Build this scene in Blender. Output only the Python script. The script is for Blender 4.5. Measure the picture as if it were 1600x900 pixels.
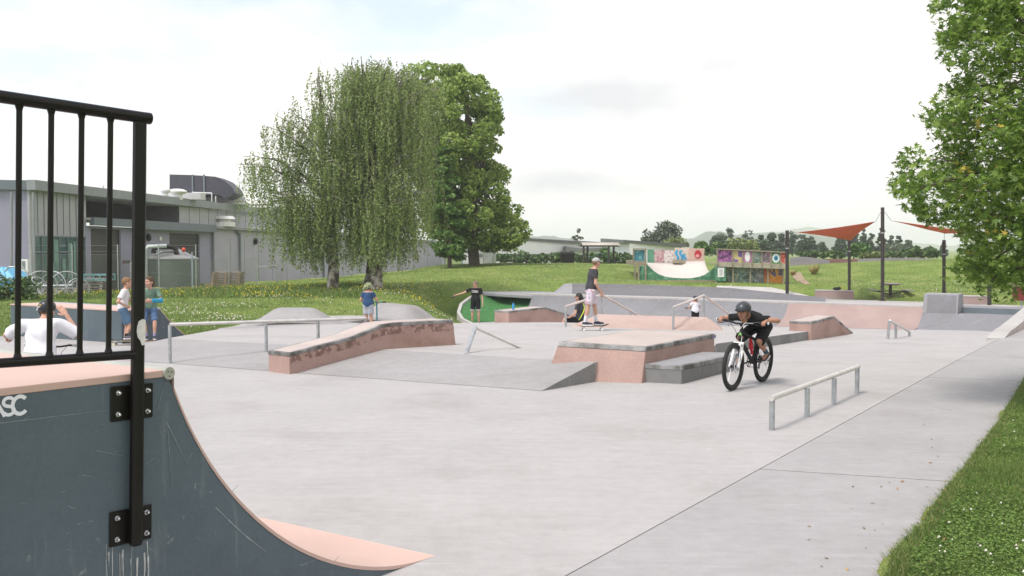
import bpy, math, random
import numpy as np
from mathutils import Vector, Matrix
from mathutils.geometry import delaunay_2d_cdt
R = math.radians
scene = bpy.context.scene
for o in list(bpy.data.objects): bpy.data.objects.remove(o)

# ---------------------------------------------------------------- camera
CAMZ = 2.0; FPX = 1500.0; PITCH = math.atan(62 / FPX)
cd = bpy.data.cameras.new('camera'); cam = bpy.data.objects.new('camera', cd)
scene.collection.objects.link(cam)
cam.location = (0, 0, CAMZ); cam.rotation_euler = (R(90) - PITCH, 0, 0)
cd.sensor_width = 36; cd.lens = 36 * FPX / 1600; cd.clip_start = 0.05; cd.clip_end = 9000
scene.camera = cam

# ---------------------------------------------------------------- light
SUN_EL, SUN_AZ = 60, 228          # azimuth: degrees clockwise from +Y (view direction) to where the sun stands
w = bpy.data.worlds.new('World'); scene.world = w; w.use_nodes = True
nt = w.node_tree; N = nt.nodes; L = nt.links; N.clear()
out = N.new('ShaderNodeOutputWorld'); bg = N.new('ShaderNodeBackground'); bg.inputs['Strength'].default_value = 0.12
sky = N.new('ShaderNodeTexSky'); sky.sky_type = 'NISHITA'; sky.sun_disc = False
sky.sun_elevation = R(SUN_EL); sky.sun_rotation = R(SUN_AZ); sky.dust_density = 2.0
tc = N.new('ShaderNodeTexCoord')
mp = N.new('ShaderNodeMapping'); mp.inputs['Scale'].default_value = (1, 1, 2.1); mp.inputs['Location'].default_value = (0.35, 0.1, 0.2)
n1 = N.new('ShaderNodeTexNoise'); n1.inputs['Scale'].default_value = 2.6; n1.inputs['Detail'].default_value = 7; n1.inputs['Roughness'].default_value = 0.55
L.new(tc.outputs['Generated'], mp.inputs[0]); L.new(mp.outputs[0], n1.inputs['Vector'])
# more open sky to the left, closed cloud to the right and low down
sep = N.new('ShaderNodeSeparateXYZ'); L.new(tc.outputs['Generated'], sep.inputs[0])
mx = N.new('ShaderNodeMath'); mx.operation = 'MULTIPLY_ADD'; L.new(sep.outputs['X'], mx.inputs[0]); mx.inputs[1].default_value = 0.42; L.new(n1.outputs['Fac'], mx.inputs[2])
mz = N.new('ShaderNodeMath'); mz.operation = 'MULTIPLY_ADD'; L.new(sep.outputs['Z'], mz.inputs[0]); mz.inputs[1].default_value = -0.55; L.new(mx.outputs[0], mz.inputs[2])
cr = N.new('ShaderNodeValToRGB'); cr.color_ramp.elements[0].position = 0.22; cr.color_ramp.elements[1].position = 0.37
cr.color_ramp.elements[0].color = (0.12, 0.12, 0.12, 1)
hz_ = N.new('ShaderNodeMapRange'); hz_.inputs['From Min'].default_value = 0.05; hz_.inputs['From Max'].default_value = 0.13; hz_.inputs['To Min'].default_value = 0.4; hz_.inputs['To Max'].default_value = 0.0
L.new(sep.outputs['Z'], hz_.inputs['Value'])
ad = N.new('ShaderNodeMath'); ad.operation = 'ADD'; L.new(mz.outputs[0], ad.inputs[0]); L.new(hz_.outputs[0], ad.inputs[1])
L.new(ad.outputs[0], cr.inputs['Fac'])
# grey undersides of the clouds
n2 = N.new('ShaderNodeTexNoise'); n2.inputs['Scale'].default_value = 2.3; n2.inputs['Detail'].default_value = 5; n2.inputs['Roughness'].default_value = 0.5
mp2 = N.new('ShaderNodeMapping'); mp2.inputs['Scale'].default_value = (1, 1, 4.2); mp2.inputs['Location'].default_value = (1.7, 0.4, 0.9)
L.new(tc.outputs['Generated'], mp2.inputs[0]); L.new(mp2.outputs[0], n2.inputs['Vector'])
cr2 = N.new('ShaderNodeValToRGB'); cr2.color_ramp.elements[0].position = 0.50; cr2.color_ramp.elements[1].position = 0.72
cr2.color_ramp.elements[0].color = (5.35, 5.1, 5.0, 1); cr2.color_ramp.elements[1].color = (3.6, 3.65, 3.78, 1)
# one longer grey cloud bank ahead
n3 = N.new('ShaderNodeTexNoise'); n3.inputs['Scale'].default_value = 14; n3.inputs['Detail'].default_value = 5; L.new(tc.outputs['Generated'], n3.inputs['Vector'])
dv = N.new('ShaderNodeMixRGB'); dv.blend_type = 'ADD'; dv.inputs['Fac'].default_value = .05; L.new(tc.outputs['Generated'], dv.inputs[1]); L.new(n3.outputs['Color'], dv.inputs[2])
prev = n2.outputs['Fac']
for (cx, cz, wx, wz, am) in ((.120, .172, .19, .055, .42), (.09, .098, .12, .02, .2)):
    mp3 = N.new('ShaderNodeMapping'); mp3.vector_type = 'POINT'; mp3.inputs['Scale'].default_value = (1 / wx, 0, 1 / wz); mp3.inputs['Location'].default_value = (-cx / wx, 0, -cz / wz)
    L.new(dv.outputs[0], mp3.inputs[0]); gd = N.new('ShaderNodeTexGradient'); gd.gradient_type = 'SPHERICAL'; L.new(mp3.outputs[0], gd.inputs[0])
    ma = N.new('ShaderNodeMath'); ma.operation = 'MULTIPLY_ADD'; L.new(gd.outputs['Fac'], ma.inputs[0]); ma.inputs[1].default_value = am; L.new(prev, ma.inputs[2]); prev = ma.outputs[0]
L.new(prev, cr2.inputs['Fac'])
blue = N.new('ShaderNodeMixRGB'); blue.blend_type = 'ADD'; blue.inputs['Fac'].default_value = 1; blue.inputs[2].default_value = (1.0, .75, .25, 1)
L.new(sky.outputs[0], blue.inputs[1])
mix = N.new('ShaderNodeMixRGB'); L.new(cr.outputs[0], mix.inputs['Fac']); L.new(blue.outputs[0], mix.inputs[1]); L.new(cr2.outputs[0], mix.inputs[2])
L.new(mix.outputs[0], bg.inputs['Color']); L.new(bg.outputs[0], out.inputs[0])
sd = bpy.data.lights.new('sun', 'SUN'); sun = bpy.data.objects.new('sun', sd); scene.collection.objects.link(sun)
sd.energy = 1.5; sd.angle = R(14); sd.color = (1.0, 0.95, 0.88)
sun.location = (0, 0, 60)
sdir = Vector((math.sin(R(SUN_AZ)) * math.cos(R(SUN_EL)), math.cos(R(SUN_AZ)) * math.cos(R(SUN_EL)), math.sin(R(SUN_EL))))
sun.rotation_euler = sdir.to_track_quat('Z', 'Y').to_euler()
scene.view_settings.view_transform = 'Standard'; scene.view_settings.look = 'None'
scene.view_settings.gamma = 1; scene.view_settings.exposure = 1.02; scene.view_settings.use_curve_mapping = False
scene.render.engine = 'CYCLES'
scene.cycles.max_bounces = 6; scene.cycles.transparent_max_bounces = 12; scene.cycles.volume_bounces = 1

# ---------------------------------------------------------------- pixel -> world
_c, _s = math.cos(PITCH), math.sin(PITCH)
def ray(px, py):
    x = (px - 800) / FPX; y = -(py - 450) / FPX
    return Vector((x, _c + y * _s, y * _c - _s))
def P(px, py, z):
    d = ray(px, py); t = (z - CAMZ) / d.z
    return Vector((d.x * t, d.y * t, z))
def PY(px, py, Y):
    d = ray(px, py); t = Y / d.y
    return Vector((d.x * t, Y, CAMZ + d.z * t))
def Gp(px, py, f, ymin=3, ymax=80):
    d = ray(px, py); prev = None
    for Y in np.arange(ymin, ymax, 0.1):
        t = Y / d.y; z = CAMZ + d.z * t
        if z <= f(d.x * t, Y): return Vector((d.x * t, Y, f(d.x * t, Y)))
    return PY(px, py, ymax)
def sstep(a, b, x):
    t = np.clip((x - a) / (b - a), 0, 1); return t * t * (3 - 2 * t)
def floorz(X, Y):
    X = np.asarray(X, float); Y = np.asarray(Y, float)
    s = 0.020 + 0.023 * sstep(-6.5, -1.5, X)
    dist = (-0.83 * (X - 0.37) + 0.56 * (Y - 5.86)) * (1 + 5 * sstep(19, 24, Y))      # left of the path joint
    yy = np.maximum(0, Y - 15); yy = np.where(yy < 3, yy * yy / 6, yy - 1.5) + 0 * yy
    return -s * yy * sstep(-0.2, 3.2, dist) - 0.006 * yy * (1 - sstep(-0.2, 3.2, dist))
def lipd(X, Y): return (X - 0.82) * 0.57 + (Y - 41) * 0.82
def deckz(X, Y): return 0.06 - 0.04 * np.maximum(0, lipd(X, Y))
def platz(X, Y):
    return 0.24 - 0.03 * (Y - 16) - 0.02 * np.maximum(0, X - 2)
FL = lambda X, Y: float(floorz(X, Y)); PL = lambda X, Y: float(platz(X, Y)); DK = lambda X, Y: float(deckz(X, Y))

# ---------------------------------------------------------------- object helpers
COL = scene.collection
def props(o, label=None, cat=None, group=None, kind=None):
    if label: o['label'] = label
    if cat: o['category'] = cat
    if group: o['group'] = group
    if kind: o['kind'] = kind
    return o
def thing(name, label, cat, loc=(0, 0, 0), rz=0, group=None):
    o = bpy.data.objects.new(name, None); COL.objects.link(o)
    o.location = loc; o.rotation_euler = (0, 0, rz); o.empty_display_size = 0.2
    return props(o, label, cat, group)
def mat_of(o):
    return Matrix.Translation(o.location) @ o.rotation_euler.to_matrix().to_4x4()
def mesh(name, V, F, mat, parent=None, world=False, smooth=False, mids=None, mats=None):
    me = bpy.data.meshes.new(name)
    V = np.asarray(V, float)
    if world and parent is not None:
        M = np.array(mat_of(parent).inverted()); V = V @ M[:3, :3].T + M[:3, 3]
    if isinstance(F, np.ndarray):
        n = F.shape[1]; me.vertices.add(len(V)); me.vertices.foreach_set('co', V.ravel().astype(np.float32))
        me.loops.add(F.size); me.loops.foreach_set('vertex_index', F.ravel().astype(np.int32))
        me.polygons.add(len(F)); me.polygons.foreach_set('loop_start', np.arange(0, F.size, n, dtype=np.int32))
        me.polygons.foreach_set('loop_total', np.full(len(F), n, dtype=np.int32)); me.update(calc_edges=True); me.validate()
    else:
        me.from_pydata([tuple(v) for v in V], [], [tuple(f) for f in F]); me.validate()
    for m in (mats or [mat]): me.materials.append(m)
    if mids is not None: me.polygons.foreach_set('material_index', np.asarray(mids, np.int32))
    if smooth: me.polygons.foreach_set('use_smooth', [True] * len(me.polygons))
    o = bpy.data.objects.new(name, me); COL.objects.link(o)
    if parent is not None: o.parent = parent
    return o
class MB:
    def __init__(s): s.v = []; s.f = []
    def add(s, V, F):
        b = len(s.v); s.v += [tuple(x) for x in V]; s.f += [tuple(i + b for i in f) for f in F]; return s
    def box(s, c, d, rz=0, M=None):
        c = Vector(c); rot = M if M is not None else Matrix.Rotation(rz, 3, 'Z'); V = []
        for z in (-1, 1):
            for x, y in ((-1, -1), (1, -1), (1, 1), (-1, 1)): V.append(c + rot @ Vector((x * d[0] / 2, y * d[1] / 2, z * d[2] / 2)))
        return s.add(V, [(0, 3, 2, 1), (4, 5, 6, 7), (0, 1, 5, 4), (1, 2, 6, 5), (2, 3, 7, 6), (3, 0, 4, 7)])
    def prism(s, B, T):
        n = len(B); V = [tuple(p) for p in B] + [tuple(p) for p in T]
        F = [tuple(range(n))[::-1], tuple(range(n, 2 * n))] + [(i, (i + 1) % n, n + (i + 1) % n, n + i) for i in range(n)]
        return s.add(V, F)
    def loft(s, S, cap=True):
        n = len(S[0]); V = [p for q in S for p in q]; F = []
        for k in range(len(S) - 1):
            for i in range(n): F.append((k * n + i, k * n + (i + 1) % n, (k + 1) * n + (i + 1) % n, (k + 1) * n + i))
        if cap: F.append(tuple(range(n))[::-1]); F.append(tuple((len(S) - 1) * n + i for i in range(n)))
        return s.add(V, F)
    def tube(s, pts, r, n=10, cap=True, closed=False):
        pts = [Vector(p) for p in pts]; m = len(pts); S = []; up = None
        rr = r if isinstance(r, (list, tuple)) else [r] * m
        for i in range(m):
            if closed: d = pts[(i + 1) % m] - pts[i - 1]
            else: d = (pts[min(i + 1, m - 1)] - pts[max(i - 1, 0)])
            d = d.normalized() if d.length > 1e-9 else Vector((0, 0, 1))
            if up is None: a = d.orthogonal().normalized()
            else:
                a = up - d * up.dot(d); a = a.normalized() if a.length > 1e-6 else d.orthogonal().normalized()
            up = a; b = d.cross(a)
            S.append([pts[i] + (a * math.cos(2 * math.pi * k / n) + b * math.sin(2 * math.pi * k / n)) * rr[i] for k in range(n)])
        if closed: S.append(S[0]); cap = False
        return s.loft(S, cap)
    def ring(s, c, ax, rad, r, n=40, m=8, arc=(0, 360)):
        ax = Vector(ax).normalized(); a = ax.orthogonal().normalized() if abs(ax.z) > .9 else ax.cross(Vector((0, 0, 1))).normalized(); b = ax.cross(a)
        full = arc[1] - arc[0] >= 360; k = n if full else n + 1
        pts = [Vector(c) + (a * math.cos(R(arc[0] + (arc[1] - arc[0]) * i / n)) + b * math.sin(R(arc[0] + (arc[1] - arc[0]) * i / n))) * rad for i in range(k)]
        return s.tube(pts, r, m, closed=full)
    def disc(s, c, ax, rad, th, n=24):
        ax = Vector(ax).normalized(); return s.tube([Vector(c) - ax * th / 2, Vector(c) + ax * th / 2], rad, n)
    def ell(s, c, rx, ry, rz, nu=16, nv=10, M=None):
        c = Vector(c); V = []; F = []
        for j in range(nv + 1):
            t = math.pi * j / nv
            for i in range(nu):
                p = 2 * math.pi * i / nu; q = Vector((rx * math.sin(t) * math.cos(p), ry * math.sin(t) * math.sin(p), rz * math.cos(t)))
                V.append(c + (M @ q if M is not None else q))
        for j in range(nv):
            for i in range(nu): F.append((j * nu + i, (j + 1) * nu + i, (j + 1) * nu + (i + 1) % nu, j * nu + (i + 1) % nu))
        return s.add(V, F)
    def build(s, name, mat, parent=None, world=False, smooth=False, bevel=0):
        o = mesh(name, s.v, s.f, mat, parent, world, smooth)
        if bevel:
            b = o.modifiers.new('bevel', 'BEVEL'); b.width = bevel; b.segments = 2; b.limit_method = 'ANGLE'; b.angle_limit = R(40)
        if smooth == 'auto' or smooth is True:
            try: o.data.set_sharp_from_angle(angle=R(42))
            except Exception: pass
        return o
def copy_tree(o, parent=None):
    c = o.copy(); COL.objects.link(c)
    if parent is not None: c.parent = parent
    for ch in list(o.children): copy_tree(ch, c)
    return c

# ---------------------------------------------------------------- materials
MATS = {}
def srgb(r, g, b): return tuple(((c / 255) / 12.92 if c / 255 < .04045 else ((c / 255 + .055) / 1.055) ** 2.4) for c in (r, g, b))
def mat(name, col, rough=0.6, metal=0.0, var=0.12, scale=3.0, bump=0.0, bscale=60.0, spec=0.4, dark=None, dscale=1.2, dlo=.55, dhi=.75, fine=0.0, trans=0.0, speck=None):
    if name in MATS: return MATS[name]
    m = bpy.data.materials.new(name); m.use_nodes = True; n = m.node_tree.nodes; l = m.node_tree.links; b = n['Principled BSDF']
    b.inputs['Roughness'].default_value = rough; b.inputs['Metallic'].default_value = metal
    b.inputs['Specular IOR Level'].default_value = spec
    t = n.new('ShaderNodeTexCoord'); g = n.new('ShaderNodeNewGeometry'); co = g.outputs['Position'] if scale > 0 else t.outputs['Object']
    def noise(sc, det=6, ro=.6):
        q = n.new('ShaderNodeTexNoise'); q.inputs['Scale'].default_value = sc; q.inputs['Detail'].default_value = det; q.inputs['Roughness'].default_value = ro
        l.new(co, q.inputs['Vector']); return q.outputs['Fac']
    def ramp(fac, a, c, lo=.3, hi=.7):
        q = n.new('ShaderNodeValToRGB'); q.color_ramp.elements[0].position = lo; q.color_ramp.elements[1].position = hi
        q.color_ramp.elements[0].color = (*a, 1); q.color_ramp.elements[1].color = (*c, 1); l.new(fac, q.inputs['Fac']); return q.outputs[0]
    def mult(a, c, f=1.0, bt='MULTIPLY'):
        q = n.new('ShaderNodeMixRGB'); q.blend_type = bt; q.inputs['Fac'].default_value = f; l.new(a, q.inputs[1]); l.new(c, q.inputs[2]); return q.outputs[0]
    lo = tuple(c * (1 - var) for c in col); hi = tuple(min(1, c * (1 + var)) for c in col)
    c = ramp(noise(abs(scale)), lo, hi)
    if dark is not None:
        c = mult(c, ramp(noise(dscale, 8, .62), (1, 1, 1), dark, dlo, dhi))
    if fine: c = mult(c, ramp(noise(abs(bscale) * 1.3, 2, .5), (1 - fine,) * 3, (1 + fine,) * 3))
    if speck is not None:
        v = n.new('ShaderNodeTexVoronoi'); v.inputs['Scale'].default_value = speck[0]; l.new(co, v.inputs['Vector'])
        q = n.new('ShaderNodeMath'); q.operation = 'LESS_THAN'; q.inputs[1].default_value = speck[1]; l.new(v.outputs['Distance'], q.inputs[0])
        mm = n.new('ShaderNodeMixRGB'); l.new(q.outputs[0], mm.inputs['Fac']); l.new(c, mm.inputs[1]); mm.inputs[2].default_value = (*speck[2], 1); c = mm.outputs[0]
    l.new(c, b.inputs['Base Color'])
    if bump:
        bp = n.new('ShaderNodeBump'); bp.inputs['Strength'].default_value = bump; bp.inputs['Distance'].default_value = 0.01
        l.new(noise(bscale, 4), bp.inputs['Height']); l.new(bp.outputs[0], b.inputs['Normal'])
    if trans:
        tr = n.new('ShaderNodeBsdfTranslucent'); ms = n.new('ShaderNodeMixShader'); ms.inputs[0].default_value = trans
        l.new(c, tr.inputs['Color']); l.new(b.outputs[0], ms.inputs[1]); l.new(tr.outputs[0], ms.inputs[2])
        l.new(ms.outputs[0], n['Material Output'].inputs['Surface'])
    MATS[name] = m; return m
def stained(name, col, dk):
    m = mat(name, col, .8, var=.12, scale=2.2, dark=dk, dscale=8.5, dlo=.46, dhi=.56, bump=.35, bscale=60, fine=.18); return m
def concrete(name, col, amt=1.0, stain=(.80, .79, .77), wear=True):
    if name in MATS: return MATS[name]
    m = mat(name, col, 0.78, var=.05 * amt, scale=.9, bump=.25, bscale=90, dark=stain, dscale=.55, dlo=.50, dhi=.80, fine=.10)
    n = m.node_tree.nodes; l = m.node_tree.links; b = n['Principled BSDF']
    src = b.inputs['Base Color'].links[0].from_socket
    g = n.new('ShaderNodeNewGeometry')
    # trowelled streaks and wheel marks that run across the slab
    mp_ = n.new('ShaderNodeMapping'); mp_.inputs['Rotation'].default_value = (0, 0, R(34)); mp_.inputs['Scale'].default_value = (1.0, 7.0, 1.0); l.new(g.outputs['Position'], mp_.inputs[0])
    q = n.new('ShaderNodeTexNoise'); q.inputs['Scale'].default_value = 1.3; q.inputs['Detail'].default_value = 7; q.inputs['Roughness'].default_value = .65; l.new(mp_.outputs[0], q.inputs['Vector'])
    r = n.new('ShaderNodeValToRGB'); r.color_ramp.elements[0].position = .35; r.color_ramp.elements[1].position = .68
    r.color_ramp.elements[0].color = (.955, .955, .95, 1); r.color_ramp.elements[1].color = (1.03, 1.03, 1.03, 1); l.new(q.outputs['Fac'], r.inputs['Fac'])
    x = n.new('ShaderNodeMixRGB'); x.blend_type = 'MULTIPLY'; x.inputs['Fac'].default_value = 1; l.new(src, x.inputs[1]); l.new(r.outputs[0], x.inputs[2])
    # small dark specks of grit and gum
    v = n.new('ShaderNodeTexVoronoi'); v.inputs['Scale'].default_value = 2.3; l.new(g.outputs['Position'], v.inputs['Vector'])
    lt = n.new('ShaderNodeMath'); lt.operation = 'LESS_THAN'; lt.inputs[1].default_value = .022; l.new(v.outputs['Distance'], lt.inputs[0])
    x2 = n.new('ShaderNodeMixRGB'); l.new(lt.outputs[0], x2.inputs['Fac']); l.new(x.outputs[0], x2.inputs[1]); x2.inputs[2].default_value = (.2, .19, .175, 1)
    # fine mottle of the trowelled paste and thin pale scuffs left by boards
    q2 = n.new('ShaderNodeTexNoise'); q2.inputs['Scale'].default_value = 7.5; q2.inputs['Detail'].default_value = 9; q2.inputs['Roughness'].default_value = .72; l.new(g.outputs['Position'], q2.inputs['Vector'])
    r2 = n.new('ShaderNodeValToRGB'); r2.color_ramp.elements[0].position = .38; r2.color_ramp.elements[1].position = .64; r2.color_ramp.elements[0].color = (.935, .934, .93, 1); r2.color_ramp.elements[1].color = (1.035, 1.035, 1.04, 1); l.new(q2.outputs['Fac'], r2.inputs['Fac'])
    x3 = n.new('ShaderNodeMixRGB'); x3.blend_type = 'MULTIPLY'; x3.inputs['Fac'].default_value = 1; l.new(x2.outputs[0], x3.inputs[1]); l.new(r2.outputs[0], x3.inputs[2]); last = x3.outputs[0]
    for rot, off_, thr, colr in ((22, 3.1, .715, (.52, .51, .50)), (71, 9.7, .725, (.52, .51, .50)), (48, 5.3, .73, (.20, .195, .19)), (-15, 1.3, .735, (.23, .22, .21))):
        m4 = n.new('ShaderNodeMapping'); m4.inputs['Rotation'].default_value = (0, 0, R(rot)); m4.inputs['Scale'].default_value = (.9, 26, 1); m4.inputs['Location'].default_value = (off_, off_, 0); l.new(g.outputs['Position'], m4.inputs[0])
        q4 = n.new('ShaderNodeTexNoise'); q4.inputs['Scale'].default_value = 1.0; q4.inputs['Detail'].default_value = 3; q4.inputs['Roughness'].default_value = .6; q4.inputs['Distortion'].default_value = .25; l.new(m4.outputs[0], q4.inputs['Vector'])
        r4 = n.new('ShaderNodeValToRGB'); r4.color_ramp.elements[0].position = thr - .05; r4.color_ramp.elements[1].position = thr + .03; r4.color_ramp.elements[0].color = (0, 0, 0, 1); r4.color_ramp.elements[1].color = (.5, .5, .5, 1); l.new(q4.outputs['Fac'], r4.inputs['Fac'])
        x4 = n.new('ShaderNodeMixRGB'); l.new(r4.outputs[0], x4.inputs['Fac']); l.new(last, x4.inputs[1]); x4.inputs[2].default_value = (*colr, 1); last = x4.outputs[0]
    l.new(last, b.inputs['Base Color'])
    return m
M_CONC = concrete('floor_concrete', (.375, .362, .355))
M_PATH = concrete('path_concrete', (.325, .315, .315))
M_BANK = concrete('bank_concrete', (.30, .29, .288))
M_PLAT = concrete('plateau_concrete', (.385, .37, .362))
M_GREY = concrete('grey_tinted_concrete', (.20, .20, .212))
M_GREYD = concrete('dark_grey_concrete', (.15, .15, .158))
M_GREYL = concrete('pale_grey_concrete', (.28, .28, .29))
M_LEDGE = concrete('ledge_concrete', (.20, .20, .195), 2.5, (.45, .44, .42))
M_EDGE = mat('worn_edge', (.25, .25, .245), .6, var=.35, scale=5, dark=(.30, .28, .24), dscale=2.2, dlo=.45, dhi=.6, bump=.3, fine=.15)
M_PINK = mat('terracotta_concrete', (.365, .245, .21), .8, var=.10, scale=2.0, dark=(.75, .66, .6), dscale=1.1, dlo=.5, dhi=.72, bump=.35, bscale=60, fine=.16)
M_PINKS = stained('waxed_terracotta', (.37, .245, .21), (.50, .45, .42))
M_PINKW = mat('pale_terracotta_concrete', (.33, .245, .225), .8, var=.07, scale=1.4, dark=(.86, .84, .82), dscale=.8, dlo=.45, dhi=.75, bump=.25, bscale=60, fine=.10)
M_PINKT = mat('faded_terracotta_top', (.44, .375, .345), .8, var=.07, scale=1.6, dark=(.88, .88, .88), dscale=.9, dlo=.45, dhi=.75, fine=.09)
M_PINKP = mat('pyramid_terracotta', (.41, .305, .27), .8, var=.07, scale=1.4, dark=(.86, .84, .82), dscale=.8, dlo=.45, dhi=.75, bump=.25, bscale=60, fine=.10)
M_GALV = mat('galvanised_steel', (.42, .44, .45), .42, .75, var=.22, scale=9, fine=.1, bump=.1)
M_GALVW = mat('worn_bright_steel', (.62, .60, .57), .38, .6, var=.16, scale=6)
M_BLACK = mat('black_powder_coat', (.0055, .0045, .0035), .38, 0, var=.3, scale=12, spec=.28, bump=.12, bscale=150, speck=(3.1, .03, (.35, .3, .22)))
M_POLE = mat('dark_steel_pole', (.035, .03, .028), .5, 0, var=.2, scale=3)
M_WHITE = mat('white_paint', (.75, .75, .74), .5, var=.05, scale=3)
M_RUB = mat('black_rubber', (.02, .02, .02), .75, var=.2, scale=20, bump=.3)
M_BLK = mat('black_cloth', (.018, .018, .02), .9, var=.2, scale=30)
M_CHR = mat('polished_metal', (.6, .6, .62), .25, .95, var=.05, scale=10)
M_WOOD = mat('maple_wood', (.42, .28, .16), .6, var=.2, scale=20)
M_GLASS = mat('window_glass', (.05, .11, .11), .08, 0, var=.35, scale=.6, spec=.8)
M_SKIN = mat('light_skin', (.50, .285, .205), .55, var=.08, scale=14)
M_SKIN2 = mat('tanned_skin', (.33, .165, .105), .55, var=.08, scale=14)
# ---------------------------------------------------------------- slabs
def region(name, poly, zf, sp, m, lab=None, kind='structure', skirt=.15, off=0.0, parent=None, holes=()):
    poly = [Vector((p[0], p[1])) for p in poly]
    # resample the outline
    ol = []
    for i in range(len(poly)):
        a, b = poly[i], poly[(i + 1) % len(poly)]; k = max(1, int((b - a).length / sp))
        for j in range(k): ol.append(a + (b - a) * j / k)
    n = len(ol); pa = np.array([(p.x, p.y) for p in ol])
    mn = pa.min(0); mxx = pa.max(0)
    gx, gy = np.meshgrid(np.arange(mn[0], mxx[0], sp), np.arange(mn[1], mxx[1], sp)); q = np.stack([gx.ravel(), gy.ravel()], 1)
    d = polydist(q, pa); q = q[d < -sp * .45]
    pts = ol + [Vector((a, b)) for a, b in q]
    r = delaunay_2d_cdt(pts, [], [list(range(n))], 1, 1e-5)
    V2, F = r[0], r[2]; orig = r[3]
    V = [(v.x, v.y, float(zf(v.x, v.y)) + off) for v in V2]; F = [tuple(f) for f in F]
    # make all up-facing
    F2 = []
    for f in F:
        a, b, c = (Vector(V[i]) for i in f[:3]); F2.append(f if (b - a).cross(c - a).z > 0 else f[::-1])
    idx = {o_: i for i, os_ in enumerate(orig) for o_ in os_}
    base = len(V); rim = [idx[i] for i in range(n)]
    V += [(V[i][0], V[i][1], V[i][2] - skirt) for i in rim]
    area = sum(pa[i][0] * pa[(i + 1) % n][1] - pa[(i + 1) % n][0] * pa[i][1] for i in range(n))
    for i in range(n):
        f = (rim[i], base + i, base + (i + 1) % n, rim[(i + 1) % n]); F2.append(f if area > 0 else f[::-1])
    o = mesh(name, V, F2, m, parent)
    if kind: o['kind'] = kind
    return o
def polydist(q, pa):
    """signed distance (negative inside) of points q to polygon pa"""
    a = pa; b = np.roll(pa, -1, 0); dm = np.full(len(q), 1e9); ins = np.zeros(len(q), bool)
    for i in range(len(a)):
        e = b[i] - a[i]; L2 = e @ e
        if L2 < 1e-12: continue
        t = np.clip(((q - a[i]) @ e) / L2, 0, 1); dd = np.hypot(*(q - a[i] - t[:, None] * e).T); dm = np.minimum(dm, dd)
        c = ((a[i][1] > q[:, 1]) != (b[i][1] > q[:, 1]))
        with np.errstate(divide='ignore', invalid='ignore'):
            xi = (b[i][0] - a[i][0]) * (q[:, 1] - a[i][1]) / (b[i][1] - a[i][1] + 1e-30) + a[i][0]
        ins ^= c & (q[:, 0] < xi)
    return np.where(ins, -dm, dm)
xy = lambda v: (v[0], v[1])
lipA = (-1.6, 42.7); lipB = (14.6, 31.4)      # line of the far wall's lip
U = Vector((.57, .82, 0)); Vv = Vector((-.82, .57, 0))
# outline of all the concrete
right = [(-3.6, -3.5), (-1.4, 0), (2.30, 5.787), (2.48, 6.178), (2.95, 6.842), (3.56, 7.826), (4.05, 8.553), (4.6, 9.427), (5.64, 11.047), (7.68, 14.365), (11.4, 20.2), (16.2, 27.6), (20.5, 34.3)]
gr = [(21.2, 38.6), (19.6, 41.4), (17.6, 45.0), (15.0, 48.5), (12.6, 47.5), (11.0, 46.0), (9.6, 45.6), (8.0, 47.0)]
secondwall = [(2.0, 46.6), (0.2, 44.8), (-1.6, 43.3)]
leftb = [(-2.3, 41.6), (-2.25, 38.5), (-1.9, 36.4), (-2.8, 35.2), (-5.2, 34.6), (-8.2, 31.0), (-7.9, 26.5), (-7.2, 23.2), (-9.4, 23.8), (-12.4, 24.6), (-12.5, 20.2), (-16, 17), (-16, -3.5)]
PARK = right + gr + secondwall + leftb
PARKA = np.array(PARK, float)
def basez(X, Y):
    ld = lipd(X, Y)
    dk = deckz(X, Y)
    return floorz(X, Y) * (1 - sstep(-.9, .1, ld)) + dk * sstep(-.9, .1, ld)
# lawn control heights
CP = [(-13, 16, .0), (-14, 24, .0), (-22, 30, -.1), (-20, 44, -.22), (-28, 44, -.25), (-10, 27, -.2), (-15, 34, 0), (-10, 34, -.1), (-14, 42, .06), (-10, 42, .15), (-6, 42, .42), (-6.5, 37, -.15), (-3, 38, -.2), (-4, 42, .3),
      (-3, 46, .35), (-1, 47, .25), (2, 50, .3), (-2.5, 54, .95), (0, 57, 1.0), (4, 58, 1.0), (7, 58, .9), (10, 52, .15), (8, 52, .1), (12, 55, .15), (15, 57, .2),
      (-1, 62, 1.05), (5, 64, .95), (-7, 54, .5), (-12, 58, -.3), (-18, 60, -.8), (-25, 60, -.9), (-35, 60, -.9), (-12, 70, -.6), (-5, 75, .3), (-8, 90, -1.2), (0, 75, .8), (5, 80, .6), (6, 100, .4), (0, 100, .3), (-10, 110, -1.2), (-25, 90, -1.2),
      (17.5, 49, -.15), (20.5, 50, -.1), (19, 54, .55), (21, 60, 1.15), (25, 60, 1.25), (30, 60, 1.35), (35, 60, 1.5), (17, 60, .85), (22, 52, .35), (26, 48, .1), (30, 50, .4), (24, 42, -.1), (30, 42, 0), (35, 50, .5), (24, 70, .9), (30, 75, 1.0), (38, 75, 1.1), (16, 70, .6),
      (9, 13, .02), (14, 20, .0), (20, 28, -.1), (25, 34, -.1), (4, 4, .02), (12, 8, .02), (25, 15, 0), (0, -6, .02), (20, 100, .3), (40, 100, .3), (12, 80, .4), (60, 60, 1), (60, 30, 0), (-40, 30, -.2), (-40, 90, -1.2), (0, -30, 0), (60, 0, 0), (-40, 0, 0)]
CPA = np.array(CP, float)
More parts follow.
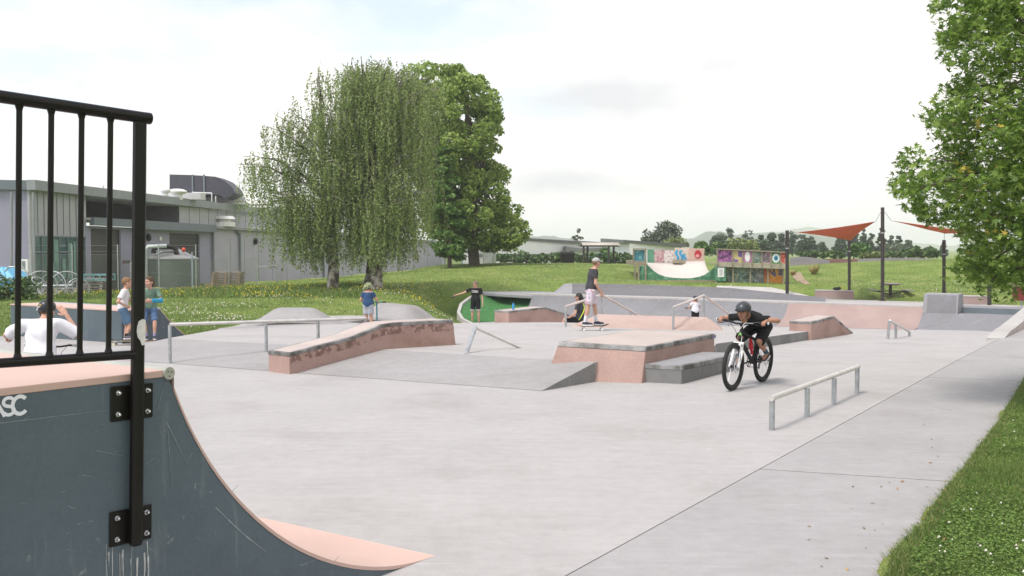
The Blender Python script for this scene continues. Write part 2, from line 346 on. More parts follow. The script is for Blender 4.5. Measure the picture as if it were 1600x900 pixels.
def lawnz(X, Y):
    X = np.asarray(X, float); Y = np.asarray(Y, float); sh = X.shape; x = X.ravel(); y = Y.ravel(); o = np.zeros_like(x); st = 20000
    for i in range(0, len(x), st):
        d2 = (x[i:i + st, None] - CPA[None, :, 0]) ** 2 + (y[i:i + st, None] - CPA[None, :, 1]) ** 2
        sg = 2.4 + 0.02 * np.abs(y[i:i + st, None])
        wgt = np.exp(-d2 / (2 * sg ** 2)) + 1e-4 / (1 + d2 / 16) ** 2
        o[i:i + st] = (wgt * CPA[None, :, 2]).sum(1) / wgt.sum(1)
    o = o + .035 * np.sin(x * 1.3 + 2 * np.sin(y * .7)) * np.sin(y * .9) * sstep(18, 30, y)
    fall = sstep(110, 400, np.hypot(x, y)); o = o * (1 - fall) - 1.5 * fall
    return o.reshape(sh)
def terz(X, Y):
    X = np.asarray(X, float); Y = np.asarray(Y, float)
    q = np.stack([X.ravel(), Y.ravel()], 1); d = np.full(len(q), 50.0)
    near = (np.abs(q[:, 0]) < 45) & (q[:, 1] < 70) & (q[:, 1] > -30)
    d[near] = polydist(q[near], PARKA); d = d.reshape(X.shape)
    k = lawnz(X, Y); b = basez(X, Y)
    o = (b + .015) * (1 - sstep(0, 2.6, d)) + k * sstep(0, 2.6, d)
    inner = np.minimum(floorz(X, Y), basez(X, Y + 0.0)) - .10
    ld = lipd(X, Y); inner = np.where(ld > 1.2, deckz(X, Y) - .10, np.minimum(inner, floorz(X, Y) - .12))
    return np.where(d < 0, b * 0 + (inner + .0) * sstep(0, .7, -d) + (b - .012) * (1 - sstep(0, .7, -d)), o)
TZ = lambda x, y: float(terz(np.array([x]), np.array([y]))[0])

def grass_mat():
    m = bpy.data.materials.new('lawn_turf'); m.use_nodes = True; n = m.node_tree.nodes; l = m.node_tree.links; b = n['Principled BSDF']
    b.inputs['Roughness'].default_value = .95; b.inputs['Specular IOR Level'].default_value = .1
    g = n.new('ShaderNodeNewGeometry')
    def noise(sc, det=6, ro=.6):
        q = n.new('ShaderNodeTexNoise'); q.inputs['Scale'].default_value = sc; q.inputs['Detail'].default_value = det; q.inputs['Roughness'].default_value = ro; l.new(g.outputs['Position'], q.inputs['Vector']); return q.outputs['Fac']
    def ramp(fac, *st):
        q = n.new('ShaderNodeValToRGB'); e = q.color_ramp.elements
        while len(e) < len(st): e.new(.5)
        for k, (p_, c_) in enumerate(st): e[k].position = p_; e[k].color = (*c_, 1)
        l.new(fac, q.inputs['Fac']); return q.outputs[0]
    c1 = ramp(noise(.55, 8), (.30, (.115, .165, .042)), (.5, (.17, .235, .06)), (.72, (.25, .28, .10)))
    c2 = ramp(noise(22, 4, .7), (.3, (.55, .55, .5)), (.7, (1.35, 1.35, 1.3)))
    x = n.new('ShaderNodeMixRGB'); x.blend_type = 'MULTIPLY'; x.inputs['Fac'].default_value = 1; l.new(c1, x.inputs[1]); l.new(c2, x.inputs[2])
    # dry straw patches
    s = ramp(noise(.9, 6), (.60, (0, 0, 0)), (.72, (.7, .7, .7)))
    y = n.new('ShaderNodeMixRGB'); l.new(s, y.inputs['Fac']); l.new(x.outputs[0], y.inputs[1]); y.inputs[2].default_value = (.20, .17, .07, 1)
    l.new(y.outputs[0], b.inputs['Base Color'])
    bp = n.new('ShaderNodeBump'); bp.inputs['Strength'].default_value = .8; bp.inputs['Distance'].default_value = .05; l.new(noise(14, 5, .7), bp.inputs['Height']); l.new(bp.outputs[0], b.inputs['Normal'])
    return m
M_TURF = grass_mat()
def axis(lo, hi, near_lo, near_hi, st, k=1.22):
    a = list(np.arange(near_lo, near_hi + st / 2, st)); s = st; x = near_hi
    while x < hi: s *= k; x += s; a.append(x)
    s = st; x = near_lo; pre = []
    while x > lo: s *= k; x -= s; pre.append(x)
    return np.array(pre[::-1] + a)
xs = axis(-3500, 3500, -34, 40, .4); ys = axis(-400, 4200, -6, 80, .4)
GX, GY = np.meshgrid(xs, ys); GZ = terz(GX, GY)
V = np.stack([GX.ravel(), GY.ravel(), GZ.ravel()], 1); nx, ny = len(xs), len(ys)
i = (np.arange(ny - 1)[:, None] * nx + np.arange(nx - 1)[None, :]).ravel()
F = np.stack([i, i + 1, i + nx + 1, i + nx], 1)
o = mesh('ground', V, F, M_TURF, smooth=True); o['kind'] = 'structure'

# main floor, path, deck
L0 = [(.41, 13.4), (-3.71, 15.46), (-5.98, 16.7), (-8.0, 17.8)]
joint0 = (-5.95, -3.5); joint = lambda Y: .37 + .675 * (Y - 5.86)
floor_poly = [(-16, -3.5), (joint(-3.5), -3.5), (joint(5.86), 5.86), (joint(14.8), 14.8), (joint(22.2), 22.2), (14.9, 27.6), (14.4, 32.2), (-.6, 42.6), (-1.7, 41.0), (-2.1, 38.6), (-1.9, 36.4), (-2.8, 35.2), (-5.2, 34.6), (-8.2, 31.0), (-7.9, 26.5), (-7.2, 23.2), (-9.4, 23.8), (-12.4, 24.6), (-12.5, 20.2), (-16, 17)]
region('skatepark_floor', floor_poly, floorz, .8, M_CONC)
pj = [(joint(Y) + .012, Y) for Y in (-3.5, 5.86, 14.8, 22.2)]
# two path bays with an open joint between them
def path_bay(Y0, Y1, ya, yb, name='concrete_path'):
    rr = [p for p in right if Y0 < p[1] < Y1]
    def rx(Y):
        for a, b in zip(right, right[1:]):
            if a[1] <= Y <= b[1]: return a[0] + (b[0] - a[0]) * (Y - a[1]) / (b[1] - a[1])
        return right[-1][0]
    return rr, rx
rx = path_bay(0, 1, 0, 0)[1]
def bay(Ya, Yb, sl=-.30):
    # bay between two cross joints; joints run with a slope relative to X
    A = (joint(Ya) + .012, Ya); D = (joint(Yb) + .012, Yb)
    ra = next(Y for Y in np.arange(Ya - 6, Ya + 1, .01) if abs((Y - Ya) - sl * (rx(Y) - A[0])) < .02); rb = next((Y for Y in np.arange(Yb - 6, Yb + 1, .01) if abs((Y - Yb) - sl * (rx(Y) - D[0])) < .02), Yb)
    mid = [p for p in right if ra + .1 < p[1] < rb - .1]
    return [A, (rx(ra), ra)] + mid + [(rx(rb), rb), D]
for Ya, Yb in ((-2.2, 3.2), (3.22, 8.62), (8.64, 14.8), (14.82, 21.8)):
    try: region('concrete_path', bay(Ya, Yb), floorz, .7, M_PATH)
    except StopIteration: print('bay failed', Ya, Yb)
last = bay(14.82, 21.8)
region('concrete_path', [(last[-1][0], last[-1][1] + .02), (last[-2][0], last[-2][1] + .02)] + [p for p in right if p[1] > last[-2][1] + .3] + [(20.9, 36.4), (16.6, 32.6), (16.2, 30.2), (15.7, 28.4)], lambda X, Y: float(basez(X, Y)) if lipd(X, Y) > 0 else -.006 * (Y - 16.5), .8, M_PATH)
deck_poly = [(14.45, 31.55), (16.6, 32.6), (20.9, 36.4), (21.2, 38.6), (19.6, 41.4), (17.6, 45.0), (15.0, 48.5), (12.6, 47.5), (11.0, 46.0), (9.6, 45.6), (8.0, 47.0), (2.0, 46.6), (.2, 44.8), (-1.6, 43.3), (-1.55, 42.66)]
region('skatepark_deck', deck_poly, lambda X, Y: deckz(X, Y), .8, M_CONC, skirt=.2)

# ---- bank and plateau of the funbox
L1 = [(1.24, 14.35), (-2.23, 16.9), (-5.0, 18.6), (-7.2, 20.0)]
def strip(name, A, B, za, zb, m, n=10, sub=4):
    V = []; F = []
    def lerp(Lp, t):
        seg = t * (len(Lp) - 1); i = min(int(seg), len(Lp) - 2); f = seg - i; return (Lp[i][0] + (Lp[i + 1][0] - Lp[i][0]) * f, Lp[i][1] + (Lp[i + 1][1] - Lp[i][1]) * f)
    for i in range(n + 1):
        a = lerp(A, i / n); b = lerp(B, i / n); a3 = (*a, za(*a)); b3 = (*b, zb(*b))
        for j in range(sub + 1):
            t = j / sub; V.append([a3[k] + (b3[k] - a3[k]) * t for k in range(3)])
        V.append([b3[0], b3[1], b3[2] - .6])
    w_ = sub + 2
    for i in range(n):
        for j in range(w_ - 1): F.append((i * w_ + j, i * w_ + j + 1, (i + 1) * w_ + j + 1, (i + 1) * w_ + j))
    for i in (0, n):
        V.append([V[i * w_][0], V[i * w_][1], V[i * w_][2] - .02]); F.append((len(V) - 1,) + tuple(range(i * w_, i * w_ + w_))[::1])
    o = mesh(name, V, F, m); o['kind'] = 'structure'; return o
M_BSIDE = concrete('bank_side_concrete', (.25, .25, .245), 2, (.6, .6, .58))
strip('funbox_bank', L0, L1, lambda x, y: FL(x, y) + .004, PL, M_BANK, 12)
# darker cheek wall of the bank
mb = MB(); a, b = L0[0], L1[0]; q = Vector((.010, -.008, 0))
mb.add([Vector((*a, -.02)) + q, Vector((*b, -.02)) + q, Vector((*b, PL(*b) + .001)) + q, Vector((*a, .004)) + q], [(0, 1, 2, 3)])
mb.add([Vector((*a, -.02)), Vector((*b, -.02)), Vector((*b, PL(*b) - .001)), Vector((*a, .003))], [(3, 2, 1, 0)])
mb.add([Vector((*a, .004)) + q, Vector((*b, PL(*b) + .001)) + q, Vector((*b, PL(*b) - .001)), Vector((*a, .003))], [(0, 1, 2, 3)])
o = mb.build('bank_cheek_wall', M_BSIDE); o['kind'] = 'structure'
plat_poly = [(1.24, 14.35), (1.5, 14.75), (2.3, 14.95), (3.4, 16.5), (4.05, 19.0), (7.6, 24.55), (7.0, 26.4), (1.0, 27.2), (-1.4, 26.6), (-5.2, 25.8), (-7.2, 23.4), (-7.2, 20.0), (-5.0, 18.6), (-2.23, 16.9)]
region('funbox_plateau', plat_poly, lambda X, Y: platz(X, Y), .8, M_PLAT, skirt=.9)
# back slope of the plateau down to the lower floor
BK = [(7.6, 24.55), (7.0, 26.4), (1.0, 27.2), (-1.4, 26.6), (-5.2, 25.8), (-7.2, 23.4)]
BK2 = [(8.2, 26.5), (7.6, 29.5), (1.2, 31.0), (-2.6, 30.6), (-6.6, 28.6), (-8.1, 26.6)]
strip('plateau_back_bank', BK2, BK, lambda x, y: FL(x, y) + .003, lambda x, y: PL(x, y) - .002, M_BANK, 20)
# plateau side face strip towards the camera: darker kerb
def kerbface(p0, p1, m, name, zf=PL, dn=.5, th=.012):
    p0 = Vector((*p0, 0)); p1 = Vector((*p1, 0)); d = (p1 - p0).normalized(); nn = Vector((d.y, -d.x, 0)) * th
    mb = MB(); k = 6; S = []
    for i in range(k + 1):
        p = p0 + (p1 - p0) * i / k; z = zf(p.x, p.y); S.append([p + Vector((0, 0, z - .003)), p + nn + Vector((0, 0, z - .003)), p + nn + Vector((0, 0, z - dn)), p + Vector((0, 0, z - dn))])
    mb.loft(S); o = mb.build(name, m); o['kind'] = 'structure'
kerbface((3.4, 16.5), (4.05, 19.0), M_LEDGE, 'plateau_edge'); kerbface((4.05, 19.0), (7.6, 24.55), M_LEDGE, 'plateau_edge')

# ---- ledges
def ledge(name, label, secs, body, top, edge=M_EDGE, cap=.06, cat='ledge', inset=.05, stain=False):
    """secs: list of (near bottom, far bottom, near top, far top) going along the ledge"""
    c = sum((Vector(s[0]) for s in secs), Vector()) / len(secs); t = thing(name, label, cat, c)
    S = []; C = []; I = []
    for nb, fb, ntp, ft in secs:
        nb, fb, ntp, ft = map(Vector, (nb, fb, ntp, ft)); h = max(.05, (ntp - nb).length); f = 1 - cap / h; h2 = max(.05, (ft - fb).length); f2 = 1 - cap / h2
        S.append([nb, nb.lerp(ntp, f), fb.lerp(ft, f2), fb])
        o_ = (ntp - ft).normalized() * .006
        C.append([nb.lerp(ntp, f + .0005) + o_, ntp + o_, ft - o_, fb.lerp(ft, f2 + .0005) - o_])
        dd = (ft - ntp).normalized() * inset; I.append([ntp + dd, ft - dd])
    MB().loft(S).build('body', body, t, True, bevel=.008)
    if stain:
        W = []
        for nb, fb, ntp, ft in secs:
            nb, fb, ntp, ft = map(Vector, (nb, fb, ntp, ft)); h = max(.05, (ntp - nb).length); f = 1 - cap / h; o2 = (ntp - ft).normalized() * .0022; a_, b_ = nb.lerp(ntp, f - .30), nb.lerp(ntp, f - .002); W.append([a_ + o2, b_ + o2, b_ - o2, a_ - o2])
        MB().loft(W).build('wax_stain', M_PINKS, t, True)
    # cap ends slightly proud
    e0 = (Vector(secs[0][2]) - Vector(secs[1][2])).normalized() * .006; e1 = (Vector(secs[-1][2]) - Vector(secs[-2][2])).normalized() * .006
    C[0] = [p + e0 for p in C[0]]; C[-1] = [p + e1 for p in C[-1]]
    MB().loft(C).build('edge_coping', edge, t, True, bevel=.008)
    if top is not None:
        V = []; F = []; up = Vector((0, 0, .003))
        d0 = (I[1][0] - I[0][0]).normalized() * inset; I[0] = [p + d0 for p in I[0]]; d1 = (I[-2][0] - I[-1][0]).normalized() * inset; I[-1] = [p + d1 for p in I[-1]]
        m = MB(); m.loft([[p[0] - up, p[0] + up, p[1] + up, p[1] - up] for p in I]); m.build('top_surface', top, t, True)
    return t
w_ = Vector((-.42, .34, 0))
def sec(nb, ntp, w=w_): nb = Vector(nb); ntp = Vector(ntp); return (nb, nb + w, ntp, ntp + w)
ledge('kinked_ledge', 'long pink concrete ledge with a kink, rising up the bank on the left', [
    sec((-3.54, 15.2, -.02), (-3.54, 15.22, .335)), sec((-2.70, 16.36, .06), (-2.70, 16.38, .50)), sec((-2.30, 16.9, .19), (-2.3, 16.92, .655)), sec((-2.1, 17.12, .20), (-2.1, 17.14, .672)), sec((-1.06, 18.1, .17), (-1.12, 18.06, .655))], M_PINK, M_PINKT, stain=True)
# box ledge
TL = Vector((.72, 14.70, .565)); TR = Vector((2.01, 14.34, .52)); BR = Vector((3.51, 16.6, .52)); BL = Vector((2.22, 16.96, .565))
tb = thing('wedge_ledge', 'large pink flat-topped wedge block with grey edging in the middle', 'ledge', (2, 15.5, 0))
bb = [Vector((.50, 14.52, -.02)), Vector((1.92, 14.16, -.02)), Vector((3.5, 16.5, -.1)), Vector((2.2, 17.0, .0))]
tt = [TL, TR, BR, BL]; f = .88
MB().prism(bb, [b_.lerp(t_, f) for b_, t_ in zip(bb, tt)]).build('body', M_PINK, tb, True, bevel=.01)
cen = sum(tt, Vector()) / 4
pr = lambda p, k: cen + (p - cen) * k
MB().prism([pr(b_.lerp(t_, f + .003), 1.006) for b_, t_ in zip(bb, tt)], [pr(p, 1.006) for p in tt]).build('edge_coping', M_EDGE, tb, True, bevel=.008)
MB().prism([pr(p, .94) for p in tt], [pr(p, .94) + Vector((0, 0, .004)) for p in tt]).build('top_surface', M_PINKT, tb, True)
mb = MB(); mb.box((3.475, 16.45, .485), (.004, .16, .055), rz=-R(33)); mb.build('sticker', mat('faded_sticker', (.22, .2, .32), .6, var=.5, scale=30), tb, True)
ledge('low_ledge', 'low grey concrete ledge stepping off the side of the pink wedge block', [
    (Vector((2.5, 14.08, -.02)), Vector((1.93, 14.3, -.02)), Vector((2.5, 14.09, .268)), Vector((1.93, 14.3, .268))),
    (Vector((3.78, 15.9, -.04)), Vector((3.18, 16.1, -.04)), Vector((3.78, 15.9, .262)), Vector((3.18, 16.1, .262)))], M_LEDGE, M_GREYL, cap=.065)
# far-left pink ledge
g = lambda px, py, Y: PY(px, py, Y)
def v3(px, py, Y): return PY(px, py, Y)
zf = lambda v, d=0: Vector((v.x, v.y, FL(v.x, v.y) - .04 + d))
a0 = v3(795, 486, 36.2); a1 = v3(852, 480, 37.2); a2 = v3(905, 500, 38.4); wv = Vector((-.55, .5, 0))
ledge('kinked_ledge', 'pink ledge with a blue bottle standing on it, in front of the green bank', [
    (zf(a0), zf(a0) + wv, a0, a0 + wv), (zf(a1), zf(a1) + wv, a1, a1 + wv), (zf(a2), zf(a2) + wv, a2 + Vector((0, 0, .1)), a2 + wv + Vector((0, 0, .1)))], M_PINK, M_PINKT, cap=.07)
# small right ledge
b0 = v3(1268, 503, 24.4); b1 = v3(1303, 494, 26.3); b2 = v3(1332, 519, 28.0); wv = Vector((-.46, .36, 0))
ledge('sloping_ledge', 'small pink ledge sloping down at one end, right of the bicycle rider', [
    (zf(b0), zf(b0) + wv, b0, b0 + wv), (zf(b1), zf(b1) + wv, b1, b1 + wv), (zf(b2), zf(b2) + wv, b2, b2 + wv)], M_PINK, M_PINKT, cap=.06)

# ---- pyramid with back slope
py_ = MB()
fa = Vector((1.48, 24.7, PL(1.48, 24.7) + .003)); fb = Vector((4.15, 23.7, PL(4.15, 23.7) + .003)); ra = Vector((2.3, 25.5, .25)); rb = Vector((4.95, 24.35, .25)); fc = Vector((5.32, 24.1, PL(5.32, 24.1)))
ba = Vector((3.6, 29, FL(3.6, 29))); bc = Vector((6.4, 27.8, FL(6.4, 27.8)))
py_.add([fa, fb, rb, ra, fc, bc, ba, fa - Vector((0, 0, .3)), fb - Vector((0, 0, .3)), fc - Vector((0, 0, .4))], [(0, 1, 2, 3), (1, 4, 2), (3, 2, 5, 6), (2, 4, 5), (0, 3, 6), (0, 7, 8, 1), (1, 8, 9, 4)])
o = py_.build('pyramid_ramp', M_PINKP); props(o, 'low pink pyramid hip between the two kinked handrails', 'ramp')

# ---- far wall: curved quarter faces along the lip
def quarter(name, A, B, H, run, m, n=16, k=8, lip=M_GREYL, flare=(0, 0), parent=None):
    """A,B on the lip (xy). face falls towards -U; base at the floor"""
    A = Vector((*A, 0)); B = Vector((*B, 0)); V = []; F = []
    for i in range(n + 1):
        s_ = i / n; p = A.lerp(B, s_); rr = run
        base = p - Vector((.57, .82, 0)) * rr; z1 = DK(p.x, p.y); z0 = FL(base.x, base.y)
        for j in range(k + 1):
            th = math.pi / 2 * .80 * j / k; d = math.sin(th) / math.sin(math.pi / 2 * .80); h = (1 - math.cos(th)) / (1 - math.cos(math.pi / 2 * .80))
            q = base.lerp(p, d); fl = flare[0] * (1 - s_) - flare[1] * s_
            q = q + (B - A).normalized() * fl * (1 - h) * (1 if True else 0)
            V.append((q.x, q.y, z0 + .004 + (z1 - z0 - .004) * h))
        V.append((p.x, p.y, z1 - 1.3))
    w = k + 2
    for i in range(n):
        for j in range(w - 1): F.append((i * w + j, (i + 1) * w + j, (i + 1) * w + j + 1, i * w + j + 1)[::-1])
    o = mesh(name, V, F, m, parent, smooth=False); o['kind'] = 'structure'
    for p in o.data.polygons: p.use_smooth = True
    try: o.data.set_sharp_from_angle(angle=R(40))
    except Exception: pass
    return o
LA = Vector(lipA); LB = Vector(lipB); ld = (LB - LA)
tpx = lambda px: next(t for t in np.arange(0, 1.2, .001) if (800 + FPX * (LA + ld * t).x / (LA + ld * t).y) >= px)
t1 = tpx(832); t2 = tpx(1232); t3 = tpx(1446)
A1 = LA + ld * t1; A2 = LA + ld * t2; A3 = LA + ld * t3
quarter('grey_bowl_wall', A1, A2, 1, 1.5, M_GREY, 30, flare=(0, .0))
quarter('pink_bowl_wall', A2, A3, 1, 1.5, M_PINKW, 20, flare=(-.0, 0))
# lip coping strip
def strip3(name, pts, w, h, m, kind='structure', lift=.0):
    S = []
    for i, p in enumerate(pts):
        d = (Vector(pts[min(i + 1, len(pts) - 1)]) - Vector(pts[max(i - 1, 0)])); d.z = 0; d.normalize(); nn = Vector((-d.y, d.x, 0)) * w / 2; p = Vector(p) + Vector((0, 0, lift))
        S.append([p - nn, p + nn, p + nn - Vector((0, 0, h)), p - nn - Vector((0, 0, h))])
    o = MB().loft(S).build(name, m, bevel=.006)
    if kind: o['kind'] = kind
    return o
M_LIP = concrete('lip_concrete', (.42, .405, .39))
lp = [LA + ld * t for t in np.linspace(t1, t3, 24)]
strip3('bowl_lip', [(p.x + .05, p.y + .07, DK(p.x, p.y) + .018) for p in lp], .22, .10, M_LIP)
# second low wall behind (extension), pale end and dark middle
def wall2(px0, px1, top0, top1, bot0, bot1, Y0, Y1, m, name, back=1.2):
    a = PY(px0, bot0, Y0); b = PY(px1, bot1, Y1); ta = PY(px0 , top0, Y0 + .8); tb_ = PY(px1, top1, Y1 + .8); n = 10; V = []; F = []
    for i in range(n + 1):
        s_ = i / n; lo = a.lerp(b, s_); hi = ta.lerp(tb_, s_); lo.z -= .08
        for j in range(6):
            th = j / 5 * 1.2; q = lo.lerp(hi, math.sin(th) / math.sin(1.2)); q.z = lo.z + (hi.z - lo.z) * (1 - math.cos(th)) / (1 - math.cos(1.2)); V.append(q)
        V.append(hi + Vector((.1, .35, -.005))); V.append(hi + Vector((.1, .4, -.9)))
    for i in range(n):
        for j in range(7): F.append((i * 8 + j, (i + 1) * 8 + j, (i + 1) * 8 + j + 1, i * 8 + j + 1))
    F.append(tuple(range(8))); F.append(tuple(range(n * 8, n * 8 + 8)))
    o = mesh(name, V, F, m, smooth=False); o['kind'] = 'structure'; return o
wall2(864, 882, 457.6, 443.3, 458.3, 458.7, 43.2, 43.0, M_GREYL, 'bank_end'); wall2(882, 894, 443.3, 443, 458.7, 459, 43.0, 42.8, M_GREYL, 'bank_end')
wall2(894, 1007, 443, 445, 459, 460.5, 42.8, 42.0, M_GREYD, 'upper_bowl_wall')
wall2(1007, 1140, 445, 450, 460.5, 464, 42.0, 40.6, M_GREYD, 'upper_bowl_wall')
wall2(1140, 1290, 450, 465.5, 464, 468, 40.6, 37.5, M_GREYD, 'upper_bowl_wall')
wall2(1120, 1205, 446.5, 449.2, 450, 460, 43.4, 41.6, M_LIP, 'upper_slab'); wall2(1205, 1262, 449.2, 461.8, 460, 465, 41.6, 40.6, M_LIP, 'upper_slab')
# right grey block and quarter
tq = thing('hip_block', 'grey raised concrete hip block where pink wall meets the grey quarter', 'ramp', (14, 32, 0))
A4 = Vector((A3.x, A3.y)); d_ = Vector((.82, -.57))
def hb(p, z): return Vector((p.x, p.y, z))
p0 = A4 + Vector((-.02, 0)); p1 = A4 + d_ * 1.05; ub = Vector((.57, .82))
MB().prism([hb(p0 - ub * .35, -.55), hb(p1 - ub * .35, -.55), hb(p1 + ub * .9, -.4), hb(p0 + ub * .9, -.4)], [hb(p0 - ub * .08, .50), hb(p1 - ub * .08, .50), hb(p1 + ub * .7, .5), hb(p0 + ub * .7, .5)]).build('body', M_GREYL, tq, True, bevel=.012)
f0 = p0 + d_ * .12; f1 = p1 - d_ * .06
MB().prism([hb(f0 - ub * .362, -.5), hb(f1 - ub * .362, -.5), hb(f1 - ub * .34, -.5), hb(f0 - ub * .34, -.5)], [hb(f0 - ub * .105, .46), hb(f1 - ub * .105, .46), hb(f1 - ub * .08, .46), hb(f0 - ub * .08, .46)]).build('face_panel', M_GREY, tq, True)
q1 = A4 + d_ * 3.6; base_run = 1.75
def quarter2():
    V = []; F = []; n = 12; k = 8
    for i in range(n + 1):
        s_ = i / n; p = (A4).lerp(q1, s_) - ub * .36; base = p - ub * 1.3; z0 = FL(base.x, base.y) if s_ < .7 else -.62; z0 = -.66 + .0 * s_; z1 = -.13
        for j in range(k + 1):
            th = 1.15 * j / k; q = base.lerp(p, math.sin(th) / math.sin(1.15)); V.append((q.x, q.y, z0 + (z1 - z0) * (1 - math.cos(th)) / (1 - math.cos(1.15))))
        V.append((p.x + ub.x * .75, p.y + ub.y * .75, z1)); V.append((p.x + ub.x * .76, p.y + ub.y * .76, .045)); V.append((p.x + ub.x * 2.2, p.y + ub.y * 2.2, .04))
    w = k + 4
    for i in range(n):
        for j in range(w - 1): F.append((i * w + j, (i + 1) * w + j, (i + 1) * w + j + 1, i * w + j + 1)[::-1])
    o = mesh('grey_quarter_wall', V, F, M_GREY); o['kind'] = 'structure'
quarter2()
M_STEELB = mat('blue_grey_steel_face', (.15, .18, .20), .5, .2, var=.12, scale=3)
a_ = A4 + d_ * 1.1 + ub * .375; b_ = q1 + ub * .375
o = MB().prism([hb(a_, -.128), hb(b_, -.128), hb(b_ + ub * .012, -.128), hb(a_ + ub * .012, -.128)], [hb(a_, .05), hb(b_, .05), hb(b_ + ub * .012, .05), hb(a_ + ub * .012, .05)]).build('step_face', M_STEELB); o['kind'] = 'structure'
# rising kerb wall on the right
def kerbwall():
    t = thing('kerb_wall', 'pale topped kerb wall rising along the right hand path edge', 'wall', (11, 21.5, 0)); S = []; C = []
    for s_ in np.linspace(0, 1, 14):
        Y = 21.7 + 9.8 * s_; X = joint(Y) - .1 + .12 * s_; bz = -.008 * (Y - 16.5) - .3; top = -.008 * (Y - 16.5) + .10 + .36 * sstep(0, .72, s_)
        if s_ == 0: top = -.03
        n_ = Vector((.83, -.56, 0)); p = Vector((X, Y, 0)); hw = .17
        S.append([p - n_ * hw + Vector((0, 0, bz - .4)), p - n_ * hw + Vector((0, 0, top - .03)), p + n_ * hw + Vector((0, 0, top - .03)), p + n_ * hw + Vector((0, 0, bz))])
        C.append([p - n_ * (hw + .01) + Vector((0, 0, top - .03)), p - n_ * (hw + .01) + Vector((0, 0, top)), p + n_ * (hw + .01) + Vector((0, 0, top)), p + n_ * (hw + .01) + Vector((0, 0, top - .03))])
    MB().loft(S).build('body', M_PINKT, t, True); MB().loft(C).build('cap', M_LIP, t, True, bevel=.006)
kerbwall()
# green bank and its overhanging slab
M_GREEN = mat('green_artificial_turf', (.045, .16, .045), .95, var=.3, scale=8, bump=.6, bscale=60, dark=(.5, .62, .5), dscale=.8)
def greenbank():
    c = [PY(742, 508, 36.6), PY(724, 499, 37.4), PY(718, 489, 38.4), PY(722, 476, 39.6), PY(735, 466, 41.0), PY(750, 459, 42.2)]
    e = [PY(815, 503, 39.3), PY(820, 500, 39.6), PY(826, 494, 40.1), PY(830, 486, 40.6), PY(834, 475, 41.2), PY(836, 463, 41.6)]
    V = []; F = []; n = 12
    for k in range(len(c)):
        for i in range(n + 1):
            s_ = i / n; q = c[k].lerp(e[k], s_); q.y += .55 * math.sin(math.pi * s_) * (k / 5); q.z -= .02 + .10 * math.sin(math.pi * s_) * math.sin(math.pi * k / 5); V.append(q)
    for k in range(len(c) - 1):
        for i in range(n): F.append((k * (n + 1) + i, k * (n + 1) + i + 1, (k + 1) * (n + 1) + i + 1, (k + 1) * (n + 1) + i))
    o = mesh('green_bank', V, F, M_GREEN, smooth=True); o['kind'] = 'structure'
    strip3('bank_kerb', [(p.x - .04, p.y, p.z + .05) for p in c], .13, .35, M_LIP)
    T = [PY(728, 455.5, 43.5), PY(775, 458.5, 41.2), PY(836, 462.5, 40.9), PY(905, 463, 41.0), PY(900, 457, 44.5), PY(770, 453.5, 46.0)]
    o = MB().prism([p - Vector((0, 0, .13)) for p in T], T).build('overhang_slab', M_GREYL, bevel=.02); o['kind'] = 'structure'
greenbank()
# humps
def hump(px0, px1, ytop, Y, H, depth, name, skew=.0, pk=.5):
    x0 = (px0 - 800) / FPX * Y; x1 = (px1 - 800) / FPX * Y; V = []; F = []; n = 40; k = 12
    for i in range(n + 1):
        for j in range(k + 1):
            s_ = i / n; t_ = j / k; x = x0 + (x1 - x0) * s_ + skew * t_; y = Y + depth * t_
            pr_ = sstep(0, .34, s_) * (1 - sstep(.62, 1, s_)); h = H * pr_ * sstep(-.15, .35, t_) * (1 - .55 * sstep(.6, 1.2, t_))
            V.append((x, y, FL(x, y) + .003 + h))
    for i in range(n):
        for j in range(k): F.append((i * (k + 1) + j, (i + 1) * (k + 1) + j, (i + 1) * (k + 1) + j + 1, i * (k + 1) + j + 1))
    for jj in (0, k):
        b0 = len(V)
        for i in range(n + 1): q = V[i * (k + 1) + jj]; V.append((q[0], q[1], q[2] - .5))
        for i in range(n): F.append((i * (k + 1) + jj, (i + 1) * (k + 1) + jj, b0 + i + 1, b0 + i))
    o = mesh(name, V, F, M_BANK, smooth=True); return o
for a in ((383, 548, 497, 27.2, .46, 3.0, -.7, 'left of the two low concrete humps in front of the lawn'), (536, 672, 488, 30.2, .66, 3.2, .5, 'right of the two low concrete humps, beside the boy in the blue shirt')):
    o = hump(a[0], a[1], a[2], a[3], a[4], a[5], 'concrete_hump', a[6]); props(o, a[7], 'hump', 'low concrete humps')
# ---------------------------------------------------------------- rails
def rail(name, label, pts, posts, r=.03, m=M_GALV, mt=M_GALVW, group=None):
    t = thing(name, label, 'grind rail' if name == 'grind_rail' else 'handrail', posts[0][1], group=group)
    MB().tube(pts, r, 12).build('top_rail', mt, t, True, smooth=True)
    for a, b in posts: MB().tube([a, b], r * .95, 12).build('post', m, t, True, smooth=True); 
    return t
# front rail
F0 = [P(1206, 672, 0), P(1261, 651, 0), P(1303, 632, 0), P(1339, 614, 0)]
rail('grind_rail', 'straight low galvanised grind rail on four posts, front right', [F0[0] + Vector((-.02, -.03, .355)), F0[3] + Vector((.02, .03, .36))], [(p + Vector((0, 0, .34)), p + Vector((0, 0, -.02))) for p in F0], .032)
# A-frame rail
b0 = Gp(729, 553, PL); b1 = PY(743, 512, 16.6); b2 = Gp(813, 544, PL)
t = thing('grind_rail', 'low bent metal rail with a slanted leg beside the long pink ledge', 'grind rail', b0)
MB().tube([b1, b2], .026, 12).build('top_rail', M_GALVW, t, True, smooth=True)
MB().tube([b0 + Vector((-.01, 0, -.02)), b1 + Vector((0, 0, .01))], .034, 12).build('post', M_GALV, t, True, smooth=True)
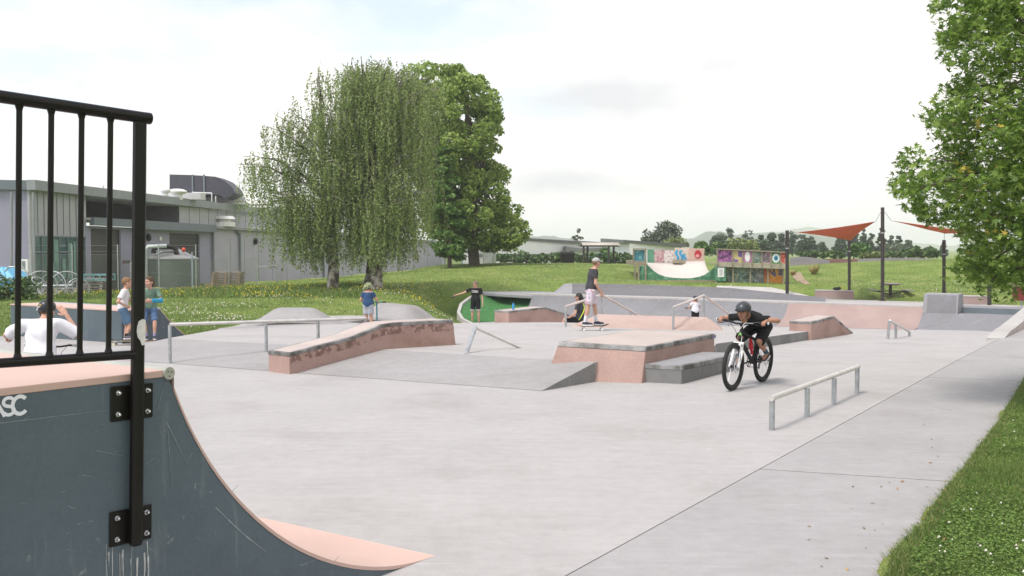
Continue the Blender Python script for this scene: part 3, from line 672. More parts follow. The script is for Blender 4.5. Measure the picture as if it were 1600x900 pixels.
# long left rail
ztop = .67; l0 = P(265, 507, ztop); l3 = P(572, 497.5, ztop)
tops = [l0, l0.lerp(l3, .47), l0.lerp(l3, .74), l0.lerp(l3, .995)]
def gz(p):
    d0, d1 = Vector(L0[2]), Vector(L1[2])
    return max(FL(p.x, p.y), min(PL(p.x, p.y), .30)) if p.x > -5.5 else FL(p.x, p.y)
rail('grind_rail', 'long straight galvanised rail standing in front of the lawn on the left', [l0, l3], [(p + Vector((0, 0, -.01)), Vector((p.x, p.y, gz(p) - .06))) for p in tops], .031)
# kinked handrails A and B over the pyramid
def hipper(base, top, apex, end, Ys, label, mid):
    p0 = PY(*base, Ys[0]); p1 = PY(*top, Ys[0]); p2 = PY(*apex, Ys[1]); p3 = PY(*end, Ys[2])
    m0 = p2.lerp(p3, mid)
    rail('kinked_handrail', label, [p1, p2, p3], [(p1, p0 - Vector((0, 0, .05))), (p2 - Vector((0, 0, .01)), Vector((p2.x, p2.y, -.3))), (m0, Vector((m0.x, m0.y, m0.z - .6)))], .03, mt=mat('pinkish_worn_rail', (.60, .53, .50), .45, .35, var=.1, scale=5), group='kinked handrails')
hipper((884, 511), (884, 479), (940, 460.5), (998, 493), (24.7, 26.3, 28.0), 'left kinked handrail, behind the standing skateboarder', .78)
hipper((1052, 516), (1052, 480), (1100, 461.5), (1142, 493), (23.8, 25.3, 26.7), 'right kinked handrail, behind the bicycle rider', .9)
# small rail right
s0 = Gp(1387, 530, FL); s1 = PY(1390, 501, s0.y); s3 = PY(1421, 518, s0.y + 1.6); s2 = PY(1400, 506.5, s0.y + .5)
rail('grind_rail', 'short sloping galvanised rail in front of the pink wall', [s1, s3], [(s1, s0 - Vector((0, 0, .03))), (s2, Vector((s2.x, s2.y, FL(s2.x, s2.y) - .03))), (s3, Vector((s3.x, s3.y, FL(s3.x, s3.y) - .03)))], .035)

# ---------------------------------------------------------------- quarter pipes
def streak_panel():
    m = mat('slate_painted_panel', (.088, .118, .138), .55, var=.10, scale=1.4, dark=(.80, .80, .82), dscale=1.5, dlo=.42, dhi=.7, bump=.1, bscale=40, fine=.06)
    n = m.node_tree.nodes; l = m.node_tree.links; b = n['Principled BSDF']; src = b.inputs['Base Color'].links[0].from_socket
    g = n.new('ShaderNodeNewGeometry')
    def layer(src, sc, rot, lo, hi, col, nsc, det=5):
        mp_ = n.new('ShaderNodeMapping'); mp_.inputs['Scale'].default_value = sc; mp_.inputs['Rotation'].default_value = rot; l.new(g.outputs['Position'], mp_.inputs[0])
        q = n.new('ShaderNodeTexNoise'); q.inputs['Scale'].default_value = nsc; q.inputs['Detail'].default_value = det; q.inputs['Roughness'].default_value = .7; l.new(mp_.outputs[0], q.inputs['Vector'])
        r = n.new('ShaderNodeValToRGB'); r.color_ramp.elements[0].position = lo; r.color_ramp.elements[1].position = hi; l.new(q.outputs['Fac'], r.inputs['Fac'])
        x = n.new('ShaderNodeMixRGB'); l.new(r.outputs[0], x.inputs['Fac']); l.new(src, x.inputs[1]); x.inputs[2].default_value = (*col, 1); return x.outputs[0]
    c = layer(src, (4, 4, .5), (0, 0, 0), .58, .85, (.20, .225, .235), 2.2)          # vertical runs
    c = layer(c, (1, 1, 1), (0, 0, 0), .66, .74, (.26, .28, .28), 7.0)               # scuffs
    l.new(c, b.inputs['Base Color']); return m
M_SLATE = streak_panel()
M_PLY = mat('salmon_ramp_surface', (.53, .375, .32), .6, var=.06, scale=2, dark=(.92, .9, .88), dscale=2)
M_PLYE = mat('salmon_ramp_edge', (.62, .36, .26), .6, var=.1, scale=6)
C0 = Vector((-1.679, 4.66, 0)); SU = Vector((.612, .791, 0)); SV = Vector((-.84, .543, 0)); HQ = 1.41; RQ = 2.02; LQ = 1.90
def prof(n=28):
    pts = []; th1 = math.acos(1 - HQ / RQ)
    for i in range(n + 1):
        th = th1 * i / n; pts.append((LQ - RQ * math.sin(th) * LQ / (RQ * math.sin(th1)), RQ * (1 - math.cos(th))))
    return pts[::-1]       # from coping (0,H) to toe (LQ,0)
def nearramp():
    t = thing('quarter_pipe', 'nearest slate quarter pipe with salmon deck and black guard rail, front left', 'skate ramp', C0)
    pr_ = prof(); back = 2.6; wid = 2.9
    pt = lambda s, v, z: C0 + SU * s + SV * v + Vector((0, 0, z))
    # side panels (near and far) as slabs 3 cm thick
    for v0, v1 in ((0, .03), (wid - .03, wid)):
        out_ = [(-back, 0), (-back, HQ - .035), (0, HQ - .035)] + [(s, max(0, z - .02)) for s, z in pr_[1:]]
        A = [pt(s, v0, z) for s, z in out_]; B = [pt(s, v1, z) for s, z in out_]; mb = MB(); n = len(A); mb.add(A + B, [tuple(range(n)), tuple(range(n, 2 * n))[::-1]] + [(i, n + i, n + (i + 1) % n, (i + 1) % n) for i in range(n)])
        mb.build('side_panel', M_SLATE, t, True)
    A = [pt(-back, .03, 0), pt(-back, wid - .03, 0)]; MB().prism([pt(-back, .031, 0), pt(-back, wid - .031, 0), pt(-back + .03, wid - .031, 0), pt(-back + .03, .031, 0)], [pt(-back, .031, HQ - .035), pt(-back, wid - .031, HQ - .035), pt(-back + .03, wid - .031, HQ - .035), pt(-back + .03, .031, HQ - .035)]).build('back_panel', M_SLATE, t, True)
    # riding surface: thin sheet following the profile, slightly proud of the sides
    S = []; e = .006
    pp = [(s + (.03 if i == 0 else 0), z) for i, (s, z) in enumerate(pr_)] + [(LQ + .012, .003)]
    for i, (s, z) in enumerate(pp):
        S.append([pt(s, -e, z), pt(s, wid + e, z), pt(s - .0, wid + e, max(z - .022, .001)), pt(s, -e, max(z - .022, .001))])
    MB().loft(S).build('riding_surface', M_PLY, t, True)
    MB().prism([pt(-back, -e, HQ - .034), pt(-.02, -e, HQ - .034), pt(-.02, wid + e, HQ - .034), pt(-back, wid + e, HQ - .034)], [pt(-back, -e, HQ), pt(-.02, -e, HQ), pt(-.02, wid + e, HQ), pt(-back, wid + e, HQ)]).build('deck', M_PLYE if False else M_PLY, t, True, bevel=.004)
    cp = MB().tube([pt(0, -.015, HQ - .018), pt(0, wid + .015, HQ - .018)], .031, 20).build('coping', mat('pale_steel_coping', (.40, .41, .36), .5, .3, var=.15, scale=8), t, True, smooth=True)
    # screws on the coping end
    m2 = MB()
    for q in range(3): m2.disc(pt(.012 * math.cos(q * 2.1 + .4), -.0165, HQ - .018 + .014 * math.sin(q * 2.1 + .4)), SV, .0035, .002, 10)
    m2.build('end_screw', M_POLE, cp); cp.children[0].data.transform(Matrix.Translation(-Vector(C0)))
    # white scratches and drips (thin paint films)
    MS = mat('pale_scratch', (.20, .23, .24), .7, var=.3, scale=20); MD = mat('white_drip', (.42, .43, .42), .7, var=.4, scale=20)
    rr = random.Random(4); m3 = MB()
    def film(mb, p, q, w):
        a = pt(p[0], -.0012, p[1]); b = pt(q[0], -.0012, q[1]); d = (b - a).normalized(); nn = d.cross(SV).normalized() * w / 2; o_ = -SV * .0012
        mb.add([a - nn, b - nn * .3, b + nn * .3, a + nn, a - nn + o_, b - nn * .3 + o_, b + nn * .3 + o_, a + nn + o_], [(4, 5, 6, 7), (0, 3, 2, 1), (0, 1, 5, 4), (1, 2, 6, 5), (2, 3, 7, 6), (3, 0, 4, 7)])
    def onpanel(px, py):       # pixel on the side plane -> (s, z)
        d = ray(px, py); nn = Vector((-SU.y, SU.x, 0)); tt_ = (C0 - Vector((0, 0, CAMZ))).dot(nn) / d.dot(nn); p = Vector((0, 0, CAMZ)) + d * tt_; return ((p - C0).dot(SU), p.z)
    S_ = [((0, 661), (165, 641), .004), ((260, 660), (292, 725), .005), ((262, 675), (268, 760), .0035), ((336, 792), (356, 812), .010), ((356, 812), (384, 838), .012), ((384, 838), (415, 862), .009), ((228, 724), (262, 702), .003), ((150, 704), (192, 712), .003), ((300, 708), (290, 725), .003), ((468, 884), (500, 872), .005), ((520, 880), (530, 868), .004), ((388, 880), (400, 862), .003), ((128, 742), (150, 746), .003), ((360, 770), (372, 758), .003), ((246, 640), (256, 600), .003), ((405, 830), (400, 850), .003)]
    for a, b, w in S_: m3 = MB(); film(m3, onpanel(*a), onpanel(*b), w); m3.build('scratch', MS, t, True)
    for k in range(22):
        px = rr.uniform(5, 330); py = rr.uniform(640, 880)
        if px > 200 and py < 640 + (px - 200) * 1.0: continue
        an = rr.uniform(-.8, .8); ln = rr.uniform(4, 16); m3 = MB(); film(m3, onpanel(px, py), onpanel(px + ln * math.cos(an), py + ln * math.sin(an)), rr.uniform(.0012, .003)); m3.build('scratch', MS, t, True)
    for px in (166, 170, 176, 188, 191, 205, 214, 226, 231):
        for k in range(2):
            m4 = MB(); y0 = 849 + rr.uniform(0, 30) + (0 if px < 200 else -4); film(m4, onpanel(px + rr.uniform(-1.5, 1.5), y0), onpanel(px + rr.uniform(-2, 2), y0 + rr.uniform(12, 60)), rr.choice([.0015, .003, .005, .009])); m4.build('paint_drip', MD, t, True)
    # white lettering: overlapping A S C
    def arc_letters():
        m5 = MB(); zc = onpanel(22, 634)[1]; sc = .060
        s_of = lambda px: onpanel(px, 632)[0]
        def stroke(pts, w, k):
            P3 = [pt(s, -.0022 - .0006 * k, z) for s, z in pts]; S = []
            for i, p in enumerate(P3):
                d = (P3[min(i + 1, len(P3) - 1)] - P3[max(i - 1, 0)]).normalized(); nn = d.cross(SV).normalized() * w / 2; oo = -SV * .0006
                S.append([p - nn, p + nn, p + nn + oo, p - nn + oo])
            m5.loft(S)
        cC = s_of(31); rC = .030; sl = .02
        stroke([(cC + rC * math.cos(R(a)) * 1.05, zc + rC * 1.25 * math.sin(R(a))) for a in np.linspace(42, 318, 26)], .0165, 0)
        cS = s_of(13); rS = .018
        pts = [(cS + rS * math.cos(R(a)) * 1.2, zc + .0195 + rS * math.sin(R(a))) for a in np.linspace(20, 265, 18)] + [(cS + rS * math.cos(R(a)) * 1.2, zc - .0175 + rS * math.sin(R(a))) for a in np.linspace(85, -165, 18)]
        stroke(pts, .0145, 1)
        cA = s_of(-9); stroke([(cA - .04, zc - .040), (cA, zc + .042)], .015, 2); stroke([(cA, zc + .042), (cA + .04, zc - .040)], .015, 3); stroke([(cA - .025, zc - .015), (cA + .026, zc - .015)], .014, 4)
        m5.build('lettering', mat('white_lettering', (.72, .74, .78), .5, var=.03, scale=4), t, True)
    arc_letters()
    # guard rail (bolted to the side panel)
    off = -.045
    zt = lambda s: 2.612; zb = 1.503
    g_ = MB().tube([pt(.01 - .185, off, 2.612), pt(-2.45, off, 2.612)], .027, 16).build('guard_rail', M_BLACK, t, True, smooth=True)
    def sub(mb, name, m=M_BLACK, smooth=True):
        o_ = mb.build(name, m, t, True, smooth=smooth); o_.parent = g_; return o_
    sub(MB().tube([pt(-.15, off, 2.612), pt(-.175, off, 2.612)], .0275, 16), 'end_cap')
    for sp in (-.202, -2.2):
        Mx = Matrix((SU, SV, Vector((0, 0, 1)))).transposed()
        sub(MB().box(pt(sp, off, (2.6 + .60) / 2), (.057, .045, 2.6 - .60), M=Mx), 'post', smooth=False).modifiers.new('b', 'BEVEL').width = .012
        for zc in (1.275, .69):
            pl = MB().box(pt(sp, -.006, zc), (.215, .010, .165), M=Mx); sub(pl, 'bracket_plate', smooth=False).modifiers.new('b', 'BEVEL').width = .004
            for ds in (-.075, .075):
                for dz in (-.05, .05):
                    bm_ = MB(); bm_.disc(pt(sp + ds, -.013, zc + dz), SV, .013, .006, 6); bm_.disc(pt(sp + ds, -.02, zc + dz), SV, .0085, .016, 10); bm_.ell(pt(sp + ds, -.028, zc + dz), .008, .008, .008, 10, 6)
                    sub(bm_, 'bolt', M_CHR)
    sub(MB().tube([pt(-.19, off, zb), pt(-2.45, off, zb)], .021, 14), 'bottom_rail')
    for k in range(14):
        s = -.347 - .136 * k
        if abs(s + 2.2) < .06 or s < -2.4: continue
        bal = MB().tube([pt(s, off, 2.60), pt(s, off, 1.505)], .0125, 12)
        for zc, sg in ((2.583, 1), (1.525, -1)): bal.tube([pt(s, off, zc - sg * .016), pt(s, off, zc + sg * .006)], [.0125, .019] if True else .01, 12)
        sub(bal, 'baluster')
    # torn white sticker on the post
    sp = -.202; m6 = MB(); cs = pt(sp, off - .0236, 1.615); out_ = [(-.012, .045), (.008, .055), (.022, .05), (.022, -.065), (.005, -.07), (-.004, -.045), (-.016, -.03), (-.022, -.005), (-.02, .02)]
    A = [cs + SU * a + Vector((0, 0, b)) for a, b in out_]; B = [p - SV * .001 for p in A]; n = len(A); m6.add(A + B, [tuple(range(n))[::-1], tuple(range(n, 2 * n))] + [(i, (i + 1) % n, n + (i + 1) % n, n + i) for i in range(n)])
    sub(m6, 'torn_sticker', mat('sticker_paper', (.62, .61, .58), .7, var=.15, scale=40), smooth=False)
    pv_ = pt(-.19, 0, 1.0) - C0; T4 = Matrix.Translation(pv_) @ Matrix.Rotation(R(1.6), 4, Vector((-SU.y, SU.x, 0))) @ Matrix.Translation(-pv_)
    g_.data.transform(T4)
    for ch in COL.objects:
        if ch.parent == g_: ch.data.transform(T4)
nearramp()
def farquarter():
    c0 = Vector((-8.6, 21.1, 0)); H = .74; t = thing('quarter_pipe', 'low slate quarter pipe with pink deck behind the two boys on the left', 'skate ramp', c0); su = Vector((.6, .8, 0)); sv = Vector((-.84, .545, 0))
    zb = -.16; pt = lambda s, v, z: c0 + su * s + sv * v + Vector((0, 0, z)); wid = 4.4
    pr_ = [(.93, H - .12)] + [(.93 + 1.02 * (1 - math.cos(0)) , H - .12)][:0]; n = 14
    arc = [(.93 + 1.0 * (i / n), (H - .12 + .16) * (1 - math.sin(i / n * math.pi / 2 * .92) / math.sin(math.pi / 2 * .92)) + (-.16) * 1) for i in range(n + 1)]
    pol = [(0, zb), (0, H - .13), (.93, H - .13)] + [(s, z) for s, z in arc[1:]]
    for v0, v1 in ((0, .03), (wid - .03, wid)):
        A = [pt(s, v0, z) for s, z in pol]; B = [pt(s, v1, z) for s, z in pol]; k = len(A); MB().add(A + B, [tuple(range(k)), tuple(range(k, 2 * k))[::-1]] + [(i, k + i, k + (i + 1) % k, (i + 1) % k) for i in range(k)]).build('side_panel', M_SLATE, t, True)
    MB().prism([pt(-.001, .031, zb), pt(.03, .031, zb), pt(.03, wid - .031, zb), pt(-.001, wid - .031, zb)], [pt(-.001, .031, H - .13), pt(.03, .031, H - .13), pt(.03, wid - .031, H - .13), pt(-.001, wid - .031, H - .13)]).build('back_panel', M_SLATE, t, True)
    MB().prism([pt(-.01, -.01, H - .129), pt(.93, -.01, H - .129), pt(.93, wid, H - .129), pt(-.01, wid, H - .129)], [pt(-.01, -.01, H - .10), pt(.93, -.01, H - .10), pt(.93, wid, H - .10), pt(-.01, wid, H - .10)]).build('deck', M_PLY, t, True)
    S = [[pt(s, -.01, z + .012), pt(s, wid, z + .012), pt(s, wid, z - .01), pt(s, -.01, z - .01)] for s, z in [(.935, H - .112)] + arc[1:]]
    MB().loft(S).build('riding_surface', M_PLY, t, True)
    MB().tube([pt(.93, -.02, H - .11), pt(.93, wid, H - .11)], .028, 12).build('coping', M_GALV, t, True, smooth=True)
farquarter()

# ---------------------------------------------------------------- park furniture on the right
def dk(px, py): return Gp(px, py, DK, 32)
def pole(px, yb, yt, label, Y=None, r=.075):
    b = dk(px, yb) if Y is None else PY(px, yb, Y); t = PY(px, yt, b.y); th = thing('shade_pole', label, 'pole', b, group='dark poles of the shade sails')
    MB().tube([b - Vector((0, 0, .1)), t], r, 14).build('shaft', M_POLE, th, True, smooth=True)
    MB().tube([b.lerp(t, .72), b.lerp(t, .735)], r * 1.12, 14).build('collar', M_GALV, th, True, smooth=True)
    MB().disc(b + Vector((0, 0, .012)), (0, 0, 1), r * 1.9, .02, 16).build('base_plate', M_POLE, th, True); return b, t
p1 = pole(1230, 462, 360, 'dark shade pole right of the mural platform, leftmost pole', 41.5)
p2 = pole(1327, 453, 370, 'dark shade pole standing behind the bench that holds a black bag', 48.5)
p3 = pole(1379, 470, 324, 'tallest dark shade pole beside the picnic table', 43.5, .08)
p4 = pole(1475, 456, 375, 'dark shade pole behind the grey hip block', 43.5)
p5 = pole(1546, 478, 380, 'dark shade pole partly hidden by the leaves of the right hand tree', 38.0)
def sail(label, c):
    c = [Vector(p) for p in c]; n = 14; V = []; idx = {}; F = []; cen_ = sum(c, Vector()) / 3
    for i in range(n + 1):
        for j in range(n + 1 - i):
            a, b = i / n, j / n; g_ = 1 - a - b; p = c[0] * a + c[1] * b + c[2] * g_
            e = min(a, b, g_); k = (a * b + b * g_ + a * g_) * .42 * (1 - 3 * e); p = p.lerp(cen_, k); p.z -= .9 * a * b * g_ * 3; idx[i, j] = len(V); V.append(p)
    for i in range(n):
        for j in range(n - i):
            F.append((idx[i, j], idx[i + 1, j], idx[i, j + 1]))
            if j < n - i - 1: F.append((idx[i + 1, j], idx[i + 1, j + 1], idx[i, j + 1]))
    t = thing('shade_sail', label, 'shade sail', cen_, group='rust red shade sails')
    o = mesh('fabric', V, F, mat('rust_sail_fabric', (.62, .18, .10), .8, var=.06, scale=2, trans=.3), t, True, smooth=True); so = o.modifiers.new('s', 'SOLIDIFY'); so.thickness = .01
    return t, c
s1_, c1_ = sail('rust red triangular shade sail on the left, between open poles', [PY(1246, 363, 41.7), PY(1368, 346, 43.6), PY(1329, 376, 48.4)])
s2_, c2_ = sail('rust red shade sail on the right, half hidden by tree leaves', [PY(1393, 345, 43.4), PY(1476, 365, 43.6), PY(1545, 366, 38.2)])
for tt_, cs, po in ((s1_, c1_, (p1, p3, p2)), (s2_, c2_, (p3, p4, p5))):
    for c_, q in zip(cs, po):
        MB().tube([c_, Vector((q[1].x, q[1].y, q[1].z - .08 if abs(q[1].z - c_.z) < 1.2 else c_.z + .05))], .012, 6).build('corner_cable', M_GALV, tt_, True)
def bench(px0, px1, yb, yt, Y, label):
    a = PY(px0, yb, Y); b = PY(px1, yb + 1.2, Y - .2); h = (yb - yt) / FPX * Y; t = thing('block_bench', label, 'bench', a); n_ = Vector((.1, .5, 0))
    MB().prism([a, b, b + n_, a + n_], [p + Vector((0, 0, h - .04)) for p in (a, b, b + n_, a + n_)]).build('body', M_PINKW, t, True, bevel=.01)
    o_ = .012; MB().prism([p + Vector((dx * o_, dy * o_, h - .0395)) for p, dx, dy in ((a, -1, -1), (b, 1, -1), (b + n_, 1, 1), (a + n_, -1, 1))], [p + Vector((dx * o_, dy * o_, h)) for p, dx, dy in ((a, -1, -1), (b, 1, -1), (b + n_, 1, 1), (a + n_, -1, 1))]).build('cap', M_LIP, t, True)
    return a.lerp(b, .6) + Vector((0, .25, h))
bt = bench(1275, 1334, 466, 453, 45.5, 'pink concrete block bench with a black bag on top')
bench(1496, 1543, 474.5, 461.5, 38.5, 'pink concrete block bench beside the grey hip block')
bg_ = thing('black_bag', 'small black bag with a yellow strap lying on the pink bench', 'bag', bt)
MB().ell((0, 0, .07), .2, .13, .075).ell((.1, 0, .1), .1, .09, .06).build('body', M_BLK, bg_, smooth=True)
MB().tube([(.12, 0, .13), (.25, .0, .17), (.38, 0, .05), (.42, 0, .02)], .018, 6).build('strap', mat('yellow_strap', (.6, .5, .05), .7), bg_, smooth=True)
def picnic(px, yb, Y, label, top=M_GALV, leg=M_POLE, sc=1.0):
    b = PY(px, yb, Y); t = thing('picnic_table', label, 'table', b, group=None); 
    ms = MB()
    for k in range(5): ms.box((-.0, -.32 + .16 * k, .76 * sc), (1.5 * sc, .145, .045))
    ms.build('tabletop', top, t, bevel=.005)
    for sy in (-1, 1):
        q = MB(); q.box((0, sy * .72, .45 * sc), (1.5 * sc, .14, .04)); q.box((0, sy * .87, .45 * sc), (1.5 * sc, .14, .04)); q.build('seat', top, t, bevel=.005)
    q = MB(); q.box((0, 0, .38), (.12, .12, .74)); q.box((0, 0, .72), (1.2, .5, .04)); q.box((0, 0, .41), (.1, 1.6, .05)); q.tube([(0, -.7, .41), (0, 0, .25)], .025, 6); q.tube([(0, .7, .41), (0, 0, .25)], .025, 6); q.build('pedestal', leg, t); t.rotation_euler = (0, 0, R(80)); return t
picnic(1391, 468, 46.0, 'dark pedestal picnic table beside the tallest shade pole', mat('weathered_slats', (.19, .17, .15), .7))
# red bin at far right
b = PY(1596, 480, 36.5); t = thing('rubbish_bin', 'dark red litter bin on a post at the right edge under the tree', 'bin', b)
MB().tube([(0, 0, 0), (0, 0, .3)], .035, 8).build('post', M_GALV, t); MB().box((0, 0, .52), (.52, .4, .52)).build('body', mat('dark_red_paint', (.16, .02, .022), .5), t, bevel=.03); MB().box((0, 0, .86), (.66, .5, .04)).build('roof', mat('brown_roof', (.13, .08, .07), .6), t, bevel=.01)
q = MB();
for sx in (-.2, .2): q.tube([(sx, 0, .77), (sx, 0, .86)], .015, 6)
q.build('roof_bracket', M_GALV, t)
# water bottle on ledge
bp = a0 + Vector((-.13, .38, 0)); bp = PY(802, 478, 36.55)
t = thing('water_bottle', 'blue drink bottle standing on the pink ledge', 'bottle', (bp.x, bp.y, a0.z + .015 + .02))
MB().tube([(0, 0, 0), (0, 0, .20), (0, 0, .235)], [.045, .045, .022], 14).build('body', mat('blue_plastic', (.02, .22, .5), .3), t, smooth=True); MB().tube([(0, 0, .235), (0, 0, .28)], .02, 10).build('lid', mat('dark_blue_lid', (.02, .06, .2), .4), t, smooth=True)

# ---------------------------------------------------------------- mural mini ramp
M_TIM = mat('weathered_timber', (.27, .235, .17), .8, var=.2, scale=6, bump=.2)
def art(name, cols, sc=2.5):
    if name in MATS: return MATS[name]
    m = bpy.data.materials.new(name); m.use_nodes = True; n = m.node_tree.nodes; l = m.node_tree.links; b = n['Principled BSDF']; b.inputs['Roughness'].default_value = .6
    g = n.new('ShaderNodeNewGeometry'); q = n.new('ShaderNodeTexNoise'); q.inputs['Scale'].default_value = sc; q.inputs['Detail'].default_value = 2.5; q.inputs['Distortion'].default_value = 1.6; l.new(g.outputs['Position'], q.inputs['Vector'])
    r = n.new('ShaderNodeValToRGB'); r.color_ramp.interpolation = 'CONSTANT'; e = r.color_ramp.elements
    while len(e) < len(cols): e.new(.5)
    for k, c in enumerate(cols): e[k].position = 0 if k == 0 else .36 + .28 * (k - 1) / max(1, len(cols) - 1 ); e[k].color = (*c, 1)
    l.new(q.outputs['Fac'], r.inputs['Fac']); l.new(r.outputs[0], b.inputs['Base Color']); MATS[name] = m; return m
GRN = (.06, .2, .1); DG = (.03, .10, .06)
def flatpoly(parent, name, out_, Y, th, m):
    """polygon given in pixels on the plane at depth Y, with thickness"""
    A = [PY(x, y, Y) for x, y in out_]; B = [p + Vector((0, th, 0)) for p in A]; n = len(A)
    return MB().add(A + B, [tuple(range(n))[::-1], tuple(range(n, 2 * n))] + [(i, (i + 1) % n, n + (i + 1) % n, n + i) for i in range(n)]).build(name, m, parent, True)
def miniramp():
    Y = 52.0; c = PY(1060, 440, Y); t = thing('mini_ramp', 'white surfaced mini ramp with green painted front and mural boards', 'skate ramp', c)
    rim = [(1011, 411), (1015, 417), (1021, 423), (1029, 428.5), (1039, 432), (1052, 434), (1066, 434.8), (1080, 434.6), (1092, 432.5), (1101, 429), (1108.5, 424)]
    flatpoly(t, 'front_panel', [(998, 440), (998, 416), (1009, 416), (1010, 412)] + rim[1:] + [(1115, 419), (1121, 412.5), (1136, 412.5), (1136, 440)], Y, .08, art('green_mural', [(.035, .12, .07), (.07, .24, .12), (.04, .15, .09), (.12, .3, .18)], 2.2))
    for x in (998, 1009, 1135): flatpoly(t, 'timber_post', [(x - 1.2, 442), (x - 1.2, 411), (x + 1.2, 411), (x + 1.2, 442)], Y - .12, .1, M_TIM)
    flatpoly(t, 'base_beam', [(996, 441), (996, 437.5), (1120, 437.5), (1120, 441)], Y - .08, .07, M_TIM)
    # riding surface: from the rim back and up to the rear platform
    V = []; F = []; far = [PY(x, y, Y + 4.0) for x, y in zip(np.linspace(1012, 1101, len(rim)), [410.5, 410.5, 410.7, 411, 411.3, 411.5, 411.5, 408, 407.5, 407.2, 407])]
    for k, (x, y) in enumerate(rim):
        a = PY(x, y, Y)
        for j in range(9):
            s = j / 8; q = a.lerp(far[k], s); q.z = a.z + (far[k].z - a.z) * (s ** 1.9); V.append(q)
    for k in range(len(rim) - 1):
        for j in range(8): F.append((k * 9 + j, (k + 1) * 9 + j, (k + 1) * 9 + j + 1, k * 9 + j + 1))
    o = mesh('riding_surface', V, F, mat('pale_ramp_ply', (.56, .52, .475), .5, var=.03, scale=1), t, True, smooth=True); o.modifiers.new('s', 'SOLIDIFY').thickness = .03
    Yb = Y + 4.1
    flatpoly(t, 'mural_board', [(1012, 412), (1012, 389.5), (1022, 389.5), (1022, 412)], Yb, .06, mat('sea_green_board', (.10, .26, .17), .6, scale=2))
    flatpoly(t, 'mural_board', [(1022.3, 412), (1022.3, 391), (1037, 391), (1037, 412)], Yb, .06, art('pink_mural', [(.42, .25, .25), (.5, .42, .38), (.35, .12, .18), (.5, .4, .36)], 3))
    flatpoly(t, 'mural_board', [(1037.3, 412), (1037.3, 391), (1054, 391), (1054, 412)], Yb, .06, art('white_mural', [(.55, .52, .5), (.6, .57, .53), (.42, .3, .3), (.6, .56, .52)], 4))
    wv = flatpoly(t, 'mural_board', [(1054.3, 413), (1054.3, 387), (1076, 387), (1076, 413)], Yb, .06, mat('cream_board', (.56, .47, .40), .6, scale=2))
    MBL = mat('sky_blue_paint', (.04, .30, .52), .6); 
    def sub(o_, par): o_.parent = par; return o_
    for k, dx in enumerate((0, 6.5, 11.5)):
        pts = [PY(1058 + dx + 1.7 * math.sin(a * 6.0 + .5), 405.5 - a * (14.5 if k < 2 else 9), Yb - .01) for a in np.linspace(0, 1, 14)]
        S = [[p + Vector((-.075, 0, 0)), p + Vector((.075, 0, 0)), p + Vector((.075, -.012, 0)), p + Vector((-.075, -.012, 0))] for p in pts]
        o_ = MB().loft(S).build('wave_stripe', MBL, t, True); o_.parent = wv
    rb_ = flatpoly(t, 'mural_board', [(1076.3, 409), (1076.3, 388), (1100.5, 388), (1100.5, 409)], Yb - .05, .06, mat('salmon_board', (.52, .36, .29), .6, scale=2))
    cc = PY(1090.5, 397.5, Yb - .065); o_ = MB().ell(cc, .2, .012, .25, 20, 10).build('red_patch', mat('red_paint', (.42, .02, .03), .6), t, True); o_.parent = rb_
    o_ = MB().ell(cc + Vector((-.02, -.008, -.09)), .12, .012, .10, 16, 8).build('pink_patch', mat('pink_paint', (.6, .28, .28), .6), t, True); o_.parent = rb_
    flatpoly(t, 'step_block', [(1052, 411.5), (1053, 406.5), (1070, 406.5), (1072, 412)], Yb - .35, .3, M_TIM)
    # left platform
    flatpoly(t, 'mural_board', [(991, 408), (991, 390.5), (1007, 390.5), (1007, 408)], Y + .5, .06, art('teal_mural', [(.03, .16, .2), (.05, .26, .32), (.04, .12, .17), (.12, .33, .34)], 3.5))
    q = flatpoly(t, 'platform_frame', [(990, 414.5), (990, 407.5), (1009, 407.5), (1009, 414.5)], Y + .4, 3.6, M_TIM)
    for x in (990, 1008.5): flatpoly(t, 'frame_post', [(x - .9, 409), (x - .9, 388.5), (x + .9, 388.5), (x + .9, 409)], Y + .4, .1, M_TIM)
    flatpoly(t, 'top_beam', [(989.5, 390), (989.5, 388.2), (1011, 388.2), (1011, 390)], Y + .38, .12, M_TIM)
    flatpoly(t, 'frame_post', [(991, 440), (991, 414), (994, 414), (994, 440)], Y + .4, .12, M_TIM)
    flatpoly(t, 'platform_side', [(998, 437), (998, 415.5), (1009, 415.5), (1009, 437)], Y + .15, .05, art('teal_mural', [], 1))
miniramp()
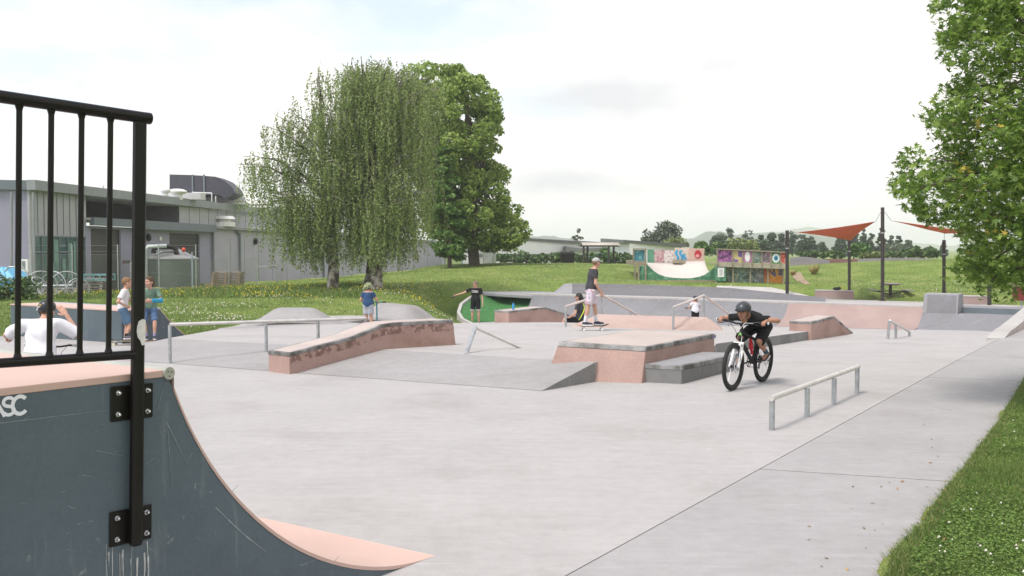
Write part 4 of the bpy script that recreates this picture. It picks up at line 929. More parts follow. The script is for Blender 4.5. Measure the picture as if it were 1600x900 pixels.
def platform():
    Y = 51.0; c = PY(1175, 445, Y); t = thing('viewing_platform', 'raised timber platform with seven painted panels and an orange lower wall', 'platform', c)
    top = lambda x: 388.5 + (x - 1121) * .052; mid = lambda x: 411 + (x - 1121) * .03; bt_ = lambda x: 417.5 + (x - 1121) * .035
    xs_ = [1121, 1144.5, 1160.5, 1175.5, 1190.5, 1205, 1219.5, 1228.5]
    arts = [('magenta_mural', [(.42, .13, .36), (.45, .16, .4), (.12, .05, .15), (.42, .13, .36)], 4), ('violet_mural', [(.17, .09, .3), (.17, .09, .3), (.5, .42, .2), (.5, .42, .2)], 1.6), ('rose_mural', [(.45, .2, .36), (.45, .2, .36), (.4, .17, .33)], 3), ('dark_green_mural', [(.07, .15, .1), (.12, .2, .15), (.3, .33, .28), (.05, .1, .07)], 5), ('mauve_mural', [(.42, .24, .32), (.4, .22, .3), (.14, .12, .13)], 2.4), ('leaf_mural', [(.03, .25, .09), (.03, .22, .08)], 2), ('red_mural', [(.5, .05, .03), (.5, .05, .03), (.5, .25, .2)], 4)]
    boards = []
    for k in range(7):
        a, b = xs_[k] + .9, xs_[k + 1] - .9
        boards.append(flatpoly(t, 'mural_panel', [(a, mid(a) - 2), (a, top(a) + 1.5), (b, top(b) + 1.5), (b, mid(b) - 2)], Y + .06, .05, art(*arts[k])))
    def blob(k, cx, cy, rx_, rz_, m, dep=.052, nm='painted_shape'):
        o_ = MB().ell(PY(cx, cy, Y + dep), rx_, .012, rz_, 20, 8).build(nm, m, t, True); o_.parent = boards[k]
    blob(2, 1168, 401, .14, .28, M_WHITE); blob(5, 1212.5, 403.5, .2, .24, M_WHITE); blob(5, 1212.5, 403.5, .12, .14, mat('iris_blue', (.05, .3, .45), .5), .044); blob(5, 1212.5, 403.5, .05, .06, M_BLK, .036)
    # graffiti strokes on the magenta panel
    mg = MB()
    for k in range(9):
        x = 1124 + k * 2.1; mg.tube([PY(x, 405 - k * .7, Y + .05), PY(x + 1.2, 401.5 - k * .8, Y + .05), PY(x + 1.9, 404.5 - k * .7, Y + .05)], .012, 4)
    o_ = mg.build('dark_scribble', mat('dark_paint', (.05, .03, .08), .6), t, True); o_.parent = boards[0]
    for x in xs_: flatpoly(t, 'frame_post', [(x - .9, mid(x) + 3), (x - .9, top(x)), (x + .9, top(x)), (x + .9, mid(x) + 3)], Y, .05, M_TIM)
    flatpoly(t, 'top_beam', [(1120, top(1120) + 1.2), (1120, top(1120) - .6), (1230.5, top(1230) - .6), (1230.5, top(1230) + 1.2)], Y - .06, .25, M_TIM)
    flatpoly(t, 'deck_beam', [(1120, bt_(1120) - 1), (1120, mid(1120) - 1.5), (1229, mid(1229) - 1.5), (1229, bt_(1229) - 1)], Y + .055, .09, mat('pale_timber', (.34, .31, .24), .8, var=.25, scale=5))
    flatpoly(t, 'deck', [(1121, mid(1121) + 2), (1121, mid(1121) + .5), (1228, mid(1228) + .5), (1228, mid(1228) + 2)], Y + .16, 2.2, M_TIM)
    lw = [(1136, 1160, ('slate_mural', [(.10, .16, .13), (.16, .24, .22), (.3, .34, .22), (.08, .12, .11)], 2.2)), (1160.2, 1178, ('slate_mural', [], 1)), (1178.2, 1194, ('grey_mural', [(.10, .11, .10), (.2, .21, .2), (.13, .14, .12), (.3, .3, .3)], 3)), (1194.2, 1202, ('orange_mural', [(.55, .15, .03), (.6, .24, .04), (.6, .12, .03)], 1.3)), (1202.2, 1223, ('orange_mural2', [(.62, .24, .03), (.62, .22, .03), (.64, .3, .05), (.12, .1, .16)], .9))]
    for a, b, ar in lw: flatpoly(t, 'lower_wall', [(a, 444), (a, bt_(a) - .8), (b, bt_(b) - .8), (b, 444)], Y + .5, .05, art(*ar))
    for x in (1145.5, 1172.5, 1200, 1224.5): flatpoly(t, 'timber_post', [(x - 1.1, 445), (x - 1.1, bt_(x) - 2), (x + 1.1, bt_(x) - 2), (x + 1.1, 445)], Y + .2, .12, M_TIM)
    flatpoly(t, 'green_box', [(1119, 439), (1119, 415.5), (1134.5, 415.5), (1134.5, 439)], Y + .1, .4, art('green_mural', [], 1))
    sg = flatpoly(t, 'notice_board', [(1121.5, 433), (1121.5, 418.5), (1131.5, 418.5), (1131.5, 433)], Y + .07, .02, M_WHITE)
    mg = MB()
    for k in range(9):
        a = PY(1123, 420.5 + k * 1.25, Y + .06); mg.box(a + Vector((.12, 0, 0)), (.2 - .03 * (k % 3), .004, .012))
    o_ = mg.build('notice_text', mat('grey_ink', (.3, .3, .32), .7), t, True); o_.parent = sg
platform()
# ---------------------------------------------------------------- buildings
M_LAV = mat('lavender_render', (.30, .295, .385), .8, var=.05, scale=.8, dark=(.86, .86, .86), dscale=.4)
M_METP = mat('light_metal_cladding', (.375, .38, .41), .55, .05, var=.07, scale=1.5)
M_FASC = mat('zinc_fascia', (.25, .27, .28), .5, .2, var=.10, scale=1)
M_FASB = mat('slate_blue_fascia', (.14, .17, .19), .5, .1, var=.06, scale=1)
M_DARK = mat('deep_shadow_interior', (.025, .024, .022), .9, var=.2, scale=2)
M_ROLL = mat('dark_roller_shutter', (.045, .042, .038), .6, var=.2, scale=2)
M_BLOCK = mat('grey_block_wall', (.40, .39, .455), .85, var=.06, scale=.9, dark=(.85, .85, .84), dscale=.3, bump=.2, bscale=20)
M_ROOF = mat('pale_metal_roof', (.55, .55, .55), .5, .1, var=.05, scale=.6)
def wallpoly(parent, name, corners, m, th=.15, n=None):
    """corners: 3D points of a vertical quad; thickness away from the camera"""
    c = [Vector(p) for p in corners]; nn = (c[1] - c[0]).cross(c[2] - c[1]).normalized()
    if nn.dot(c[0] - Vector((0, 0, 2))) < 0: nn = -nn
    B = [p + nn * th for p in c]; k = len(c)
    return MB().add(c + B, [tuple(range(k)), tuple(range(k, 2 * k))[::-1]] + [(i, k + i, k + (i + 1) % k, (i + 1) % k) for i in range(k)]).build(name, m, parent, True)
FA = Vector((-26.0, 52.0, 0)); FB = Vector((-22.6, 94.0, 0)); FD = (FB - FA)
def fpt(px, z, off=0.0):
    k = (px - 800) / FPX; t = (k * FA.y - FA.x) / (FD.x - k * FD.y); p = FA + FD * t; n_ = Vector((FD.y, -FD.x, 0)).normalized(); p = p + n_ * off; return Vector((p.x, p.y, z))
def fq(parent, name, px0, px1, z0, z1, m, off=0.0, th=.12):
    return wallpoly(parent, name, [fpt(px0, z0, off), fpt(px1, z0, off), fpt(px1, z1, off), fpt(px0, z1, off)], m, th)
def factory():
    t = thing('factory_building', 'grey and lavender factory with long metal roof edge and dark roller doors, far left', 'building', (-26, 60, -1))
    zt = 5.64
    # gable end facing the camera
    wallpoly(t, 'wall', [(-26, 52, -1.2), (-42, 50.5, -1.2), (-42, 50.5, 5.2), (-26, 52, 5.2)], M_LAV)
    wallpoly(t, 'fascia', [(-25.8, 51.8, 5.15), (-42, 50.2, 5.15), (-42, 50.2, 5.66), (-25.8, 51.8, 5.66)], M_FASB, .3)
    MB().prism([(-25.9, 51.9, 5.60), (-22.4, 96, 5.60), (-42, 96, 6.2), (-42, 50.4, 6.2)], [(-25.9, 51.9, 5.63), (-22.4, 96, 5.63), (-42, 96, 6.24), (-42, 50.4, 6.24)]).build('roof', M_ROOF, t, True)
    fq(t, 'fascia', 44, 452, 5.13, zt + .03, M_FASC, .5, .5)
    f_ = fq(t, 'wall', 48, 136, 2.7, 5.13, M_METP)                      # metal clad corner
    fq(t, 'wall', 48, 53, -1.3, 2.7, M_METP, 0.01)
    fq(t, 'wall', 281, 452, 3.84, 5.12, M_METP, .02)
    for px in list(range(60, 132, 10)) + [296, 312, 326, 340, 354, 368, 384, 400, 416, 432]:
        fq(t, 'cladding_joint', px, px + .5, 2.75 if px < 140 else 3.86, 5.1, M_FASB, .035, .02)
    # recessed terrace under the long roof
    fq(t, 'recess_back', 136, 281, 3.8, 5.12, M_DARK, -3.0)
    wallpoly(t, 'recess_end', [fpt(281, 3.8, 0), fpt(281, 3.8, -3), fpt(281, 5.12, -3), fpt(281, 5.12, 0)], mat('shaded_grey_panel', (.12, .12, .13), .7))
    MB().prism([fpt(136, 5.10, .3), fpt(281, 5.10, .3), fpt(281, 5.10, -3.1), fpt(136, 5.10, -3.1)], [fpt(136, 5.12, .3), fpt(281, 5.12, .3), fpt(281, 5.12, -3.1), fpt(136, 5.12, -3.1)]).build('soffit', M_METP, t, True)
    MB().prism([fpt(136, 3.7, .3), fpt(330, 3.7, .3), fpt(330, 3.7, -3.1), fpt(136, 3.7, -3.1)], [fpt(136, 3.84, .3), fpt(330, 3.84, .3), fpt(330, 3.84, -3.1), fpt(136, 3.84, -3.1)]).build('lower_roof', M_ROOF, t, True)
    fq(t, 'fascia', 136, 330, 3.38, 3.86, M_FASB, .5, .3)
    fq(t, 'gutter', 200, 330, 3.28, 3.40, M_FASB, .62, .12)
    # lower wall: glazing, doors, panels
    w1 = fq(t, 'window', 52, 135.5, -.35, 2.75, M_GLASS, -.05)
    def frame(a, b, z0, z1, w=.06, m=M_FASB, off=.02):
        o_ = fq(t, 'window_frame', a, b, z0, z1, m, off, .06); o_.parent = w1
    for px in (53, 66, 80, 93, 106, 120, 133): frame(px, px + 1.0, -.35, 2.7)
    frame(53, 134, 2.62, 2.7); frame(53, 134, 1.75, 1.81); frame(53, 134, .15, .2); frame(53, 134, -.38, -.3)
    M_TEAL = mat('pale_green_blind', (.16, .30, .25), .6, var=.2, scale=1.5)
    for px0, px1, z0, z1 in ((85, 92, 0, 2.5), (108, 113, .1, 2.3), (98, 103, .3, 1.4), (116, 119, .0, 2.4), (82, 90, .3, 1.2)):
        o_ = fq(t, 'blind', px0, px1, z0, z1, M_TEAL, .0, .02); o_.parent = w1
    fq(t, 'wall', 53, 134, -1.4, -.38, M_LAV, .01)
    fq(t, 'wall', 134, 142, -1.4, 3.36, M_LAV, .03)
    d1 = fq(t, 'roller_door', 139.5, 191.5, -1.4, 3.3, M_ROLL, -.15)
    fq(t, 'wall', 189, 265, -1.5, 3.36, M_LAV, .02); d2 = fq(t, 'roller_door', 262.5, 314.5, -1.5, 3.2, M_ROLL, -.15); fq(t, 'wall', 265, 312, 3.1, 3.36, M_LAV, .015); fq(t, 'wall', 142, 189, 3.2, 3.36, M_LAV, .015)
    fq(t, 'wall', 312, 330, -1.6, 3.36, M_LAV, .02)
    for k in range(12): 
        o_ = fq(t, 'shutter_slat', 265.4, 311.6, -.6 + k * .3, -.57 + k * .3, M_BLK, -.12, .03); o_.parent = d2
    o_ = fq(t, 'fire_sign', 191, 202, 1.02, 1.22, mat('dark_sign', (.05, .03, .03), .6), .05, .02)
    q = fpt(193, 1.12, .07); dd = MB().ell(q, .03, .06, .06, 10, 6).build('sign_symbol', mat('sign_red', (.5, .02, .02), .5), t, True); dd.parent = o_
    fq(t, 'door', 203, 208, -1.5, .9, mat('lavender_door', (.2, .2, .27), .6), .04, .03)
    for px in (230, 421): 
        MB().ell(fpt(px, 2.75 if px < 300 else 3.0, .15), .18, .18, .28, 10, 8).build('wall_lamp', M_BLACK, t, True)
    fq(t, 'alarm_box', 248, 251, 2.55, 2.8, M_WHITE, .12, .1)
    MB().tube([fpt(20, 4.9, 1.2), fpt(20, -1.1, 1.2)], .06, 8).build('downpipe', M_FASC, t, True)
    # doors, electrical cabinet at the gable
    wallpoly(t, 'meter_cabinet', [PY(32, 425, 51), PY(43, 425, 51), PY(43, 405, 51), PY(32, 405, 51)], M_WHITE, .2)
    wallpoly(t, 'cabinet_window', [PY(34, 420, 50.98), PY(39, 420, 50.98), PY(39, 408, 50.98), PY(34, 408, 50.98)], mat('grey_panel', (.2, .24, .24), .3), .02)
    MB().tube([PY(18, 300, 51.2), PY(18, 470, 51.2)], .07, 8).build('downpipe', M_FASC, t, True)
    # duct on the roof
    Yd = 78; out_ = [(265, 309), (265, 272.5), (300, 273.5), (318, 274.5), (336, 276), (350, 282), (362, 292), (368, 302), (352, 311), (345, 306), (336, 304), (300, 306)]
    A = [PY(x, y, Yd) for x, y in out_]; B = [p + Vector((0, 2.5, 0)) for p in A]; n = len(A)
    MB().add(A + B, [tuple(range(n))[::-1], tuple(range(n, 2 * n))] + [(i, (i + 1) % n, n + (i + 1) % n, n + i) for i in range(n)]).build('roof_duct', mat('dark_duct', (.055, .055, .07), .5, .2), t, True)
    for px in (301, 319):
        A = PY(px, 290, Yd - .05); MB().box(A, (.12, .1, 1.8)).build('duct_flange', M_FASB, t, True)
    def vent(px, y0, y1, Y, w):
        a = PY(px, y1, Y); b = PY(px, y0, Y); m = MB(); m.tube([a, b - Vector((0, 0, .2))], w * .55, 12); m.ell(b - Vector((0, 0, .12)), w, w, .22, 14, 8); m.build('roof_vent', M_WHITE, t, True, smooth=True)
    vent(258, 295, 312, 68, .38); vent(277, 297, 312, 70, .7); vent(160, 289, 300, 60, .1)
    MB().box(PY(290, 307, 72), (2.6, 1.2, .5)).build('plant_box', M_ROOF, t, True)
    q = MB(); 
    for a, b in (((300, 313), (300, 301)), ((331, 315), (331, 302)), ((300, 301), (331, 302)), ((306, 308), (306, 302)), ((337, 316), (337, 306))): q.tube([PY(*a, 74), PY(*b, 74)], .06, 6)
    q.build('roof_frame', M_ROOF, t, True)
    for a in ((322, 318, 40), (366, 322, 46)):
        p = PY(a[0] + 10, a[1] - 3, 80); MB().prism([p + Vector((-1.6, 0, 0)), p + Vector((2.2, 0, 0)), p + Vector((2.2, 3, 0)), p + Vector((-1.6, 3, 0))], [p + Vector((.2, 1, .95)), p + Vector((.6, 1, .95)), p + Vector((.6, 2, .95)), p + Vector((.2, 2, .95))]).build('roof_light', M_WHITE, t, True)
factory()
WA = Vector((-24.0, 76.5, 0)); WB = Vector((-8.9, 130, 0)); WD = WB - WA
def wpt(px, z, off=0.0):
    k = (px - 800) / FPX; t = (k * WA.y - WA.x) / (WD.x - k * WD.y); p = WA + WD * t; n_ = Vector((WD.y, -WD.x, 0)).normalized(); p = p + n_ * off
    if z is None: z = 3.72 + (2.85 - 3.72) * t
    return Vector((p.x, p.y, z))
def longwall():
    t = thing('warehouse', 'long low grey block warehouse receding behind the weeping birches', 'building', (-20, 90, -1.5))
    def q(name, a, b, z0, z1, m, off=0.0, th=.2):
        return wallpoly(t, name, [wpt(a, z0, off), wpt(b, z0, off), wpt(b, z1, off) if z1 is not None else wpt(b, None, off), wpt(a, z1, off)], m, th)
    q('wall', 331, 697, -2.2, None, M_BLOCK)
    wallpoly(t, 'wall', [wpt(697, -2.2), wpt(697, -2.2) + Vector((-14, 5, 0)), wpt(697, None) + Vector((-14, 5, 0)), wpt(697, None)], M_BLOCK, -.2)
    # roof
    a, b = wpt(331, None, .35), wpt(699, None, .35); w = Vector((-13, 4, .9)); MB().prism([a, b, b + w, a + w], [p + Vector((0, 0, .10)) for p in (a, b, b + w, a + w)]).build('roof', M_ROOF, t, True)
    a2, b2 = wpt(331, None, .42), wpt(699, None, .42); MB().prism([a2 - Vector((0, 0, .14)), b2 - Vector((0, 0, .14)), b - Vector((0, 0, .14)), a - Vector((0, 0, .14))], [a2 + Vector((0, 0, .06)), b2 + Vector((0, 0, .06)), b + Vector((0, 0, .06)), a + Vector((0, 0, .06))]).build('gutter', M_FASC, t, True)
    for px in (331, 373, 504): 
        m = MB(); m.tube([wpt(px, 3.3 - (px - 331) * .002, .15), wpt(px, -2, .15)], .09, 8)
        if px == 373: m.tube([wpt(px, 3.2, .15), wpt(px - 5, 3.35, .2), wpt(px - 5, 3.6, .2)], .09, 8)
        m.build('downpipe', M_FASB, t, True)
    for px in range(360, 690, 22): q('wall_joint', px, px + .35, -2, 3.0, mat('joint_grey', (.16, .155, .165), .9), .01, .01)
    # vent cowl on roof
    p = PY(349, 354, 78.5); MB().tube([p, p + Vector((0, 0, .35))], .95, 16).tube([p + Vector((0, 0, .35)), p + Vector((0, 0, .62))], .6, 16).tube([p + Vector((0, 0, .6)), p + Vector((0, 0, .85))], [1.0, .8], 16).build('roof_vent', M_WHITE, t, True)
    MB().ell(wpt(398, 2.6, .12), .2, .2, .3, 10, 8).build('wall_lamp', M_BLACK, t, True)
    return q
longwall()
for px, py, Y, l_ in ((497, 446, 93, 'white air conditioning unit by the grey warehouse wall, left of a smaller one'), (512, 447, 96, 'smaller grey air conditioning unit beside the white one')):
    p = PY(px, py, Y); t = thing('air_conditioner', l_, 'air conditioner', p); s_ = 1.0 if px < 500 else .7
    MB().box((0, 0, 0), (1.05 * s_, .4, .8 * s_)).build('housing', M_ROOF if px < 500 else M_FASC, t, bevel=.03)
    MB().ring((.12 * s_, -.21, 0), (0, 1, 0), .28 * s_, .02, 20, 6).ring((.12 * s_, -.21, 0), (0, 1, 0), .18 * s_, .015, 20, 6).disc((.12 * s_, -.205, 0), (0, 1, 0), .26 * s_, .01).build('fan_grille', M_FASB, t)
# white buildings far behind
def whiteb(label, px0, px1, yt0, yt1, yb, Y0, Y1, gable=False, roofm=None, name='school_building'):
    a = PY(px0, yb, Y0); b = PY(px1, yb, Y1); ta = PY(px0, yt0, Y0); tb_ = PY(px1, yt1, Y1); t = thing(name, label, 'building', a.lerp(b, .5)); M_W = mat('white_cladding', (.80, .80, .83), .6, var=.03, scale=.5)
    back = Vector((-1.5, 12, 0)); c = [Vector((p.x, p.y, -1.5)) for p in (a, b)]
    MB().prism([c[0], c[1], c[1] + back, c[0] + back], [ta, tb_, tb_ + back, ta + back]).build('wall', M_W, t, True)
    n_ = Vector((0, -.6, 0)); h = .35
    MB().prism([ta + n_ + Vector((-.8, 0, .0)), tb_ + n_ + Vector((.8, 0, 0)), tb_ + back + Vector((.8, 0, 0)), ta + back + Vector((-.8, 0, .0))], [ta + n_ + Vector((-.8, 0, h)), tb_ + n_ + Vector((.8, 0, h)), tb_ + back + Vector((.8, 0, h + .3)), ta + back + Vector((-.8, 0, h + .3))]).build('roof', mat('dark_roof_edge', (.12, .13, .125), .6), t, True)
    return t, a, b, ta, tb_
t, a, b, ta, tb_ = whiteb('long white school building with a dark sloping roof edge behind the grass mound', 735, 968, 371, 384.5, 402, 118, 150)
for px in (806, 842, 870, 922):
    k = (px - 735) / 233; p = a.lerp(b, k); p = PY(px, 396, p.y - .15); MB().box(p, (1.6, .2, 1.3)).build('window', M_GLASS, t, True)
p = a.lerp(b, .5); MB().prism([PY(735, 402, 117.8), PY(968, 402, 149.8), PY(968, 402, 150), PY(735, 402, 118)], [PY(735, 396.5, 117.8), PY(968, 398, 149.8), PY(968, 398, 150), PY(735, 396.5, 118)]).build('plinth', mat('dark_brick_plinth', (.09, .08, .085), .8), t, True)
whiteb('white building with a low pitched roof behind the mini ramp, left of the eucalyptus', 984, 1062, 379.5, 386, 402, 112, 118)
whiteb('small white flat roofed annex low beside the picnic shelter', 915, 992, 392, 391, 404, 125, 122, name='annex_building')
# picnic shelter
def shelter():
    Y = 92; c = PY(935, 412, Y); t = thing('picnic_shelter', 'open picnic shelter with a curved pale roof on four dark posts', 'shelter', c)
    S = []
    for k in range(9):
        s_ = k / 8; x = 907 + 58 * s_; S.append((x, 384.5, Y + 0))
    n = 9; V = []; F = []
    for i in range(n):
        ph = math.pi * i / (n - 1); dy = -1.6 * math.cos(ph); z = .35 * math.sin(ph)
        for px in (908, 966): p = PY(px, 384.5, Y + 1.5); V.append((p.x, p.y + dy, p.z + z)); V.append((p.x, p.y + dy * .97, p.z + z - .06))
    for i in range(n - 1): k = i * 4; F += [(k, k + 2, k + 6, k + 4), (k + 1, k + 5, k + 7, k + 3), (k, k + 4, k + 5, k + 1), (k + 2, k + 3, k + 7, k + 6)]
    mesh('curved_roof', V, F, mat('pale_shelter_roof', (.42, .39, .33), .6), t, True, smooth=True)
    a, b = PY(907.5, 384.8, Y - .2), PY(966.5, 384.8, Y - .2); MB().prism([a, b, b + Vector((0, 3.4, 0)), a + Vector((0, 3.4, 0))], [p + Vector((0, 0, .1)) for p in (a, b, b + Vector((0, 3.4, 0)), a + Vector((0, 3.4, 0)))]).build('roof_beam', M_POLE, t, True)
    for px, d in ((912, 0), (918, 3), (951, 0), (959, 3)): a = PY(px, 413, Y + d * .8); b = PY(px, 385, Y + d * .8); MB().tube([a - Vector((0, 0, .3)), b], .1, 8).build('post', M_POLE, t, True)
shelter()
picnic(937, 409, 93, 'teal picnic table inside the picnic shelter', mat('teal_paint', (.04, .2, .22), .6))
p = PY(887, 413, 88); t = thing('rubbish_bin', 'black wheeled bin standing on the grass mound left of the shelter', 'bin', p)
MB().prism([(-.5, -.3, 0), (.5, -.3, 0), (.5, .3, 0), (-.5, .3, 0)], [(-.62, -.4, 1.0), (.62, -.4, 1.0), (.62, .4, 1.0), (-.62, .4, 1.0)]).build('body', M_BLACK, t); MB().prism([(-.66, -.42, 1.0), (.66, -.42, 1.0), (.66, .42, 1.0), (-.66, .42, 1.0)], [(-.5, -.3, 1.16), (.5, -.3, 1.16), (.5, .3, 1.16), (-.5, .3, 1.16)]).build('lid', M_BLK, t); MB().tube([(-.5, .4, 1.05), (.5, .4, 1.05)], .03, 6).build('handle', M_BLK, t)
# tank
def tank():
    c = PY(270, 458, 62); c.z = -.85; t = thing('water_tank', 'large round grey green water tank with a conical top and pipework', 'tank', c); m = mat('grey_green_tank', (.10, .125, .11), .6, var=.1, scale=1.2, dark=(.8, .85, .8), dscale=.7)
    MB().tube([(0, 0, 0), (0, 0, 2.15)], 1.62, 32).build('body', m, t, smooth=True); MB().tube([(0, 0, 2.15), (0, 0, 2.2), (0, 0, 2.85)], [1.66, 1.66, .35], 32).build('cone_top', mat('tank_top', (.24, .25, .25), .6), t, smooth=True)
    MB().box((0, -.3, 2.7), (.9, .6, .3)).build('hatch', M_FASC, t, bevel=.03)
    MB().tube([(-.8, -1.1, 2.55), (-.75, -1.1, 2.85), (-.4, -1.0, 2.95), (.3, -.9, 2.95), (.55, -.9, 2.8), (.6, -.9, 2.45)], .16, 10).build('black_pipe', M_BLACK, t, smooth=True)
    MB().tube([(-1.0, -1.9, -.1), (-1.0, -1.9, 2.7), (-.9, -1.8, 2.95), (.1, -1.3, 3.0)], .13, 10).build('galvanised_pipe', mat('pale_galv_pipe', (.45, .5, .5), .5, .3), t, smooth=True)
    MB().tube([(-1.95, -1.7, -.3), (-1.95, -1.7, 1.9), (-1.85, -1.65, 2.05), (-1.65, -1.6, 2.1)], .12, 10).build('white_pipe', M_WHITE, t, smooth=True)
    MB().ell((.95, -.6, 2.75), .13, .13, .16, 10, 8).build('beacon', mat('red_beacon', (.6, .06, .03), .4), t)
    MB().tube([(1.78, -1.5, -.3), (1.78, -1.5, 2.6)], .05, 8).build('depth_pipe', mat('blue_grey_pipe', (.3, .38, .45), .5), t)
tank()
# pallets
def pallets(px, yb, Y, n, cols, label, m, jit=.03, w=1.2, name='pallet_stack'):
    b = PY(px, yb, Y); t = thing(name, label, 'pallets', b); rr = random.Random(px)
    for c_ in range(cols):
        for k in range(n):
            q = MB(); ox = (c_ - (cols - 1) / 2) * (w + .05) + rr.uniform(-jit, jit); oy = rr.uniform(-jit, jit); z = k * .145
            for j in range(3): q.box((ox, oy - .5 + .5 * j, z + .02), (w, .1, .02))
            for i_ in (-1, 0, 1):
                for j in range(3): q.box((ox + i_ * (w / 2 - .07), oy - .5 + .5 * j, z + .07), (.14, .1, .08))
            for j in range(6): q.box((ox, oy - .5 + .2 * j, z + .122), (w, .12, .02))
            q.build('pallet', m, t)
    return t
M_PAL = mat('weathered_pallet_wood', (.27, .20, .13), .8, var=.25, scale=8); M_PALG = mat('grey_pallet_wood', (.30, .28, .25), .8, var=.25, scale=8)
pallets(357, 457, 60, 9, 1, 'tall stack of brown wooden pallets against the grey wall, right of the tank', M_PAL, .05, 1.75)
pallets(330.5, 457, 60.5, 4, 1, 'short leaning pile of brown timber beside the tall pallet stack', M_PAL, .05, .45, 'timber_pile')
pallets(148, 466, 48, 7, 1, 'grey wooden pallet stack behind the hoop frame', M_PALG, .06, 1.3)
pallets(112, 468, 47, 4, 1, 'low grey pallet stack left of the taller grey one', M_PALG, .06, 1.1)
pallets(52, 477, 43, 6, 1, 'grey pallet stack behind the boy in the black helmet', M_PALG, .06, 1.1)
p = PY(243, 452, 58); pallets(243, 457, 57, 2, 1, 'small stack of pallets in front of the water tank', M_PALG, .03, .9)
p = PY(151, 438, 47); t = thing('steel_frame_bench', 'teal painted steel frame lying on the grey pallets', 'frame', p)
for d in (-.35, .35): MB().box((0, d, .28), (1.6, .05, .07)).box((0, d, .02), (1.6, .05, .05)).box((-.75, d, .15), (.06, .05, .3)).box((0, d, .15), (.06, .05, .3)).box((.75, d, .15), (.06, .05, .3)).build('side_frame', mat('teal_steel', (.16, .33, .35), .5), t)
MB().box((-.75, 0, .28), (.06, .7, .06)).box((.75, 0, .28), (.06, .7, .06)).build('cross_bar', mat('teal_steel', ()), t)
# blue skip
p = PY(14, 455, 46); t = thing('blue_container', 'sky blue plastic container with a ribbed lid at the left edge', 'container', p)
MB().prism([(-1.3, -.8, -.3), (.6, -.8, -.3), (.6, .8, -.3), (-1.3, .8, -.3)], [(-1.4, -.9, .6), (.72, -.9, .6), (.72, .9, .6), (-1.4, .9, .6)]).build('body', mat('sky_blue_plastic', (.05, .26, .50), .5), t, bevel=.04)
MB().prism([(-1.45, -.95, .61), (.78, -.95, .61), (.78, .95, .61), (-1.45, .95, .61)], [(-1.3, -.5, 1.15), (.15, -.5, 1.15), (.15, .5, 1.15), (-1.3, .5, 1.15)]).build('lid', mat('light_blue_plastic', (.12, .38, .58), .5), t, bevel=.04)
q = MB()
for k in range(7): q.tube([(-1.2 + k * .26, -.97, .63), (-1.2 + k * .2, -.52, 1.17)], .03, 6)
q.build('lid_ribs', mat('light_blue_plastic', ()), t)
# hoop frame (old irrigation frame with spoked wheels)
def hoops():
    Y = 41.5; c = PY(65, 470, Y); c.z = TZ(c.x, c.y); t = thing('wheeled_pipe_frame', 'galvanised pipe frame with spoked steel wheels lying in front of the pallets', 'metal frame', c)
    for px, py, rp, dy, tilt in ((9, 449, 14, 0, 20), (57, 446, 13, .3, 35), (64, 447, 24, 1.2, 20), (84, 447, 23, .6, -15), (104, 448, 24, .2, 15), (122, 452, 17, .5, 40)):
        q = MB(); w = PY(px, py, Y + dy); r_ = rp / FPX * Y; ax = Vector((math.sin(R(tilt)), -math.cos(R(tilt)), 0)); q.ring(w, ax, r_, .024, 36, 6)
        a_ = ax.cross(Vector((0, 0, 1))).normalized()
        for k in range(4): an = R(k * 45 + 10); d = (a_ * math.cos(an) + Vector((0, 0, 1)) * math.sin(an)) * r_; q.tube([w - d, w + d], .011, 5)
        q.build('spoked_wheel', M_GALV, t, True)
    MB().tube([PY(12, 448, Y), PY(113, 446, Y + .5)], .05, 8).tube([PY(8, 424, Y), PY(14, 417, Y), PY(35, 417, Y), PY(52, 440, Y), PY(69, 470, Y)], .035, 8).tube([PY(40, 430, Y), PY(70, 466, Y)], .03, 6).tube([PY(95, 468, Y), PY(150, 466, Y + .5)], .03, 6).build('pipe_frame', M_GALV, t, True)
hoops()
# chain link fences
M_WIRE = mat('fence_wire', (.33, .34, .34), .5, .5)
def fence(name, label, pts, hts, barb=True, mesh_h=1.8, step=.16, wr=.005, pr=.032):
    """pts = post foot points"""
    t = thing(name, label, 'fence', pts[0])
    for p, h in zip(pts, hts): MB().tube([p, p + Vector((0, 0, h))], pr, 8).build('post', M_GALV, t, True)
    q = MB()
    for (p, h), (p2, h2) in zip(zip(pts, hts), zip(pts[1:], hts[1:])):
        for f in ((mesh_h / h), (mesh_h / h) * .5, .98, .86) if barb else ((mesh_h / h), .98): q.tube([p + Vector((0, 0, h * f)), p2 + Vector((0, 0, h2 * f))], wr * 1.6, 4, cap=False)
    q.build('line_wire', M_WIRE, t, True)
    q = MB()
    for (p, h), (p2, h2) in zip(zip(pts, hts), zip(pts[1:], hts[1:])):
        Lh = (p2 - p); Lh.z = 0; Ln = Lh.length; k = -mesh_h
        while k < Ln:
            for sg in (0, 1):
                x0, x1 = (k, k + mesh_h); z0, z1 = (0, mesh_h) if sg == 0 else (mesh_h, 0); a0_, a1_ = max(0, x0), min(Ln, x1)
                if a1_ - a0_ > .05:
                    za = z0 + (z1 - z0) * (a0_ - x0) / mesh_h; zb = z0 + (z1 - z0) * (a1_ - x0) / mesh_h
                    A = p.lerp(p2, a0_ / Ln) + Vector((0, 0, za)); B = p.lerp(p2, a1_ / Ln) + Vector((0, 0, zb)); q.tube([A, B], wr, 3, cap=False)
            k += step
    o_ = q.build('chain_link_mesh', M_WIRE, t, True)
pp = [(50, 44.5), (114, 46), (185, 47.5), (249, 50), (307, 53), (358, 55.5), (401, 58)]
pts = []
for px, Y in pp: p = PY(px, 470, Y); p.z = min(TZ(p.x, p.y), -.2); pts.append(p)
